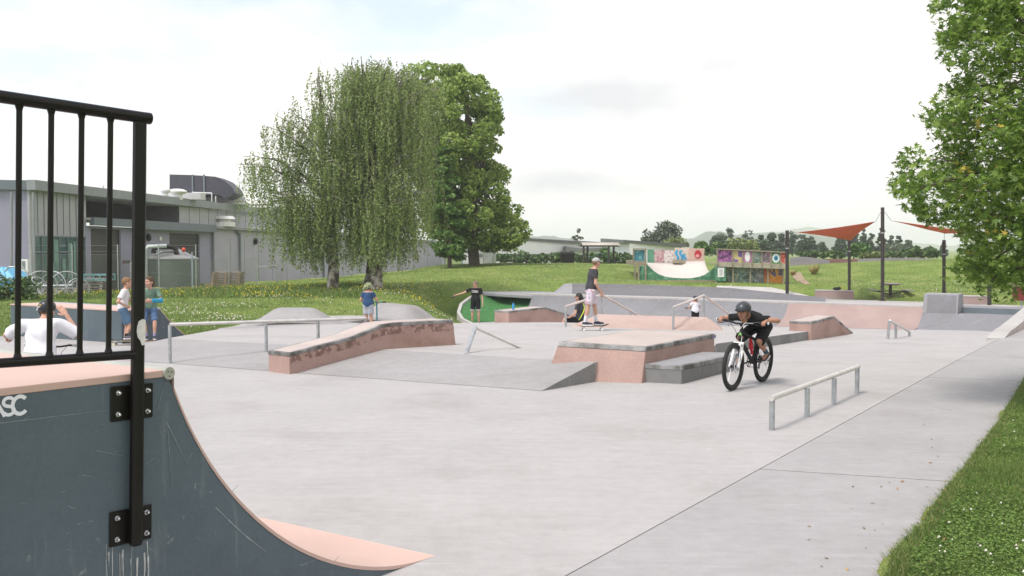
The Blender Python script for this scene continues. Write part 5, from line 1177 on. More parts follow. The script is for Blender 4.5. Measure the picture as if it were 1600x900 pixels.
fence('chain_link_fence', 'galvanised chain link security fence in front of the factory', pts, [(388 - 394) / -FPX * Y + 2 - p.z for (px, Y), p in zip(pp, pts)], mesh_h=1.9, step=.15)
pp = [(693, 66), (722, 67), (739, 68), (756, 69.5), (764, 72), (768, 78), (771, 86), (774, 96)]
pts = []
for px, Y in pp: p = PY(px, 420, Y); p.z = TZ(p.x, p.y) - .05; pts.append(p)
fence('chain_link_fence', 'chain link fence running uphill past the big green tree', pts, [2.0 - p.z - .1 for p in pts], mesh_h=1.5, step=.2, wr=.012, pr=.07)
g0 = [(403, 60), (416, 61.5), (433, 63)]; pts = []
for px, Y in g0: p = PY(px, 455, Y); p.z = TZ(p.x, p.y) - .1; pts.append(p)
t = thing('pipe_gate', 'plain galvanised pipe gate frame beside the grey wall under the birch', 'gate', pts[0])
MB().tube([pts[0], Vector((pts[0].x, pts[0].y, 1.3))], .05, 8).build('post', M_GALV, t, True); MB().tube([pts[2], Vector((pts[2].x, pts[2].y, 1.3))], .05, 8).build('post', M_GALV, t, True)
MB().tube([Vector((pts[0].x, pts[0].y, .85)), Vector((pts[2].x, pts[2].y, .85))], .035, 6).tube([Vector((pts[0].x, pts[0].y, -.4)), Vector((pts[2].x, pts[2].y, -.4))], .035, 6).build('rail', M_GALV, t, True)

# ---------------------------------------------------------------- vegetation
rng = np.random.default_rng(5)
def leafmat(name, cols, trans=.25, rough=.55):
    return [mat(name + '_%s' % k, c, rough, var=.18, scale=3, trans=trans, spec=.35) for k, c in zip(('dark', 'mid', 'light'), cols)]
def leaves(name, C, size, mats, parent, elong=1.6, up=None, droop=0.0, kind=None, shape='diamond', probs=(.35, .4, .25)):
    n = len(C); C = np.asarray(C, float); s = size * rng.uniform(.6, 1.3, n)
    nrm = rng.normal(size=(n, 3)); 
    if up is not None: nrm[:, 2] = np.abs(nrm[:, 2]) + up
    nrm /= np.linalg.norm(nrm, axis=1)[:, None]
    a = rng.normal(size=(n, 3)); a[:, 2] -= droop; a -= (a * nrm).sum(1)[:, None] * nrm; a /= np.linalg.norm(a, axis=1)[:, None] + 1e-9; b = np.cross(nrm, a)
    if shape == 'diamond':
        V = np.stack([C - a * (s * .5 * elong)[:, None], C + b * (s * .5)[:, None] + nrm * (s * .08)[:, None], C + a * (s * .5 * elong)[:, None], C - b * (s * .5)[:, None] + nrm * (s * .08)[:, None]], 1).reshape(-1, 3)
        F = np.arange(4 * n).reshape(n, 4); idx = rng.choice(3, n, p=probs)
    else:     # lobed leaf: five narrow points
        Vs = []; 
        base = C - a * (s * .5)[:, None]; pts = [base]
        for an, r_ in ((-75, .42), (-52, .2), (-38, .62), (-18, .28), (0, .78), (18, .28), (38, .62), (52, .2), (75, .42)):
            c_, s_ = math.cos(R(an)), math.sin(R(an)); pts.append(base + (a * c_ + b * s_) * (s * r_ * 1.25)[:, None] - nrm * (s * r_ * .18)[:, None])
        V = np.stack(pts, 1).reshape(-1, 3); k = 10; F = (np.arange(n)[:, None] * k + np.arange(k)[None]); idx = rng.choice(3, n, p=probs)
    return mesh(name, V, F, None, parent, world=False, mids=idx, mats=mats)
def ctr(parent, V): return np.asarray(V) - np.array(parent.location)
def outline_pts(poly, n, Y, dep, inner=1.0):
    pa = np.array(poly, float); mn, mx_ = pa.min(0), pa.max(0); out = []
    while len(out) < n:
        q = rng.uniform(mn, mx_, (n * 2, 2)); d = polydist(q, pa); ok = d < 0
        w_ = -d[ok]; q = q[ok]; m_ = w_.max() if len(w_) else 1
        wm = max(polydist(np.array([[x, y] for x in np.linspace(mn[0], mx_[0], 12) for y in np.linspace(mn[1], mx_[1], 12)]), pa).min() * -1, 1)
        for (x, y), dd in zip(q, w_):
            h = dep * math.sqrt(max(.06, 1 - (1 - min(1, dd / wm)) ** 2)); t_ = rng.uniform(-1, 1); t_ = math.copysign(abs(t_) ** .6, t_)
            out.append(PY(x, y, Y + h * t_))
            if len(out) >= n: break
    return np.array([(p.x, p.y, p.z) for p in out])
def clump(Cn, per, r, flat=.75):
    k = rng.normal(size=(len(Cn), per, 3)); k /= np.linalg.norm(k, axis=2)[:, :, None]; k *= (rng.uniform(.35, 1, (len(Cn), per, 1)) ** .5) * r * rng.uniform(.6, 1.3, (len(Cn), 1, 1)); k[:, :, 2] *= flat
    return (Cn[:, None, :] + k).reshape(-1, 3)
M_BARK = mat('grey_brown_bark', (.11, .09, .07), .9, var=.35, scale=6, bump=.6, bscale=12)
M_BIRCH = mat('birch_bark', (.40, .37, .33), .85, var=.15, scale=3, dark=(.16, .14, .12), dscale=3.0, dlo=.42, dhi=.56, bump=.4, bscale=20)
def limb(q, a, b, r0, r1, sag=.3, n=6, jit=.08):
    a = Vector(a); b = Vector(b); P_ = []
    for i in range(n + 1):
        s_ = i / n; p = a.lerp(b, s_); p.z += sag * math.sin(math.pi * s_) * (b - a).length * .25
        if 0 < i < n: p += Vector(rng.normal(size=3)) * jit * (b - a).length / n
        P_.append(p)
    q.tube(P_, [r0 + (r1 - r0) * i / n for i in range(n + 1)], 6)
def tree(label, base, outline, Y, dep, nc, per, r, ls, mats, trunk_r=.2, trunk_top=None, name='broadleaf_tree', cat='tree', group=None, limbs=14, elong=1.4, up=.3, tm=None, flat=.75, shape='diamond', probs=(.35, .4, .25)):
    t = thing(name, label, cat, base, group=group); Cn = outline_pts(outline, nc, Y, dep)
    leaves('crown', ctr(t, clump(Cn, per, r, flat)), ls, mats, t, elong, up, shape=shape, probs=probs)
    q = MB(); top = Vector(trunk_top) if trunk_top is not None else Vector((base.x, Y, PY(0, np.percentile([p[1] for p in outline], 25), Y).z))
    limb(q, base - Vector((0, 0, .3)), top, trunk_r, trunk_r * .3, 0, 8, .05)
    for k in range(limbs):
        s_ = rng.uniform(.2, .9); e = Vector(Cn[rng.integers(len(Cn))]); limb(q, base.lerp(top, s_), e, trunk_r * .4 * (1 - s_ * .5), trunk_r * .06, -.1)
    q.build('trunk', tm or M_BARK, t, True, smooth=True); return t
# weeping birches
LB = leafmat('birch_leaf', [(.16, .22, .07), (.26, .34, .11), (.37, .45, .18)], .48)
def birch(label, basepx, Y, tips, dens, spread, name='weeping_birch'):
    base = PY(basepx[0], basepx[1], Y); base.z = TZ(base.x, Y); t = thing(name, label, 'tree', base); q = MB()
    top = PY(tips[0][0], tips[0][1] + 10, Y); tr = [base - Vector((0, 0, .2)), base + Vector((.05, 0, 1.2)), base.lerp(top, .3) + Vector((.1, 0, 0)), base.lerp(top, .55), base.lerp(top, .8), top]
    q.tube(tr, [.28, .22, .18, .13, .07, .02], 10); Lv = []
    for (px, py, dy, nstr, ln) in tips:
        e = PY(px, py, Y + dy); s_ = max(.18, min(.82, ((e.z - base.z) / (top.z - base.z)) * .72)); a = base.lerp(top, s_); n = 8; pr_ = []
        for i in range(n + 1):
            u = i / n; p = a.lerp(e, u); p.z += math.sin(math.pi * u) * .12 * (e - a).length; p += Vector(rng.normal(size=3)) * .06; pr_.append(p)
        q.tube(pr_, [.06 * (1 - i / n) + .010 for i in range(n + 1)], 5)
        for k in range(int(nstr * dens)):
            u = rng.uniform(.30, 1.0); i = min(int(u * n), n - 1); p = pr_[i].lerp(pr_[i + 1], u * n - i) + Vector((rng.normal() * spread, rng.normal() * spread, rng.normal() * .12))
            L_ = ln * rng.uniform(.35, 1.15); L_ = min(L_, p.z - base.z - rng.uniform(.5, 1.3))
            if L_ < .3 or basepx[0] > 550 and math.sin(2.7 * p.x + 1.9 * p.z) * math.sin(2.1 * p.y + 1.3 * p.z + .7) + rng.normal() * .22 > .45: continue
            ox, oy = rng.normal() * .10, rng.normal() * .10; m_ = int(L_ / .042)
            u_ = np.linspace(0, 1, m_); c_ = np.stack([p.x + ox * u_ ** .5 * 2 + .05 * np.sin(u_ * 7 + k), p.y + oy * u_ ** .5 * 2 + 0 * u_, p.z + .1 * np.sin(u_ * 2.5) - L_ * u_], 1)
            Lv.append(c_ + rng.normal(size=(m_, 3)) * .035)
            if k % 4 == 0: q.tube([Vector(c_[0]), Vector(c_[m_ // 2]), Vector(c_[-1])], [.007, .005, .003], 3)
    q.build('trunk', M_BIRCH, t, True, smooth=True); Lv = np.concatenate(Lv); print(name, len(Lv), 'leaves')
    leaves('crown', ctr(t, Lv), .064, LB, t, 1.5, None, droop=1.6)
T1 = [(497, 100, 0, 16, 1.8), (480, 150, -.4, 16, 1.7), (505, 160, .5, 14, 1.8), (428, 180, 0, 18, 2.0), (412, 195, -.6, 16, 2.0), (450, 170, .5, 16, 2.0), (440, 205, -.5, 16, 2.0), (470, 220, .4, 14, 2.0), (418, 250, .3, 14, 1.9),
      (378, 245, .1, 20, 2.4), (366, 258, -.5, 16, 2.6), (395, 262, .6, 18, 2.6), (405, 300, 0, 18, 2.4), (430, 300, -.8, 20, 2.8), (390, 330, .5, 14, 1.6), (450, 310, .8, 20, 2.6), (470, 300, -.6, 18, 2.6), (480, 340, -.4, 20, 2.4), (500, 330, .7, 20, 2.6), (515, 250, .9, 20, 2.6), (445, 345, 0, 20, 2.4), (425, 350, .5, 14, 2.2), (500, 260, -.9, 18, 2.4), (510, 310, -1.1, 16, 2.2)]
birch('left weeping birch with sparse drooping branches and a thick white trunk', (520, 450), 42.0, T1, 2.1, .30)
T2 = [(565, 88, 0, 20, 2.0)]
rr = random.Random(3)
for k in range(86):
    x = rr.uniform(478, 685); yt = 92 + 46 * abs((x - 575) / 110) ** 2.0 + (30 if x < 520 else 0); y = yt + (rr.random() ** 1.1) * (330 - yt); e = 1 - abs(x - 580) / 125
    T2.append((x, y, rr.uniform(-1, 1) * (1.2 + 2.2 * max(0, e)), 19, rr.uniform(1.8, 3.4)))
for x in np.linspace(528, 688, 26): T2.append((float(x), 86 + 40 * abs((x - 575) / 112) ** 1.8 + rr.uniform(0, 26), rr.uniform(-1.6, 1.6), 26, rr.uniform(1.6, 3.0)))
T2 += [(540, 112, 0, 18, 1.6), (600, 96, .5, 18, 1.8), (640, 100, 0, 20, 2.2), (668, 120, .4, 20, 2.6), (684, 140, 0, 20, 3.0), (678, 200, .5, 22, 3.4), (672, 260, .3, 22, 3.0), (684, 300, 0, 10, 2.2), (655, 330, 0, 14, 2.2), (600, 330, -1, 22, 2.4), (560, 335, -.6, 22, 2.4), (540, 320, -1, 22, 2.4), (580, 310, -2, 24, 2.6), (620, 320, -1.5, 22, 2.6)]
birch('tall dense weeping birch, right one of the pair, behind the boy in the blue shirt', (588, 450), 41.5, T2, 1.55, .30)
b_ = PY(571, 448, 43.5); b_.z = TZ(b_.x, b_.y); t = thing('birch_trunk', 'second leaning birch stem close beside the tall birch trunk', 'tree', b_)
q = MB(); limb(q, b_ - Vector((0, 0, .2)), PY(602, 320, 43.2), .24, .1, 0, 6, .05); q.build('trunk', M_BIRCH, t, True, smooth=True)
leaves('crown', ctr(t, clump(outline_pts([(570, 250), (640, 250), (650, 350), (560, 350)], 60, 43.5, .8), 60, .35)), .08, LB, t, 1.5, None, droop=1.5)
# large plane tree
LP_ = leafmat('plane_leaf', [(.14, .22, .045), (.27, .38, .085), (.43, .53, .16)], .52)
base = PY(742, 425, 60); base.z = TZ(base.x, 60)
OUT = [(640, 110), (668, 102), (690, 100), (712, 106), (735, 108), (748, 120), (768, 150), (776, 190), (783, 230), (770, 262), (786, 275), (792, 300), (803, 310), (818, 340), (817, 372), (800, 384), (775, 380), (768, 396), (742, 388), (730, 392), (700, 392), (690, 380), (660, 330), (630, 200)]
tree('big bright green plane tree standing behind the right weeping birch', base, OUT, 60, 3.8, 360, 150, .60, .165, LP_, .38, PY(728, 140, 60), 'plane_tree', limbs=40, probs=(.3, .4, .3))
# conifer between
LC_ = leafmat('conifer', [(.08, .16, .035), (.13, .24, .05), (.18, .30, .08)], .3)
base = PY(703, 415, 57); base.z = TZ(base.x, 57); tree('bright green conifer squeezed between the birch and the plane tree', base, [(690, 230), (702, 235), (715, 290), (728, 330), (726, 375), (720, 410), (688, 410), (680, 350), (676, 300), (682, 260)], 57, 1.3, 110, 120, .42, .11, LC_, .15, name='conifer_tree', elong=2.4, limbs=6, flat=.4)
# right foreground tree
LO = leafmat('oak_leaf', [(.11, .19, .035), (.20, .31, .06), (.32, .44, .10)], .5, .5)
LO2 = mat('yellowing_leaf', (.42, .33, .05), .6, var=.2, scale=4, trans=.3)
base = Vector((10.9, 13.6, 0)); base.z = TZ(10.9, 13.6)
OUTR = [(1475, -40), (1462, 12), (1488, 40), (1460, 70), (1482, 112), (1520, 120), (1478, 142), (1450, 178), (1458, 208), (1500, 222), (1468, 242), (1470, 262), (1425, 240), (1420, 262), (1402, 274), (1404, 302), (1425, 312), (1412, 322), (1448, 338), (1470, 352), (1500, 348), (1512, 372), (1522, 392), (1492, 418), (1505, 438), (1530, 425), (1560, 452), (1585, 440), (1602, 455), (1640, 450), (1700, 470), (1700, -60)]
t = tree('leafy oak with some yellow leaves overhanging from the right edge', base, OUTR, 12.4, 1.5, 640, 32, .23, .10, LO, .2, Vector((10.6, 13.4, 5.6)), 'oak_tree', limbs=46, shape='lobed', up=.45, probs=(.38, .40, .22))
Cn = outline_pts([(1640, -300), (2100, -300), (2100, 420), (1640, 430)], 150, 13.0, 2.6); leaves('outer_foliage', ctr(t, clump(Cn[:60], 40, .4)), .13, LO, t, 1.3, .4, shape='diamond')
Cn = outline_pts([(1500, 150), (1600, 150), (1600, 430), (1520, 420), (1480, 300)], 18, 12.0, 1.3); leaves('yellow_leaves', ctr(t, clump(Cn, 6, .16)), .08, [LO2, LO2, LO2], t, 1.3, .4, shape='lobed')
q = MB()
for k in range(70):
    c_ = outline_pts([(1440, 250), (1470, 200), (1480, 60), (1700, 0), (1700, 420), (1530, 410), (1500, 340)], 1, 12.4, 1.2)[0]; s_ = Vector((c_[0] + rng.uniform(.5, 1.3), c_[1] + rng.uniform(-.3, .6), c_[2] + rng.uniform(-.2, .5))); limb(q, s_, Vector(c_), .012, .004, -.1, 5)
q.build('branches', mat('twig_bark', (.10, .075, .05), .9), t, True, smooth=True)
# far trees and shrubs
LE = leafmat('eucalyptus_leaf', [(.07, .095, .06), (.11, .14, .085), (.16, .19, .12)], .15); LPi = leafmat('pine_needle', [(.03, .06, .032), (.05, .09, .045), (.075, .12, .06)], .05); LSh = leafmat('shrub_leaf', [(.05, .10, .03), (.085, .15, .045), (.13, .21, .06)], .2); LY = leafmat('yellow_green_leaf', [(.12, .16, .05), (.2, .24, .08), (.28, .32, .12)], .25); LG = leafmat('fresh_green_leaf', [(.06, .14, .03), (.10, .2, .045), (.15, .27, .07)], .25)
def far(label, px, yb, yt, wpx, Y, mats, shape='round', group=None, name='tree', nc=26, per=42, seed=0):
    base = PY(px, yb, Y); h = yb - yt; w = wpx / 2; rr = random.Random(int(px * 7 + seed))
    if shape == 'round': o_ = [(px + w * (1 + rr.uniform(-.15, .12)) * math.cos(a) , (yb + yt) / 2 - h * .02 - h * .46 * (1 + rr.uniform(-.12, .06)) * math.sin(a)) for a in np.linspace(0, 2 * math.pi, 12)[:-1]]
    elif shape == 'pine': o_ = [(px - w * .12, yt), (px + w * .15, yt + h * .02), (px + w * .5, yt + h * .22), (px + w * .4, yt + h * .35), (px + w * .9, yt + h * .5), (px + w * .7, yt + h * .66), (px + w, yt + h * .8), (px + w * .8, yb - h * .05), (px - w * .8, yb - h * .05), (px - w, yt + h * .75), (px - w * .6, yt + h * .6), (px - w * .85, yt + h * .45), (px - w * .4, yt + h * .25)]
    else: o_ = [(px - w * .3, yt), (px + w * .3, yt), (px + w, yt + h * .3), (px + w, yb), (px - w, yb), (px - w, yt + h * .3)]
    m_ = Y / FPX; r = min(w, h) * m_ * (.42 if shape != 'pine' else .36)
    return tree(label, base, o_, Y, w * m_ * .9, nc, per, r, max(.25, 1.5 * m_), mats, max(.06, .03 * h * m_), None, name, 'tree' if name != 'shrub' else 'shrub', group, 5, 1.4, .2, flat=.7)
# eucalyptus (two lobes)
far('dark domed eucalyptus behind the mini ramp', 1042, 392, 345, 40, 125, LE, name='eucalyptus_tree', nc=46, per=50)
far('lower left eucalyptus beside the big domed one', 1018, 392, 358, 26, 124, LE, name='eucalyptus_tree', nc=26)
far('yellow green tree to the right of the dark eucalyptus', 1058, 392, 372, 34, 120, LY, nc=20)
far('narrow twin topped tree on the left above the shelter', 903, 386, 359, 17, 170, LE, 'pine', nc=22)
far('bright green round tree between mini ramp and platform', 1097, 402, 378, 26, 100, LG, nc=22); far('pale yellow green round bush behind the platform', 1158, 398, 374, 46, 105, LY, nc=30)
far('dark green bush left of the pale bush behind the platform', 1128, 396, 378, 34, 110, LSh, nc=22)
G1 = 'pines behind the platform'; lab = iter(['leftmost pine behind the platform, round topped', 'pine with a pointed tip behind the painted panels', 'second pine from the left with a spiky crown', 'short pine above the middle of the platform', 'broad pine above the pale bush', 'dense pine above the green eye panel', 'tall pine just left of the first shade pole', 'pine just right of the first shade pole', 'slim pine beneath the left shade sail', 'last low pine of the row under the left sail'])
for px, yt, w in ((1124, 364, 34), (1140, 359, 26), (1168, 362, 30), (1190, 369, 26), (1207, 364, 28), (1222, 366, 26), (1238, 362, 24), (1254, 368, 26), (1268, 372, 22), (1284, 380, 20)): far(next(lab), px, 398, yt, w, 165 + (px % 7) * 3, LPi, 'pine', None, 'pine_tree', 40, 60)
lab = iter(['leftmost pine right of the left shade sail', 'round pine beside the middle shade pole', 'tall slim pine left of the tallest pole', 'tall dark pine immediately left of the tallest pole', 'tallest pine immediately right of the tallest pole', 'pointed pine second right of the tallest pole', 'slender pine third right of the tallest pole', 'pine with an open crown near the oak leaves', 'rightmost pine of the row by the oak leaves', 'pine behind the tip of the oak foliage'])
for px, yt, w in ((1314, 366, 24), (1334, 360, 22), (1350, 358, 16), (1362, 362, 16), (1377, 356, 18), (1392, 366, 16), (1404, 370, 18), (1418, 374, 22), (1311, 376, 22), (1474, 380, 12)): far(next(lab), px, 402, yt, w, 170 + (px % 5) * 4, LPi, 'pine', None, 'pine_tree', 38, 60)
far('pale grey green round tree right of the tallest pole', 1402, 402, 380, 38, 140, LE, nc=22); far('fresh green tree below the left shade sail', 1343, 402, 381, 30, 95, LG, nc=24); far('yellow green low bush left of the tallest pole', 1362, 404, 395, 34, 88, LY, 'low', nc=16)
far('dark green bush right of the tallest pole', 1440, 402, 386, 54, 92, LSh, nc=26); far('low dark bush beneath the oak foliage', 1520, 400, 388, 60, 95, LSh, nc=22); far('wide low dark bush behind the mound', 1400, 402, 392, 60, 96, LSh, 'low', nc=20)
far('dark low bush right of the first shade pole', 1272, 402, 394, 50, 90, LSh, 'low', nc=20); far('low dark bush left of the fresh green tree', 1302, 402, 393, 36, 92, LSh, 'low', nc=14)
lab = iter(['shrub under the left end of the white building', 'second shrub from the left along the white building', 'third shrub along the white building', 'round shrub under the middle of the white building', 'dark shrub left of the wheeled bin', 'shrub right of the wheeled bin', 'large bright shrub behind the shelter', 'shrub right of the shelter', 'shrub nearest the mini ramp', 'low shrub by the chain link fence end'])
for px, yt, w in ((800, 396, 28), (822, 395, 30), (846, 398, 26), (870, 397, 26), (893, 398, 22), (915, 398, 24), (938, 386, 28), (962, 396, 28), (980, 398, 22), (782, 398, 20)): far(next(lab), px, 410, yt, w, 100, LSh if px != 938 else LG, 'low', 'shrubs in front of the white building', 'shrub', 16, 40)
lab = iter(['tan tussock grass clump left of the first mound', 'larger tan tussock clump on the mound edge'])
for px, py, w in ((1239, 424, 8), (1272, 423, 16)):
    p = PY(px, py, 56); p.z = TZ(p.x, 56); t = thing('tussock', next(lab), 'grass clump', p); n = 300; a = rng.uniform(0, 6.28, n); l_ = rng.uniform(.3, .65, n) * w / 14; V = np.stack([np.stack([.04 * np.cos(a), .04 * np.sin(a), 0 * a], 1), np.stack([.05 * np.cos(a + .4), .05 * np.sin(a + .4), 0 * a], 1), np.stack([l_ * .8 * np.cos(a), l_ * .8 * np.sin(a), l_ * rng.uniform(.6, 1.3, n)], 1)], 1).reshape(-1, 3); mesh('blades', V, np.arange(3 * n).reshape(n, 3), mat('dry_tussock', (.34, .26, .11), .8), t)
# hedge like low shrub at far left edge
p = PY(8, 492, 37); p.z = TZ(p.x, 37); t = thing('shrub', 'weedy green shrub at the left edge behind the railings', 'shrub', p); leaves('foliage', clump(np.array([(rng.uniform(-1.4, 1.1), rng.uniform(-.3, .3), rng.uniform(.1, .9)) for k in range(40)]), 60, .28), .09, LSh, t, 1.4, .3)
# hills
def hill(label, pxs, tops, Y, dep, m, name='hill'):
    V = []; F = []; n = 80; k = 10; X = np.linspace(pxs[0], pxs[-1], n + 1)
    tp = np.interp(X, pxs, tops)
    for i in range(n + 1):
        tz = PY(X[i], tp[i], Y).z + (rng.normal() * Y * .00045)
        for j in range(k + 1): s_ = j / k; x = (X[i] - 800) / FPX * Y; V.append((x, Y - dep + dep * s_ * 1.0, -5 + (tz + 5) * math.sin(s_ * math.pi / 2) + rng.normal() * Y * .0004))
        V.append((x, Y + dep, -5))
    w = k + 2
    for i in range(n):
        for j in range(w - 1): F.append((i * w + j, (i + 1) * w + j, (i + 1) * w + j + 1, i * w + j + 1))
    o_ = mesh(name, V, F, m, smooth=True); o_['kind'] = 'structure'
M_HILL = mat('bush_clad_hill', (.06, .09, .05), .9, var=.4, scale=.03); M_HILL2 = mat('pasture_hill', (.13, .17, .08), .9, var=.25, scale=.01)
hill('', [700, 790, 830, 860, 890, 940, 960, 1020, 1085, 1098, 1112, 1130, 1160, 1200, 1240, 1290, 1330], [388, 380, 370, 369, 374, 384, 376, 378, 372, 364, 363, 369, 366, 363, 366, 376, 384], 1500, 350, M_HILL)
hill('', [1100, 1180, 1230, 1260, 1300, 1340, 1400, 1500, 1650, 1900], [384, 372, 358, 357, 364, 374, 382, 386, 384, 380], 2600, 600, M_HILL2)
# pump track strip and dirt
def drape(name, pts_px, f, m, off=.02, sp=.8, kind='structure'):
    region(name, pts_px, f, sp, m, off=off, kind=kind, skirt=.1)
M_ASPH = mat('pump_track_asphalt', (.12, .115, .11), .9, var=.12, scale=.8, fine=.1)
def mound(name, px0, px1, ytop, ybot, Y, m, dep=4, prof_=None):
    V = []; F = []; n = 40; X = np.linspace(px0, px1, n + 1)
    for i in range(n + 1):
        s_ = i / n; tz = PY(X[i], ytop(X[i]), Y + dep * .5).z; x0 = (X[i] - 800) / FPX
        for j, (dy, h) in enumerate(((0, 0), (dep * .3, .7), (dep * .5, 1), (dep * .8, .9), (dep * 1.3, -.3))): b = TZ(x0 * (Y + dy), Y + dy) - .1; V.append((x0 * (Y + dy), Y + dy, b + (tz - b) * h))
    for i in range(n):
        for j in range(4): F.append((i * 5 + j, (i + 1) * 5 + j, (i + 1) * 5 + j + 1, i * 5 + j + 1))
    o_ = mesh(name, V, F, m, smooth=True); o_['kind'] = 'structure'
mound('pump_track', 1340, 1500, lambda x: 404.5 - 1.5 * math.sin((x - 1340) / 40), 412, 64, M_ASPH); mound('pump_track', 1234, 1296, lambda x: 401 + 6 * abs((x - 1252) / 44) ** 1.5, 412, 62, M_ASPH, 5); mound('pump_track', 1248, 1345, lambda x: 404.5, 410, 68, mat('brown_timber_edge', (.10, .05, .04), .9), 2)
DIRT = [PY(*p, 50) for p in ((1236, 428), (1252, 429), (1256, 438), (1266, 446), (1258, 447), (1244, 440), (1238, 434))]
M_DIRT = mat('bare_dirt', (.30, .22, .15), .95, var=.2, scale=2)
dp = []
for a in ((1238, 426), (1252, 427), (1255, 435), (1266, 444), (1258, 446), (1245, 439), (1239, 433)): q_ = Gp(a[0], a[1], TZ, 46, 62); dp.append((q_.x, q_.y))
drape('dirt_path', dp, TZ, M_DIRT, .03, .5)

# ---------------------------------------------------------------- grass and flowers
LGR = [mat('grass_blade_dark', (.085, .15, .030), .7, var=.2, scale=2, trans=.3), mat('grass_blade_mid', (.14, .225, .045), .7, var=.2, scale=2, trans=.25), mat('grass_blade_straw', (.30, .28, .12), .8, var=.2, scale=2, trans=.2)]
LGR2 = [mat('lawn_blade_dark', (.115, .18, .045), .7, var=.2, scale=2, trans=.3), mat('lawn_blade_mid', (.18, .265, .07), .7, var=.2, scale=2, trans=.3), mat('grass_blade_straw', ())]
def blades(name, P_, h, wd, mats=LGR, probs=(.42, .48, .10), lean=.5):
    n = len(P_); a = rng.uniform(0, 2 * math.pi, n); hh = h * rng.uniform(.5, 1.3, n); ww = wd * rng.uniform(.6, 1.4, n); tx = rng.normal(size=(n, 2)) * (hh * lean)[:, None]
    A = P_ + np.stack([np.cos(a) * ww / 2, np.sin(a) * ww / 2, 0 * a], 1); B = P_ - np.stack([np.cos(a) * ww / 2, np.sin(a) * ww / 2, 0 * a], 1); T = P_ + np.stack([tx[:, 0], tx[:, 1], hh], 1)
    o_ = mesh(name, np.stack([A, B, T], 1).reshape(-1, 3), np.arange(3 * n).reshape(n, 3), None, mids=rng.choice(3, n, p=probs), mats=mats); o_['kind'] = 'stuff'; o_['label'] = 'short lawn grass'; return o_
def scatter(n, xr, yr, dmin=.0, dens_pow=1.0, dmax=99, pxr=(-80, 1680)):
    out = []
    while sum(map(len, out)) < n:
        m_ = n * 3; u = rng.uniform(0, 1, m_); y = (yr[0] ** (1 - dens_pow) + u * (yr[1] ** (1 - dens_pow) - yr[0] ** (1 - dens_pow))) ** (1 / (1 - dens_pow)) if dens_pow != 1 else yr[0] * (yr[1] / yr[0]) ** u
        px = rng.uniform(pxr[0], pxr[1], m_); x = (px - 800) / FPX * y; ok = (x > xr[0]) & (x < xr[1]); q = np.stack([x[ok], y[ok]], 1); d = polydist(q, PARKA); q = q[(d > dmin) & (d < dmax)]; out.append(q)
    q = np.concatenate(out)[:n]; z = terz(q[:, 0], q[:, 1]); return np.column_stack([q, z - .004])
blades('grass', np.concatenate([scatter(90000, (1, 12), (4.8, 17), -.008, 1.6, pxr=(1300, 1640)), scatter(70000, (1, 16), (3.0, 18), -.008, 1.5, pxr=(1640, 2500))]), .035, .007)
blades('grass', scatter(9000, (1, 12), (4.8, 17), -.045, 1.6, .10, pxr=(1300, 1640)), .036, .007, probs=(.30, .28, .42), lean=.9)
blades('grass', scatter(120000, (-40, 45), (17, 62), .0, 1.5), .07, .022, mats=LGR2)
# long flowering strip before the fence
P_ = scatter(16000, (-24, -6), (38, 46), .3, 1.0, pxr=(-20, 640)); blades('grass', P_, .20, .03, probs=(.35, .5, .15))
def blobs(name, P_, r, m, hz, label, cat_kind='stuff'):
    n = len(P_); base = np.array([(1, 0, 0), (0, 1, 0), (-1, 0, 0), (0, -1, 0), (0, 0, 1), (0, 0, -1)], float); f = np.array([(0, 1, 4), (1, 2, 4), (2, 3, 4), (3, 0, 4), (1, 0, 5), (2, 1, 5), (3, 2, 5), (0, 3, 5)]); rr_ = r * rng.uniform(.6, 1.3, n)
    C = P_ + np.array([0, 0, 1.0]) * (hz * rng.uniform(.6, 1.3, n))[:, None]; V = (C[:, None] + base[None] * rr_[:, None, None]).reshape(-1, 3); F = (np.arange(n)[:, None, None] * 6 + f[None]).reshape(-1, 3); o_ = mesh(name, V, F, m, smooth=True); o_['kind'] = cat_kind; o_['label'] = label
M_CLO = mat('clover_white', (.62, .60, .52), .8, var=.1, scale=9); M_YEL = mat('buttercup_yellow', (.62, .50, .03), .7)
def patchy(P_, thr=.05):
    v = np.sin(P_[:, 0] * 1.1 + 1.3 * np.sin(P_[:, 1] * .8)) + np.sin(P_[:, 1] * 1.7 + P_[:, 0] * .6); return P_[v + rng.normal(size=len(v)) * .6 > thr]
blobs('clover_flowers', patchy(scatter(110, (1, 12), (4.8, 13), .15, 1.6, pxr=(1300, 1640)), .4), .010, M_CLO, .045, 'small white clover flowers')
blobs('clover_flowers', patchy(scatter(1700, (-14, 2), (24, 44), .1, 1.2, pxr=(-20, 870)), .3), .022, M_CLO, .09, 'small white clover flowers')
blobs('yellow_flowers', patchy(scatter(1500, (-24, -3), (37, 46), .3, 1.0, pxr=(-20, 760)), .1), .026, M_YEL, .2, 'small yellow meadow flowers')
blobs('clover_flowers', patchy(scatter(500, (-2, 25), (42, 52), .1, 1.0, pxr=(780, 1640)), .3), .024, M_CLO, .08, 'small white clover flowers')
# clover leaves close by
P_ = patchy(scatter(26000, (1, 12), (4.8, 12), .12, 1.7, pxr=(1300, 1640)), -.1); P_[:, 2] += rng.uniform(.012, .04, len(P_)); o_ = leaves('clover', P_, .018, LGR[:2] + [LGR[1]], None, 1.0, 1.4); o_['kind'] = 'stuff'
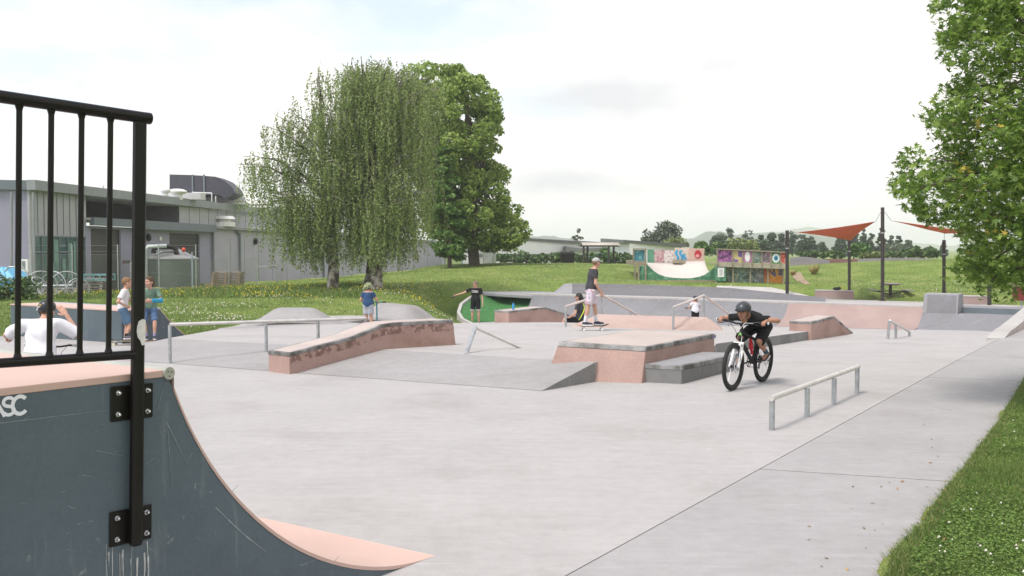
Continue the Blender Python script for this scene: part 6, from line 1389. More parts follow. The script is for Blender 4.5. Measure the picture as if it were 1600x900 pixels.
# dead leaves and twigs at the path edge
P_ = scatter(60, (1, 12), (5, 16), -.7, 1.5, .35, pxr=(1200, 1640)); P_[:, 2] = np.where(polydist(P_[:, :2], PARKA) < 0, floorz(P_[:, 0], P_[:, 1]) + .006, P_[:, 2] + .03); o_ = leaves('fallen_leaves', P_, .020, [mat('dead_leaf', (.22, .13, .06), .8), mat('dead_leaf_pale', (.36, .24, .12), .8), mat('dead_leaf', ())], None, 1.6, 2.0); o_['kind'] = 'stuff'
# ---------------------------------------------------------------- implicit surfaces for bodies and clothes
class Field:
    def __init__(s, lo, hi, h):
        s.lo = np.array(lo, float); s.h = h; s.n = np.ceil((np.array(hi) - s.lo) / h).astype(int) + 1; s.D = np.full(s.n, .5)
    def _blk(s, lo, hi, m):
        a = np.clip(np.floor((np.array(lo) - m - s.lo) / s.h).astype(int), 0, s.n); b = np.clip(np.ceil((np.array(hi) + m - s.lo) / s.h).astype(int) + 1, 0, s.n)
        if np.any(b - a < 1): return None
        g = [s.lo[i] + s.h * np.arange(a[i], b[i]) for i in range(3)]; X = np.stack(np.meshgrid(*g, indexing='ij'), -1); return (slice(a[0], b[0]), slice(a[1], b[1]), slice(a[2], b[2])), X
    def put(s, d, sl, k):
        a = s.D[sl]
        if k <= 0: s.D[sl] = np.minimum(a, d); return
        h = np.clip(.5 + .5 * (a - d) / k, 0, 1); s.D[sl] = a * (1 - h) + d * h - k * h * (1 - h)
    def cone(s, a, b, r1, r2, k=.02, clip=None):
        a = np.array(a, float); b = np.array(b, float); R_ = max(r1, r2); r = s._blk(np.minimum(a, b) - R_, np.maximum(a, b) + R_, k + 3 * s.h + .02)
        if r is None: return s
        sl, X = r; ab = b - a; t = np.clip(((X - a) @ ab) / (ab @ ab + 1e-12), 0, 1); d = np.linalg.norm(X - a - t[..., None] * ab, axis=-1) - (r1 + (r2 - r1) * t)
        if clip is not None:      # (point, outward normal): remove what is beyond
            for p, n_ in clip: n_ = np.array(n_) / np.linalg.norm(n_); d = np.maximum(d, (X - np.array(p)) @ n_)
        s.put(d, sl, k); return s
    def ell(s, c, rad, M=None, k=.02, clip=None):
        c = np.array(c, float); rad = np.array(rad, float); M = np.eye(3) if M is None else np.array(M); R_ = rad.max(); r = s._blk(c - R_, c + R_, k + 3 * s.h + .02)
        if r is None: return s
        sl, X = r; q = (X - c) @ M; k0 = np.linalg.norm(q / rad, axis=-1); k1 = np.linalg.norm(q / rad ** 2, axis=-1) + 1e-9; d = k0 * (k0 - 1) / k1
        d = np.where(k0 < .05, -rad.min(), d)
        if clip is not None:
            for p, n_ in clip: n_ = np.array(n_) / np.linalg.norm(n_); d = np.maximum(d, (X - np.array(p)) @ n_)
        s.put(d, sl, k); return s
    def carve(s, c, rad, M=None, k=.01):
        c = np.array(c, float); rad = np.array(rad, float); M = np.eye(3) if M is None else np.array(M); r = s._blk(c - rad.max(), c + rad.max(), k)
        if r is None: return s
        sl, X = r; q = (X - c) @ M; k0 = np.linalg.norm(q / rad, axis=-1); d = -(k0 - 1) * rad.min(); a = s.D[sl]; h = np.clip(.5 - .5 * (a - d) / k, 0, 1); s.D[sl] = a * (1 - h) + d * h + k * h * (1 - h); return s
    def grid(s): g = [s.lo[i] + s.h * np.arange(s.n[i]) for i in range(3)]; return np.stack(np.meshgrid(*g, indexing='ij'), -1)
    def cut(s, p, n_): n_ = np.array(n_) / np.linalg.norm(n_); s.D = np.maximum(s.D, (s.grid() - np.array(p)) @ n_); return s
    def wrinkle(s, amp, f, seed=0):
        X = s.grid(); s.D = s.D + amp * (np.sin(X[..., 2] * f + 2.2 * np.sin(X[..., 0] * f * .6 + seed) + 1.7 * np.sin(X[..., 1] * f * .7)) * .6 + .4 * np.sin(X[..., 0] * f * 1.3 + X[..., 2] * f * 1.9 + seed)); return s
    def mesh(s):
        D = s.D; neg = D < 0; nx, ny, nz = D.shape; C = np.zeros((nx - 1, ny - 1, nz - 1), int); acc = np.zeros(C.shape + (3,)); cnt = np.zeros(C.shape)
        for dx in (0, 1):
            for dy in (0, 1):
                for dz in (0, 1): C += neg[dx:nx - 1 + dx, dy:ny - 1 + dy, dz:nz - 1 + dz]
        act = (C > 0) & (C < 8)
        for ax in range(3):
            o1, o2 = [a for a in range(3) if a != ax]
            for i in (0, 1):
                for j in (0, 1):
                    st = [0, 0, 0]; st[o1] = i; st[o2] = j; en = list(st); en[ax] = 1
                    A = D[st[0]:nx - 1 + st[0], st[1]:ny - 1 + st[1], st[2]:nz - 1 + st[2]]; B = D[en[0]:nx - 1 + en[0], en[1]:ny - 1 + en[1], en[2]:nz - 1 + en[2]]
                    cr_ = (A < 0) != (B < 0); t = np.where(cr_, A / np.where(cr_, A - B, 1), 0); pos = [np.full(A.shape, float(st[q])) for q in range(3)]; pos[ax] = t
                    for q in range(3): acc[..., q] += np.where(cr_, pos[q], 0)
                    cnt += cr_
        idx = -np.ones(C.shape, int); I = np.argwhere(act); idx[act] = np.arange(len(I)); V = (I + acc[act] / cnt[act][:, None]) * s.h + s.lo; F = []
        for ax in range(3):
            o1, o2 = [(1, 2), (2, 0), (0, 1)][ax]; sl0 = [slice(None)] * 3; sl1 = [slice(None)] * 3; sl0[ax] = slice(0, -1); sl1[ax] = slice(1, None); ch = neg[tuple(sl0)] != neg[tuple(sl1)]; E = np.argwhere(ch); ok = (E[:, o1] > 0) & (E[:, o2] > 0) & (E[:, o1] < D.shape[o1] - 1) & (E[:, o2] < D.shape[o2] - 1); E = E[ok]
            def g(a, b): q = E.copy(); q[:, o1] -= a; q[:, o2] -= b; return idx[q[:, 0], q[:, 1], q[:, 2]]
            Q = np.stack([g(1, 1), g(0, 1), g(0, 0), g(1, 0)], 1); fl = ~neg[E[:, 0], E[:, 1], E[:, 2]]; Q[fl] = Q[fl][:, ::-1]; Q = Q[(Q >= 0).all(1)]; F.append(Q)
        return V, np.concatenate(F) if F else np.zeros((0, 4), int)
def nv(v): v = np.array(v, float); return v / (np.linalg.norm(v) + 1e-12)
def frame3(lat, up):
    up = nv(up); lat = np.array(lat, float); lat = nv(lat - up * (lat @ up)); fw = np.cross(up, lat); return np.stack([lat, fw, up], 1)   # columns: right, forward, up
def join(parts):
    V = []; F = []; b = 0
    for v, f in parts: V.append(v); F.append(f + b); b += len(v)
    return np.concatenate(V), np.concatenate(F)
def person(label, loc, rz, J, g=1.0, w=1.0, skin=None, shirt=None, shorts=None, shoe=None, sock=None, hair=None, hair_len=0, headgear=None, glasses=False, hres=.014, sleeve=.6, short_len=.85, extra=None, head_scale=1.0, shirt_len=1.0, wr=1.0, sleeve_r=1.0, helmet_mat=None, mouth=True):
    """J joints in metres, +x = the person's right, +y = forward. g = girth scale"""
    skin = skin or M_SKIN
    t = thing('person', label, 'person', loc, rz); J = {k: np.array(v, float) for k, v in J.items()}
    lat = nv(J['shR'] - J['shL']); hl = nv(J['hpR'] - J['hpL']); pel, che, nec = J['pel'], J['che'], J['nec']
    Mc = frame3(lat, nec - che + 1e-6); Mb = frame3(lat + hl, che - pel); Mp = frame3(hl, che - pel); sw = np.linalg.norm(J['shR'] - J['shL']) / 2; hw = np.linalg.norm(J['hpR'] - J['hpL']) / 2
    hd = J['head']; Mh = frame3(np.cross(J['hf'], J['hu']), J['hu']); hs = head_scale
    allp = np.array([v for k, v in J.items() if k not in ('hf', 'hu') and not k.startswith('hd') and not k.startswith('pn') and not k.startswith('cu')]); lo = allp.min(0) - .22; hi = allp.max(0) + .22
    def torso(F, e=0, k=.04, low=True):
        F.ell(che + Mc[:, 2] * .0 * g, (sw * .86 * w + e, .105 * g * w + e, .17 * g + e), Mc, k)
        F.cone(J['shL'] + (J['shR'] - J['shL']) * .16, J['shR'] + (J['shL'] - J['shR']) * .16, .058 * g + e, .058 * g + e, k)
        F.ell((che + pel) / 2, (.135 * g * w + e, .095 * g * w + e, .16 * g + e), Mb, k)
        if low: F.ell(pel, (hw + .065 * g * w + e, .10 * g * w + e, .115 * g + e), Mp, k)
        return F
    def limbs(F, e=0, k=.02):
        for s_ in 'RL':
            F.cone(J['sh' + s_], J['el' + s_], .047 * g + e, .036 * g + e, k); F.cone(J['el' + s_], J['wr' + s_], .037 * g + e, .024 * g + e, k)
            F.cone(J['hp' + s_], J['kn' + s_], .078 * g * w + e, .052 * g + e, k); kn, an = J['kn' + s_], J['an' + s_]; F.cone(kn, an, .050 * g + e, .034 * g + e, k)
            bk = kn + (an - kn) * .3 - np.cross(hl, an - kn) / (np.linalg.norm(an - kn) + 1e-9) * -.018 * g; F.ell(bk, (.045 * g, .045 * g, .10 * g), frame3(hl, kn - an), k)
            F.cone(an, J['to' + s_], .035 * g, .028 * g, k)
        return F
    B = Field(lo, hi, hres); torso(B); limbs(B); B.cone(nec - Mc[:, 2] * .03 * g, hd - Mh[:, 2] * .05 * hs, .052 * g, .048 * g, .025)
    B.ell(hd, (.070 * hs, .085 * hs, .10 * hs), Mh, .02)
    parts = [B.mesh()]
    # head in finer detail, belongs to the same body mesh
    hh = min(hres * .5, .0075); H = Field(hd - .17 * hs, hd + .17 * hs, hh); f = lambda x, y, z: hd + Mh @ (np.array((x, y, z)) * hs)
    H.ell(f(0, -.012, .022), np.array((.076, .094, .092)) * hs, Mh, 0).ell(f(0, .022, -.035), np.array((.060, .066, .075)) * hs, Mh, .03).ell(f(0, .058, -.088), np.array((.028, .024, .02)) * hs, Mh, .03)
    H.ell(f(.035, .055, -.03), np.array((.025, .025, .022)) * hs, Mh, .02).ell(f(-.035, .055, -.03), np.array((.025, .025, .022)) * hs, Mh, .02)
    H.cone(f(0, .082, .012), f(0, .104, -.030), .009 * hs, .015 * hs, .010); H.ell(f(0, .082, .030), np.array((.05, .012, .010)) * hs, Mh, .012)
    for sx in (-1, 1): H.carve(f(sx * .030, .098, .010), np.array((.019, .018, .014)) * hs, Mh, .01); H.ell(f(sx * .078, -.005, -.012), np.array((.010, .020, .031)) * hs, Mh, .006)
    H.ell(f(0, .084, -.060), np.array((.026, .012, .008)) * hs, Mh, .006).cone(f(0, -.01, -.08), f(0, -.02, -.14), .050 * g, .05 * g, .02)
    parts.append(H.mesh())
    # hands
    for s_, sg in (('R', 1), ('L', -1)):
        wr_ = J['wr' + s_]; d = nv(J.get('hd' + s_, wr_ - J['el' + s_])); pn = np.array(J.get('pn' + s_, (-sg, 0, 0)), float); pn = nv(pn - d * (pn @ d)); sd_ = np.cross(d, pn) * sg     # pn: palm faces this way; sd_: towards the thumb
        cu = float(J.get('cu' + s_, .35)); q = g * .98; h = max(.0042 * g, .004); c = wr_ + d * .09 * q; Hn = Field(c - .13 * q, c + .13 * q, h)
        Hn.cone(wr_ - d * .03, wr_ + d * .01, .024 * g, .022 * g, 0); Mq = np.stack([sd_, pn, d], 1); Hn.ell(wr_ + d * .048 * q, np.array((.038, .016, .048)) * q, Mq, .012)
        for i, (ox, ln) in enumerate(((.028, .068), (.0095, .077), (-.0095, .071), (-.027, .056))):
            p0 = wr_ + d * .082 * q + sd_ * ox * q; a1 = cu * 1.1; d1 = d * math.cos(a1) + pn * math.sin(a1) + sd_ * ox * 2.2 * (1 - cu); p1_ = p0 + nv(d1) * ln * .48 * q; a2 = cu * 2.5; d2 = d * math.cos(a2) + pn * math.sin(a2); p2_ = p1_ + d2 * ln * .30 * q; a3 = cu * 3.4; d3 = d * math.cos(a3) + pn * math.sin(a3); p3_ = p2_ + d3 * ln * .24 * q
            Hn.cone(p0 - d * .02 * q, p0, .0095 * q, .0092 * q, .006).cone(p0, p1_, .0092 * q, .0082 * q, .002).cone(p1_, p2_, .0082 * q, .0074 * q, .002).cone(p2_, p3_, .0074 * q, .0064 * q, .002)
        p0 = wr_ + d * .022 * q + sd_ * .026 * q; p1_ = p0 + nv(d * .75 + sd_ * .75 + pn * .35) * .042 * q; p2_ = p1_ + nv(d * .9 + sd_ * (.35 - .6 * cu) + pn * (.3 + cu)) * .030 * q; Hn.cone(p0, p1_, .0135 * q, .0105 * q, .006).cone(p1_, p2_, .0100 * q, .008 * q, .002)
        parts.append(Hn.mesh())
    V, F = join(parts); mesh('body', V, F, skin, t, smooth=True)
    # eyes, mouth
    if not glasses:
        for sx in (-1, 1):
            MB().ell(f(sx * .030, .076, .010), .0115 * hs, .0115 * hs, .009 * hs, 10, 8).build('eye', mat('eye_dark', (.05, .035, .03), .2), t, smooth=True)
    if mouth: MB().ell(f(0, .0955, -.060), .020 * hs, .0045 * hs, .005 * hs, 12, 6, M=Matrix(Mh.tolist())).build('mouth', mat('lip_colour', (.32, .12, .10), .5), t, smooth=True)
    # shirt
    if shirt:
        S = Field(lo, hi, hres * .9); torso(S, .016 * g, .035, True)
        hemp = pel + Mb[:, 2] * (.02 - .10 * (shirt_len - .0)) * g
        for s_ in 'RL':
            a = J['sh' + s_]; b = J['el' + s_]; e = a + (b - a) * sleeve; S.cone(a, a + (b - a) * (sleeve + .25), .064 * g * sleeve_r, .060 * g * sleeve_r, .03, clip=[(e, b - a)])
        S.ell((pel + che) / 2 - Mb[:, 2] * .10 * g, ((hw + .09 * g) * w, .128 * g * w, .16 * g), Mb, .05)
        S.wrinkle(.0035 * g * wr, 22 / g, 1.0); S.cut(hemp, -Mb[:, 2]); nn = Mc[:, 2] * .9 - Mc[:, 1] * .12; S.cut(nec + Mc[:, 2] * -.012 * g, nn)
        V, F = S.mesh(); mesh('shirt', V, F, shirt, t, smooth=True)
    if shorts:
        S = Field(lo, hi, hres * .9); S.ell(pel - Mp[:, 2] * .02, (hw + .085 * g * w, .122 * g * w, .12 * g), Mp, .03, clip=[(pel + Mp[:, 2] * .07 * g, Mp[:, 2])])
        for s_ in 'RL':
            a = J['hp' + s_]; b = J['kn' + s_]; e = a + (b - a) * short_len; S.cone(a, a + (b - a) * (short_len + .3), .098 * g * w, .088 * g * w, .035, clip=[(e, b - a)])
        S.wrinkle(.003 * g * wr, 25 / g, 3.0); V, F = S.mesh(); mesh('shorts', V, F, shorts, t, smooth=True)
    # shoes and socks
    for s_ in 'RL':
        an, to = J['an' + s_], J['to' + s_]; d = nv(to - an); fd = nv(np.array((to - an)[:]) - nv(an - J['kn' + s_]) * ((to - an) @ nv(an - J['kn' + s_])) * .0); upv = nv(J['kn' + s_] - an)
        if sock:
            c_, fr = sock; S = Field(np.minimum(an, an + upv * .3 * g) - .1, np.maximum(an, an + upv * .3 * g) + .1, .010); S.cone(an, an + (J['kn' + s_] - an) * (fr + .1), .0385 * g, .045 * g, 0, clip=[(an + (J['kn' + s_] - an) * fr, upv)]); V, F = S.mesh(); mesh('sock', V, F, c_, t, smooth=True)
        if shoe:
            fh = nv((to - an) - np.array((0, 0, (to - an)[2])) * (0 if J.get('pedal') is not None else 1)); flat = J.get('pedal') is None
            if flat: fwd = nv((to - an) * np.array((1, 1, 0))); up_ = np.array((0, 0, 1.)); 
            else: fwd = nv(to - an); up_ = nv(upv - fwd * (upv @ fwd)); fwd = nv(fwd - up_ * .0)
            L_ = .25 * g / .98; M_ = frame3(np.cross(fwd, up_), up_); heel = an - fwd * .05 * g - up_ * .055 * g; S = Field(an - .3 * g, an + .3 * g, .0085)
            mid_ = heel + fwd * L_ * .5; S.cone(heel + fwd * .03 * g + up_ * .028 * g, heel + fwd * (L_ - .045 * g) + up_ * .018 * g, .040 * g, .036 * g, 0).cone(an - up_ * .0 * g, heel + fwd * .13 * g + up_ * .03 * g, .042 * g, .036 * g, .02)
            S.cut(heel - up_ * .008 * g, -up_); S.cut(an + up_ * .028 * g, up_); V, F = S.mesh(); so = mesh('shoe', V, F, shoe, t, smooth=True)
            S = Field(an - .3 * g, an + .3 * g, .0085); S.cone(heel + fwd * .03 * g, heel + fwd * (L_ - .045 * g), .044 * g, .041 * g, 0, clip=[(heel + up_ * .010 * g, up_), (heel - up_ * .020 * g, -up_)]); V, F = S.mesh(); s2 = mesh('sole', V, F, M_WHITE, so, smooth=True)
    # hair, hats
    if hair:
        S = Field(hd - .2 * hs, hd + .2 * hs, .009); S.ell(f(0, -.014, .026), np.array((.084, .102, .098)) * hs, Mh, 0, clip=[(f(0, .045, .030), Mh @ np.array((0, .75, -.66)))])
        if hair_len: S.ell(f(0, -.055, -.02), np.array((.078, .062, .10)) * hs, Mh, .02); 
        if hair_len > 1: S.cone(f(0, -.10, .0), f(0, -.15, -.07), .028 * hs, .014 * hs, .02)
        S.D = S.D + .0035 * np.sin(S.grid()[..., 0] * 260 + S.grid()[..., 2] * 90) * np.sin(S.grid()[..., 1] * 210)
        V, F = S.mesh(); mesh('hair', V, F, hair, t, smooth=True)
    if headgear in ('cap', 'cap_back'):
        S = Field(hd - .24 * hs, hd + .24 * hs, .008); S.ell(f(0, -.010, .038), np.array((.088, .106, .092)) * hs, Mh, 0, clip=[(f(0, 0, .035), Mh @ np.array((0, .12, -1)))])
        V, F = S.mesh(); cp = mesh('cap', V, F, helmet_mat, t, smooth=True); sg = -1 if headgear == 'cap_back' else 1
        S = Field(hd - .24 * hs, hd + .24 * hs, .007); S.ell(f(0, sg * .10, .040), np.array((.075, .085, .022)) * hs, Mh, 0, clip=[(f(0, 0, .040), Mh @ np.array((0, 0, -1))), (f(0, sg * .05, 0), Mh @ np.array((0, -sg, 0)))]); V, F = S.mesh(); mesh('brim', V, F, helmet_mat, cp, smooth=True)
    if headgear == 'helmet':
        S = Field(hd - .24 * hs, hd + .24 * hs, .0065); S.ell(f(0, -.012, .046), np.array((.106, .132, .100)) * hs, Mh, 0, clip=[(f(0, .0, .020), Mh @ np.array((0, .10, -1)))])
        X = (S.grid() - hd) @ Mh / hs
        for a_ in (-.062, -.022, .022, .062):
            gr_ = (np.abs(X[..., 0] - a_ * (1 - np.abs(X[..., 1]) * 2.5)) < .0085) & (X[..., 1] < .09) & (X[..., 1] > -.11) & (X[..., 2] > .058) & ((np.abs(X[..., 1]) > .014)); S.D = np.where(gr_, np.maximum(S.D, -S.D * 0 - (S.D + .014)), S.D)
        V, F = S.mesh(); hm = mesh('helmet', V, F, helmet_mat, t, smooth=True)
        S = Field(hd - .24 * hs, hd + .24 * hs, .0065); S.ell(f(0, -.008, .040), np.array((.100, .124, .090)) * hs, Mh, 0, clip=[(f(0, .0, .018), Mh @ np.array((0, .10, -1)))]); V, F = S.mesh(); mesh('helmet_liner', V, F, M_BLK, hm, smooth=True)
        S = Field(hd - .24 * hs, hd + .24 * hs, .0065); S.ell(f(0, .105, .040), np.array((.082, .050, .016)) * hs, Mh, 0); V, F = S.mesh(); mesh('visor', V, F, M_BLK, hm, smooth=True)
        q = MB(); 
        for sx in (-1, 1): q.tube([f(sx * .085, .02, .03), f(sx * .074, .025, -.05), f(0, .045, -.115)], .0045, 5)
        q.build('chin_strap', M_BLK, hm)
    if headgear == 'skate_helmet':
        S = Field(hd - .24 * hs, hd + .24 * hs, .0075); S.ell(f(0, -.014, .036), np.array((.100, .118, .104)) * hs, Mh, 0, clip=[(f(0, .0, .0), Mh @ np.array((0, .35, -1)))]); V, F = S.mesh(); hm = mesh('helmet', V, F, helmet_mat, t, smooth=True)
        q = MB()
        for sx in (-1, 1): q.tube([f(sx * .09, -.05, .0), f(sx * .078, .0, -.06), f(0, .03, -.12)], .006, 5)
        q.build('chin_strap', M_BLK, hm); MB().ell(f(-.02, -.132, .05), .011, .004, .011, 10, 6).build('round_sticker', mat('yellow_sticker', (.6, .42, .05), .6), hm)
        q = MB(); q.tube([f(-.085, -.085, -.01), f(-.065, -.105, .022), f(-.02, -.128, .030)], .006, 5); q.build('reflective_trim', M_WHITE, hm)
    if glasses:
        q = MB(); 
        for sx in (-1, 1): q.ell(f(sx * .032, .090, .010), .026 * hs, .010 * hs, .017 * hs, 12, 8, M=Matrix(Mh.tolist()))
        q.tube([f(-.06, .085, .014), f(-.080, .0, .010)], .004 * hs, 5).tube([f(.06, .085, .014), f(.080, .0, .010)], .004 * hs, 5).build('sunglasses', M_BLACK, t, smooth=True)
    t['_J'] = 0; del t['_J']
    return t, f, Mc, Mb
# ---------------------------------------------------------------- wheels and boards
def bicycle(name, label, loc, rz, tilt=0, fr_m=None, fork_m=None, hero=True, sc=1.0, rot=None):
    t = thing(name, label, 'bicycle', loc, rz); fr_m = fr_m or M_BLK; t.rotation_euler = (0, tilt, rz); r = .335; RA = Vector((0, -.50, r)); FAx = Vector((0, .58, r)); X = Vector((1, 0, 0)); res = 48
    def wheel(c, nm):
        w = MB().ring(c, X, r - .028, .030, 64, 10).build(nm, M_RUB, t, smooth=True)      # tyre
        kn = MB()
        for k in range(56):
            a = 2 * math.pi * k / 56
            for ox in (-.014, .012): kn.box(c + Vector((ox, math.cos(a + ox * 2) * (r + .001), math.sin(a + ox * 2) * (r + .001))), (.012, .014, .006), M=Matrix.Rotation(a - math.pi / 2, 3, 'X'))
        kn.build('tread', M_RUB, w)
        MB().ring(c, X, r - .064, .013, 56, 8).build('rim', M_BLACK, w, smooth=True)
        q = MB()
        for k in range(28):
            a = 2 * math.pi * k / 28; b = a + (.5 if k % 2 else -.5); s = .028 if k % 4 < 2 else -.028; q.tube([c + Vector((s, math.cos(b) * .025, math.sin(b) * .025)), c + Vector((0, math.cos(a) * (r - .066), math.sin(a) * (r - .066)))], .0016, 4)
        q.build('spokes', M_CHR, w); MB().tube([c - X * .045, c - X * .03, c + X * .03, c + X * .045], [.014, .024, .024, .014], 14).build('hub', M_BLACK, w, smooth=True)
        q = MB(); q.ring(c - X * .05, X, .078, .006, 28, 6)
        for k in range(6): a = k * 1.047; q.tube([c - X * .05, c + Vector((-.05, math.cos(a) * .078, math.sin(a) * .078))], .004, 4)
        q.build('disc_rotor', M_CHR, w); return w
    wheel(FAx, 'wheel'); wheel(RA, 'wheel')
    BB = Vector((0, -.08, .335)); ST = Vector((0, -.235, .70)); HT = Vector((0, .345, .845)); HB = Vector((0, .395, .70)); crown = Vector((0, .425, .655))
    q = MB(); q.tube([BB, ST], .019, 10).tube([BB, HB + (HT - HB) * .12], .029, 12).tube([ST - Vector((0, -.02, .06)), HT - (HT - HB) * .15], .020, 12).tube([HB, HT], .026, 12).disc(BB, X, .026, .075)
    q.build('frame', fr_m, t, smooth=True)
    q = MB()
    for s in (-.055, .055): q.tube([BB + Vector((s * .5, -.02, 0)), BB + Vector((s, -.12, .0)), RA + Vector((s, .02, 0))], .011, 8).tube([ST + Vector((s * .35, 0, -.05)), RA + Vector((s, 0, .01))], .009, 8)
    q.build('rear_triangle', fr_m, t, smooth=True)
    MB().tube([BB + Vector((0, .02, .12)), BB + Vector((0, .10, .36))], .022, 10).tube([BB + Vector((0, .05, .20)), BB + Vector((0, .08, .29))], .032, 12).build('rear_shock', mat('red_anodised', (.45, .02, .03), .35, .4), t, smooth=True)
    q = MB()
    for s in (-.062, .062): q.tube([crown + Vector((s, .012, -.10)), FAx + Vector((s, -.02, 0)) + Vector((0, .0, -.01))], .022, 12)
    q.tube([crown + Vector((-.062, .02, -.09)), crown + Vector((-.045, .05, -.02)), crown + Vector((.045, .05, -.02)), crown + Vector((.062, .02, -.09))], .013, 8)
    fk = q.build('fork_legs', fork_m or M_WHITE, t, smooth=True)
    q = MB()
    for s in (-.062, .062): q.tube([crown + Vector((s, 0, 0)), crown + Vector((s, .014, -.13))], .016, 10)
    q.build('fork_tubes', M_CHR, t, smooth=True); MB().box(crown, (.155, .045, .035)).build('fork_crown', M_WHITE, t, bevel=.01)
    for s in (-.085, .085):
        q = MB()
        for k in range(1): q.box(FAx + Vector((s, -.02 - .012 - .018 * k * .0, .13)), (.003, .02, .11))
        q.build('fork_decal', mat('grey_decal', (.2, .22, .25), .5), fk)
    st = HT + Vector((0, -.005, .045)); bar = HT + Vector((0, .05, .085))
    MB().tube([HT, st + Vector((0, -.0, .03))], .02, 10).tube([st, bar], .02, 10).build('stem', M_BLACK, t, smooth=True)
    MB().tube([bar + Vector((-.37, -.06, .03)), bar + Vector((-.2, -.03, .025)), bar + Vector((-.06, 0, 0)), bar + Vector((.06, 0, 0)), bar + Vector((.2, -.03, .025)), bar + Vector((.37, -.06, .03))], .0135, 10).build('handlebar', M_BLACK, t, smooth=True)
    for s in (-1, 1):
        gq = MB().tube([bar + Vector((s * .25, -.038, .027)), bar + Vector((s * .385, -.062, .031))], .0175, 12).build('grip', M_RUB, t, smooth=True); MB().disc(bar + Vector((s * .388, -.0625, .031)), X, .020, .01).build('grip_end', M_WHITE, gq)
        MB().tube([bar + Vector((s * .2, -.02, .015)), bar + Vector((s * .26, .05, -.0)), bar + Vector((s * .34, .045, -.005))], .006, 6).build('brake_lever', M_BLACK, t)
        MB().tube([bar + Vector((s * .19, .0, .015)), bar + Vector((s * .12, .12, .03)), bar + Vector((s * .03, .11, -.08)), HT + Vector((s * .03, .05, -.1)), (FAx + Vector((-.07, -.02, .1))) if s < 0 else BB + Vector((.03, .1, .2))], .0035, 5).build('cable', M_WHITE if s < 0 else M_BLACK, t)
    MB().tube([ST - Vector((0, 0, .02)), Vector((0, -.25, .75))], .014, 10).build('seat_post', M_BLACK, t, smooth=True)
    MB().ell((0, -.28, .77), .065, .13, .022).ell((0, -.17, .77), .03, .12, .02).build('saddle', M_BLK, t, smooth=True)
    q = MB().ring(BB + X * .05, X, .075, .006, 32, 6); 
    for k in range(4): a = k * 1.57 + .4; q.tube([BB + X * .05, BB + Vector((.05, math.cos(a) * .075, math.sin(a) * .075))], .006, 5)
    q.build('chainring', M_POLE, t); MB().tube([BB + Vector((.05, 0, .078)), RA + Vector((.05, 0, .045))], .005, 5).tube([BB + Vector((.05, 0, -.078)), RA + Vector((.05, .02, -.12)), RA + Vector((.05, 0, -.045))], .005, 5).disc(RA + X * .05, X, .06, .03).build('chain', M_POLE, t)
    MB().tube([RA + Vector((.06, 0, -.03)), RA + Vector((.06, .02, -.12))], .012, 6).disc(RA + Vector((.06, .02, -.12)), X, .026, .012).build('derailleur', M_POLE, t)
    for s, an in ((1, 1), (-1, -1)):
        e = BB + Vector((s * .085, an * .165, -an * .03)); MB().tube([BB + Vector((s * .06, 0, 0)), e], .012, 8).build('crank', M_BLACK, t); MB().box(e + Vector((s * .06, 0, 0)), (.10, .085, .018)).build('pedal', M_POLE, t, bevel=.004)
    MB().disc(HT.lerp(HB, .45) + Vector((0, .028, 0)), (0, 1, 0), .022, .004).build('head_badge', mat('lime_green', (.15, .55, .05), .4), t)
    return t, BB, bar
def skateboard(label, loc, rz, wood=M_WOOD, wheel=M_WHITE):
    t = thing('skateboard', label, 'skateboard', loc, rz); S = []
    for k in range(17):
        s = -1 + 2 * k / 16; y = s * .40; z = .095 + max(0, abs(s) - .62) ** 1.5 * .24; w = .10 * math.sqrt(max(.02, 1 - max(0, abs(s) - .78) ** 2 / .05)); S.append([Vector((-w, y, z)), Vector((w, y, z)), Vector((w, y, z + .012)), Vector((-w, y, z + .012))])
    MB().loft(S).build('deck', wood, t); S2 = [[p[3] + Vector((.003, 0, .0004)), p[2] + Vector((-.003, 0, .0004)), p[2] + Vector((-.003, 0, .0018)), p[3] + Vector((.003, 0, .0018))] for p in S]; MB().loft(S2).build('grip_tape', M_BLK, t)
    for y in (-.22, .22):
        q = MB().box((0, y, .082), (.05, .075, .022)).tube([(-.085, y, .045), (.085, y, .045)], .011, 8).tube([(0, y, .08), (0, y, .045)], .018, 8); tr = q.build('truck', M_CHR, t)
        for x in (-.085, .085): MB().tube([(x - .018, y, .027), (x + .018, y, .027)], .027, 16).build('wheel', wheel, tr, smooth=True)
    return t
def scooter(label, loc, rz, col, H=.78):
    t = thing('kick_scooter', label, 'scooter', loc, rz); m = col
    MB().box((0, -.1, .085), (.11, .46, .022)).build('deck', M_BLACK, t, bevel=.006)
    for y in (-.38, .30):
        w = MB().ring((0, y, .055), (1, 0, 0), .042, .013, 24, 8).disc((0, y, .055), (1, 0, 0), .036, .02).build('wheel', M_RUB, t, smooth=True)
    MB().tube([(0, .12, .09), (0, .27, .16), (0, .25, H * .95)], .019, 10).tube([(0, .27, .16), (0, .30, .06)], .016, 8).build('steering_column', m, t, smooth=True)
    MB().tube([(-.24, .245, H), (0, .25, H), (.24, .245, H)], .014, 8).tube([(0, .25, H * .9), (0, .25, H)], .018, 8).build('handlebar', m, t, smooth=True)
    for s in (-1, 1): MB().tube([(s * .15, .246, H), (s * .26, .245, H)], .018, 10).build('grip', M_RUB, t, smooth=True)
    MB().box((0, -.36, .12), (.05, .12, .012)).build('rear_brake', M_BLACK, t); return t
def cloth(name, col, **k): return mat(name, col, .9, var=.08, scale=9, bump=.15, bscale=200, spec=.15, **k)
def stand_zero(x, y, z=None): return Vector((x, y, FL(x, y) if z is None else z))

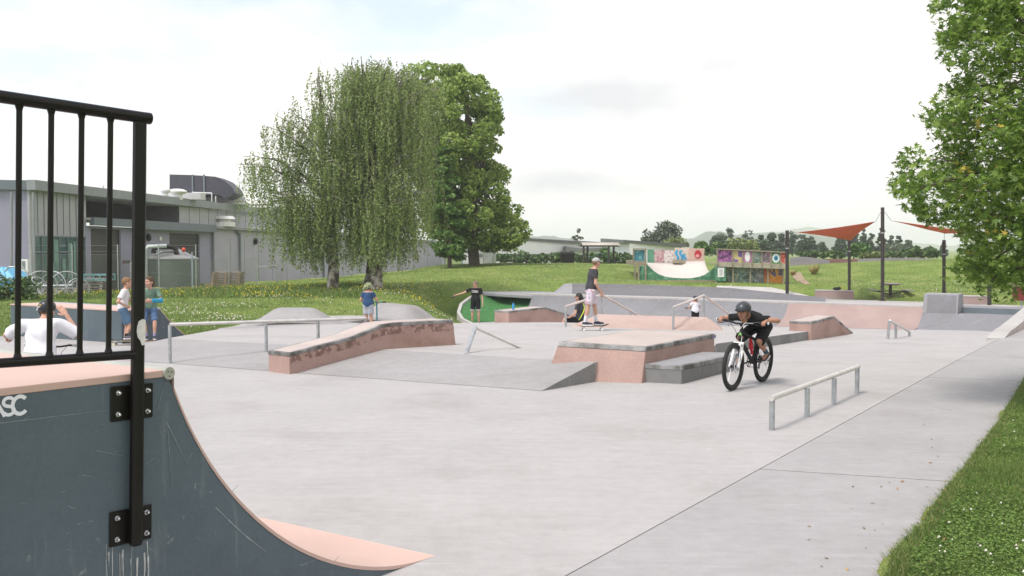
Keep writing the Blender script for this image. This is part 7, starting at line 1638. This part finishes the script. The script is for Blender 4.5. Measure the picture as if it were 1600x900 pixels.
# ---- hero: boy on the mountain bike
hd_ = R(143.0); bl = Vector((3.46, 13.95, 0)); bl.z = FL(bl.x, bl.y)
bike, BB, bar = bicycle('mountain_bicycle', 'black mountain bicycle with white fork legs, ridden by the crouching boy', bl, hd_, R(-2))
M_SHOE = mat('dark_shoe', (.05, .03, .035), .7, var=.3, scale=20)
J = dict(pel=(0, -.36, .87), che=(0, -.01, .99), nec=(0, .17, 1.035), head=(0, .315, 1.10), hf=(0, .98, -.18), hu=(0, .18, .98),
         shR=(.18, .11, 1.0), shL=(-.18, .11, 1.0), elR=(.41, .13, .96), elL=(-.44, .12, .99), wrR=(.335, .295, .985), wrL=(-.335, .295, .985),
         hdR=(-.12, 1, -.32), hdL=(.12, 1, -.32), pnR=(0, -.3, -1), pnL=(0, -.3, -1), cuR=.82, cuL=.82,
         hpR=(.085, -.35, .83), hpL=(-.085, -.35, .83), knR=(.125, .08, .70), knL=(-.13, .0, .66), anR=(.125, .055, .385), anL=(-.14, -.28, .455), toR=(.13, .19, .335), toL=(-.145, -.15, .40), pedal=(0, 0, .5))
t, f, Mc, Mb = person('boy in black helmet and black clothes crouched low over the handlebar of the mountain bicycle', bl, hd_, J, g=.86, skin=M_SKIN2, shirt=cloth('black_tee', (.016, .016, .018)), shorts=cloth('black_shorts', (.014, .014, .016)), shoe=M_SHOE, sock=(cloth('blue_black_sock', (.03, .10, .17)), .34), hair=mat('black_hair', (.02, .016, .014), .6), headgear='helmet', helmet_mat=mat('charcoal_helmet', (.045, .05, .058), .35, var=.2, scale=20), hres=.010, short_len=1.02, sleeve=.5, head_scale=1.0, wr=1.4)
t.rotation_euler = bike.rotation_euler

# ---- skateboarder on the plateau
sx, sy = 1.93, 23.0; z0 = PL(sx, sy)
skateboard('wooden skateboard under the feet of the tall skateboarder in the cap', (sx, sy, z0), R(-84), wood=M_WOOD)
M_TD = bpy.data.materials.new('tie_dye_cloth'); M_TD.use_nodes = True
def tiedye():
    n = M_TD.node_tree.nodes; l = M_TD.node_tree.links; b = n['Principled BSDF']; b.inputs['Roughness'].default_value = .9; g_ = n.new('ShaderNodeNewGeometry'); q = n.new('ShaderNodeTexNoise'); q.inputs['Scale'].default_value = 9; q.inputs['Detail'].default_value = 2; q.inputs['Distortion'].default_value = 1.5; l.new(g_.outputs['Position'], q.inputs['Vector']); r = n.new('ShaderNodeValToRGB'); e = r.color_ramp.elements
    for k in range(3): e.new(.5)
    for k, (p_, c_) in enumerate(((.3, (.32, .26, .42)), (.42, (.62, .56, .60)), (.52, (.64, .58, .58)), (.60, (.38, .34, .50)), (.70, (.65, .22, .14)))): e[k].position = p_; e[k].color = (*c_, 1)
    l.new(q.outputs['Fac'], r.inputs['Fac']); l.new(r.outputs[0], b.inputs['Base Color'])
tiedye()
zb = .108
J = dict(pel=(0, -.02, .93 + zb - .06), che=(0, .03, 1.26 + zb - .05), nec=(0, .07, 1.43 + zb - .05), head=(0, .115, 1.565 + zb - .05), hf=(-.25, .97, .02), hu=(0, .10, .99),
         shR=(.185, .03, 1.385 + zb - .05), shL=(-.185, .05, 1.385 + zb - .05), elR=(.235, .03, 1.08 + zb - .05), elL=(-.24, .08, 1.09 + zb - .05), wrR=(.20, .17, .86 + zb - .05), wrL=(-.19, .22, .92 + zb - .05),
         hpR=(.09, -.03, .90 + zb - .06), hpL=(-.09, -.01, .90 + zb - .06), knR=(.085, -.11, .49 + zb), knL=(-.07, .09, .49 + zb), anR=(.07, -.19, .085 + zb), anL=(-.05, .13, .085 + zb), toR=(.10, -.06, .04 + zb), toL=(-.04, .27, .04 + zb), cuR=.45, cuL=.4, hdR=(-.1, .35, -.9), pnR=(-1, .1, 0), pnL=(1, 0, 0))
person('tall skateboarder in dark grey shirt, tie dye shorts and pale cap', (sx - .02, sy, z0), R(-78), J, g=1.0, w=1.04, shirt_len=1.5, shirt=cloth('charcoal_tee', (.055, .055, .06)), shorts=M_TD, shoe=mat('navy_shoe', (.03, .035, .06), .8), sock=(cloth('white_sock', (.62, .62, .66)), .42), hair=mat('sandy_hair', (.2, .13, .07), .8), headgear='cap', helmet_mat=cloth('pale_cap_cloth', (.36, .37, .36)), hres=.012, short_len=.90, sleeve=.62)

# ---- man in black shirt with outstretched arm
mx_, my = (743 - 800) / FPX * 37.6, 37.6; mz = -.97
J = dict(pel=(0, 0, .92), che=(0, .0, 1.24), nec=(0, .01, 1.43), head=(0, .03, 1.575), hf=(.75, .66, .02), hu=(0, .05, 1),
         shR=(.195, 0, 1.37), shL=(-.195, 0, 1.37), elR=(.47, .10, 1.22), elL=(-.26, -.03, 1.06), wrR=(.73, .20, 1.15), wrL=(-.29, .03, .80), hdR=(.95, .3, -.25), pnR=(0, .4, -1), cuR=.5, cuL=.45, pnL=(1, 0, 0),
         hpR=(.095, 0, .88), hpL=(-.095, 0, .88), knR=(.12, .02, .47), knL=(-.12, .02, .47), anR=(.13, 0, .075), anL=(-.13, 0, .075), toR=(.15, .15, .035), toL=(-.15, .15, .035))
tm_, f, Mc, Mb = person('man in sunglasses and a black printed shirt stretching one arm out, beside the green bank', (mx_, my, mz), R(172), J, g=1.02, shirt=cloth('black_tee', ()), shorts=cloth('black_shorts', ()), shoe=M_SHOE, hair=mat('grey_brown_hair', (.17, .12, .09), .8), glasses=True, hres=.014, short_len=.85)
# white print on the chest and white bands on the shorts
pr = MB(); yy = .128
for k, sh in enumerate(('C', 'C', 'R', 'U', 'J')):
    x = .105 - k * .052; z = 1.285
    if sh == 'C': pr.box((x + .012, yy, z), (.012, .008, .085)).box((x, yy, z + .038), (.034, .008, .012)).box((x, yy, z - .038), (.034, .008, .012))
    if sh == 'R': pr.box((x + .012, yy, z), (.012, .008, .085)).box((x, yy, z + .038), (.034, .008, .012)).box((x, yy, z + .002), (.034, .008, .010)).box((x - .012, yy, z + .02), (.012, .008, .045)).box((x - .010, yy, z - .024), (.012, .008, .045))
    if sh == 'U': pr.box((x + .012, yy, z), (.012, .008, .085)).box((x - .012, yy, z), (.012, .008, .085)).box((x, yy, z - .038), (.034, .008, .012))
    if sh == 'J': pr.box((x - .010, yy, z), (.012, .008, .085)).box((x, yy, z - .038), (.034, .008, .012)).box((x + .012, yy, z - .024), (.012, .008, .03))
shirt_o = next(c for c in tm_.children if c.name.startswith('shirt')); shorts_o = next(c for c in tm_.children if c.name.startswith('shorts'))
pr.build('chest_print', M_WHITE, shirt_o)
q = MB()
for s in (-1, 1): q.ring((s * .117, .02, .545), (s * .06, .05, -1), .090, .007, 24, 6).ring((s * .116, .02, .570), (s * .06, .05, -1), .091, .006, 24, 6)
q.build('white_hem_band', M_WHITE, shorts_o, smooth=True)
ph = thing('mobile_phone', 'small silver phone in the outstretched hand of the man in black', 'phone', (0, 0, 0)); Mw = Matrix.Translation((mx_, my, mz)) @ Matrix.Rotation(R(172), 4, 'Z'); pw = Mw @ Vector((.83, .24, 1.08)); ph.location = pw
MB().box((0, 0, 0), (.07, .012, .14), M=Matrix.Rotation(R(35), 3, 'Y')).build('case', M_CHR, ph, bevel=.004); MB().box((0, -.0075, 0), (.06, .002, .125), M=Matrix.Rotation(R(35), 3, 'Y')).build('screen', M_BLACK, ph)

# ---- woman behind the pyramid
def standing(h, arms=None, lean=0):
    k = h / 1.70
    J = dict(pel=(0, 0, .90), che=(0, 0, 1.20), nec=(0, .0, 1.38), head=(0, .03, 1.52), hf=(0, 1, 0), hu=(0, .05, 1), shR=(.175, 0, 1.32), shL=(-.175, 0, 1.32), elR=(.22, -.04, 1.05), elL=(-.22, -.04, 1.05), wrR=(.23, .08, .82), wrL=(-.23, .08, .82), hpR=(.09, 0, .86), hpL=(-.09, 0, .86), knR=(.10, .03, .47), knL=(-.10, .03, .47), anR=(.11, 0, .075), anL=(-.11, 0, .075), toR=(.13, .15, .035), toL=(-.13, .15, .035), cuR=.45, cuL=.45, pnR=(-1, 0, 0), pnL=(1, 0, 0))
    J.update(arms or {}); return {a: (tuple(np.array(b) * k) if a not in ('hf', 'hu', 'cuR', 'cuL', 'pnR', 'pnL', 'hdR', 'hdL') else b) for a, b in J.items()}
wy = 27.0; wx = (906 - 800) / FPX * wy; wz = PL(wx, wy)
J = dict(pel=(0, 0, .10), che=(0, -.02, .40), nec=(0, .0, .575), head=(0, .035, .715), hf=(-.1, 1, -.05), hu=(0, .05, 1), shR=(.17, -.01, .525), shL=(-.17, -.01, .525), elR=(.23, -.03, .27), elL=(-.24, .03, .27), wrR=(.20, .20, .17), wrL=(-.22, .22, .15), hpR=(.09, .02, .08), hpL=(-.09, .02, .08), knR=(.10, .42, .07), knL=(-.10, .42, .07), anR=(.11, .55, -.30), anL=(-.11, .55, -.30), toR=(.12, .69, -.36), toL=(-.12, .69, -.36), cuR=.4, cuL=.4, pnR=(0, 0, -1), pnL=(0, 0, -1), hdR=(0, 1, -.1), hdL=(0, 1, -.1))
tw, f, _, _ = person('woman with tied dark hair, sunglasses and a yellow strap, sitting behind the pyramid', (wx, wy, wz), R(62), J, g=.88, shirt=cloth('dark_slate_top', (.05, .055, .065)), shorts=cloth('black_shorts', ()), shoe=M_SHOE, hair=mat('black_hair', ()), hair_len=2, glasses=True, hres=.012, shirt_len=1.3)
MB().tube([(.03, .06, .575), (.06, -.09, .53), (.02, -.135, .42), (-.06, -.14, .30), (-.13, -.09, .16), (-.15, -.03, .08)], .015, 6).build('yellow_strap', mat('acid_yellow', (.55, .62, .04), .7), next(c for c in tw.children if c.name.startswith('shirt')))

# ---- small boy in white on a scooter in the bowl
by = 32.2; bx = (1087 - 800) / FPX * by; kk = .78; fl = FL(bx, by)
sj = standing(1.05, dict(wrR=(.27, .26, 1.02), wrL=(-.27, .30, 1.02), elR=(.28, .06, 1.12), elL=(-.28, .08, 1.12), hf=(0, 1, -.15)))
person('small boy in white shirt and dark cap seen from behind in the bowl', (bx, by, fl + .02), R(14), sj, g=.80, head_scale=.95, shirt=cloth('white_tee', (.66, .66, .70)), shorts=cloth('black_shorts', ()), shoe=M_SHOE, hair=mat('brown_hair', (.09, .055, .03), .8), headgear='cap_back', helmet_mat=cloth('black_cap_cloth', (.03, .03, .035)), hres=.013)
scooter('black kick scooter held by the small boy in white in the bowl', (bx, by, fl), R(14), M_BLACK, .66)

# ---- boy in blue with scooter
ky = 24.2; kx = (575 - 800) / FPX * ky; kz = PL(kx, ky)
kj = standing(1.13, dict(wrR=(.25, .34, .98), elR=(.30, .10, 1.08), wrL=(-.26, .20, .96), elL=(-.30, 0, 1.06), hf=(.25, .95, -.05), shR=(.165, 0, 1.32), shL=(-.165, 0, 1.32)))
person('small boy in blue shirt, grey shorts and patterned helmet, seen from behind', (kx, ky, kz), R(-12), kj, g=.84, w=1.0, head_scale=.98, shirt=cloth('blue_tee', (.035, .075, .16)), shorts=cloth('light_grey_shorts', (.36, .38, .42)), shoe=M_SHOE, hair=mat('brown_hair', ()), headgear='skate_helmet', helmet_mat=art('patterned_helmet', [(.32, .42, .18), (.05, .07, .04), (.45, .52, .25), (.04, .05, .03)], 26), hres=.0125, short_len=.85)
scooter('teal kick scooter held by the boy in the blue shirt', (kx + .13, ky - .02, kz), R(-12), mat('teal_scooter', (.02, .22, .30), .4), .64)

# ---- two boys by the far quarter pipe
wx_, wy_ = (193 - 800) / FPX * 20.6, 20.6; wz_ = FL(wx_, wy_)
J = dict(pel=(0, -.03, .80), che=(0, .01, 1.07), nec=(0, .03, 1.22), head=(0, .07, 1.345), hf=(-.1, 1, -.02), hu=(0, .05, 1), shR=(.15, .0, 1.165), shL=(-.15, .03, 1.165), elR=(.30, -.12, .95), elL=(-.2, .1, .95), wrR=(.17, .06, .84), wrL=(-.1, .22, .95), hdR=(-.6, .7, -.3), pnR=(-.6, -.3, 0), cuR=.4, cuL=.4,
         hpR=(.075, -.02, .77), hpL=(-.075, -.02, .77), knR=(.08, .12, .45), knL=(-.08, .05, .42), anR=(.08, .02, .19), anL=(-.09, .0, .08), toR=(.09, .16, .145), toL=(-.10, .14, .035))
person('boy in white shirt and denim shorts with one foot on a skateboard', (wx_, wy_, wz_), R(-68), J, g=.84, w=.95, skin=M_SKIN, shirt=cloth('white_print_tee', (.62, .60, .62)), shorts=cloth('denim', (.09, .16, .25)), shoe=mat('checker_shoe', (.12, .12, .13), .8), sock=(cloth('black_sock', (.02, .02, .02)), .26), hair=mat('light_brown_hair', (.19, .11, .055), .8), hres=.012, short_len=.92, sleeve=.72, sleeve_r=1.1)
skateboard('cream skateboard under the boy in the white shirt by the far quarter pipe', (wx_ + .03, wy_ - .03, wz_), R(-85), wood=mat('cream_deck', (.5, .43, .30), .6), wheel=mat('cream_wheel', (.6, .54, .4), .5))
gx_, gy_ = (233 - 800) / FPX * 20.9, 20.9; gz_ = FL(gx_, gy_)
J = dict(pel=(.0, -.13, .78), che=(.0, -.15, 1.07), nec=(.0, -.12, 1.22), head=(.0, -.08, 1.355), hf=(.75, .62, -.1), hu=(0, .05, 1), shR=(.16, -.13, 1.165), shL=(-.16, -.13, 1.165), elR=(.24, -.02, .95), elL=(-.24, -.02, .95), wrR=(.02, .06, .92), wrL=(-.02, .09, .96), hdR=(-.9, .2, .1), hdL=(.9, .1, -.1), pnR=(0, -1, 0), pnL=(0, -1, 0), cuR=.4, cuL=.4,
         hpR=(.08, -.13, .75), hpL=(-.08, -.13, .75), knR=(.12, .16, .50), knL=(-.10, .18, .50), anR=(.07, .20, .18), anL=(-.09, .23, .18), toR=(.08, .34, .14), toL=(-.10, .37, .14))
person('boy in a green shirt and denim shorts leaning back with folded arms, blue arm cast', (gx_, gy_, gz_), R(200), J, g=.82, w=.92, shirt=cloth('sage_tee', (.15, .24, .18)), shorts=cloth('dark_denim', (.07, .12, .22)), shoe=mat('navy_shoe', ()), sock=(cloth('striped_sock', (.25, .27, .45)), .25), hair=mat('brown_hair', ()), hair_len=1, hres=.012, short_len=1.0, sleeve=.7)
q = MB().tube([(-.235, -.03, .97), (-.24, .0, .94), (-.05, .10, .955)], [.050, .052, .040], 12); g_t = [o for o in COL.objects if o.get('label', '').startswith('boy in a green shirt')][0]; q.build('arm_cast', mat('cast_blue', (.02, .25, .42), .8), g_t, smooth=True)
skateboard('skateboard with green wheels under the boy in the green shirt', (gx_ + .1, gy_ - .26, gz_), R(-78), wood=mat('tan_deck', (.42, .28, .18), .6), wheel=mat('green_wheel', (.03, .22, .06), .5))

# ---- boy in white behind the near quarter pipe, seen from behind
nxp, nyp = (61 - 800) / FPX * 11.4, 11.4
J = dict(pel=(0, -.03, .72), che=(0, .03, .99), nec=(0, .10, 1.15), head=(.02, .18, 1.245), hf=(.18, .95, -.28), hu=(.05, .24, .96), shR=(.185, .04, 1.105), shL=(-.185, .04, 1.09), elR=(.41, .12, .945), elL=(-.42, .10, .965), wrR=(.255, .13, 1.20), wrL=(-.52, .33, .925), hdR=(-.62, .05, .75), pnR=(-.35, .9, -.2), cuR=.16, hdL=(-.1, 1, -.3), pnL=(0, -.3, -1), cuL=.8,
         hpR=(.085, -.03, .68), hpL=(-.085, -.03, .68), knR=(.17, .05, .37), knL=(-.17, .05, .37), anR=(.19, -.02, .07), anL=(-.19, -.02, .07), toR=(.22, .12, .035), toL=(-.22, .12, .035))
person('boy in loose white shirt seen from behind through the railings, hand on black helmet', (nxp, nyp, 0), R(6), J, g=.98, w=1.05, skin=M_SKIN, shirt=cloth('white_tee', ()), shorts=cloth('denim', ()), shoe=M_SHOE, hair=mat('brown_hair', ()), headgear='skate_helmet', helmet_mat=mat('glossy_black_helmet', (.02, .022, .026), .35), hres=.010, sleeve=.88, sleeve_r=1.28, shirt_len=1.6, wr=2.2, head_scale=.98)
bk2, _, _ = bicycle('small_bicycle', 'small dark bicycle with pale grips straddled by the boy in the loose white shirt', (nxp + .02, nyp - .05, 0), R(-4), 0, fr_m=mat('dark_blue_frame', (.03, .04, .07), .4))
for ch in list(bk2.children):
    if ch.name.startswith('grip'): ch.data.materials[0] = mat('pale_grip', (.5, .5, .5), .7)
bk2.scale = (.93, .86, .86)
# ---------------------------------------------------------------- haze
hz = MB().box((0, 1900, 36), (7400, 5000, 84)).build('haze', None); hz['kind'] = 'stuff'
mh = bpy.data.materials.new('air'); mh.use_nodes = True; n = mh.node_tree.nodes; l = mh.node_tree.links; n.remove(n['Principled BSDF']); pv = n.new('ShaderNodeVolumePrincipled'); pv.inputs['Color'].default_value = (.97, .985, 1.0, 1); pv.inputs['Density'].default_value = .0005; pv.inputs['Anisotropy'].default_value = .2; l.new(pv.outputs[0], n['Material Output'].inputs['Volume'])
hz.data.materials.clear(); hz.data.materials.append(mh)
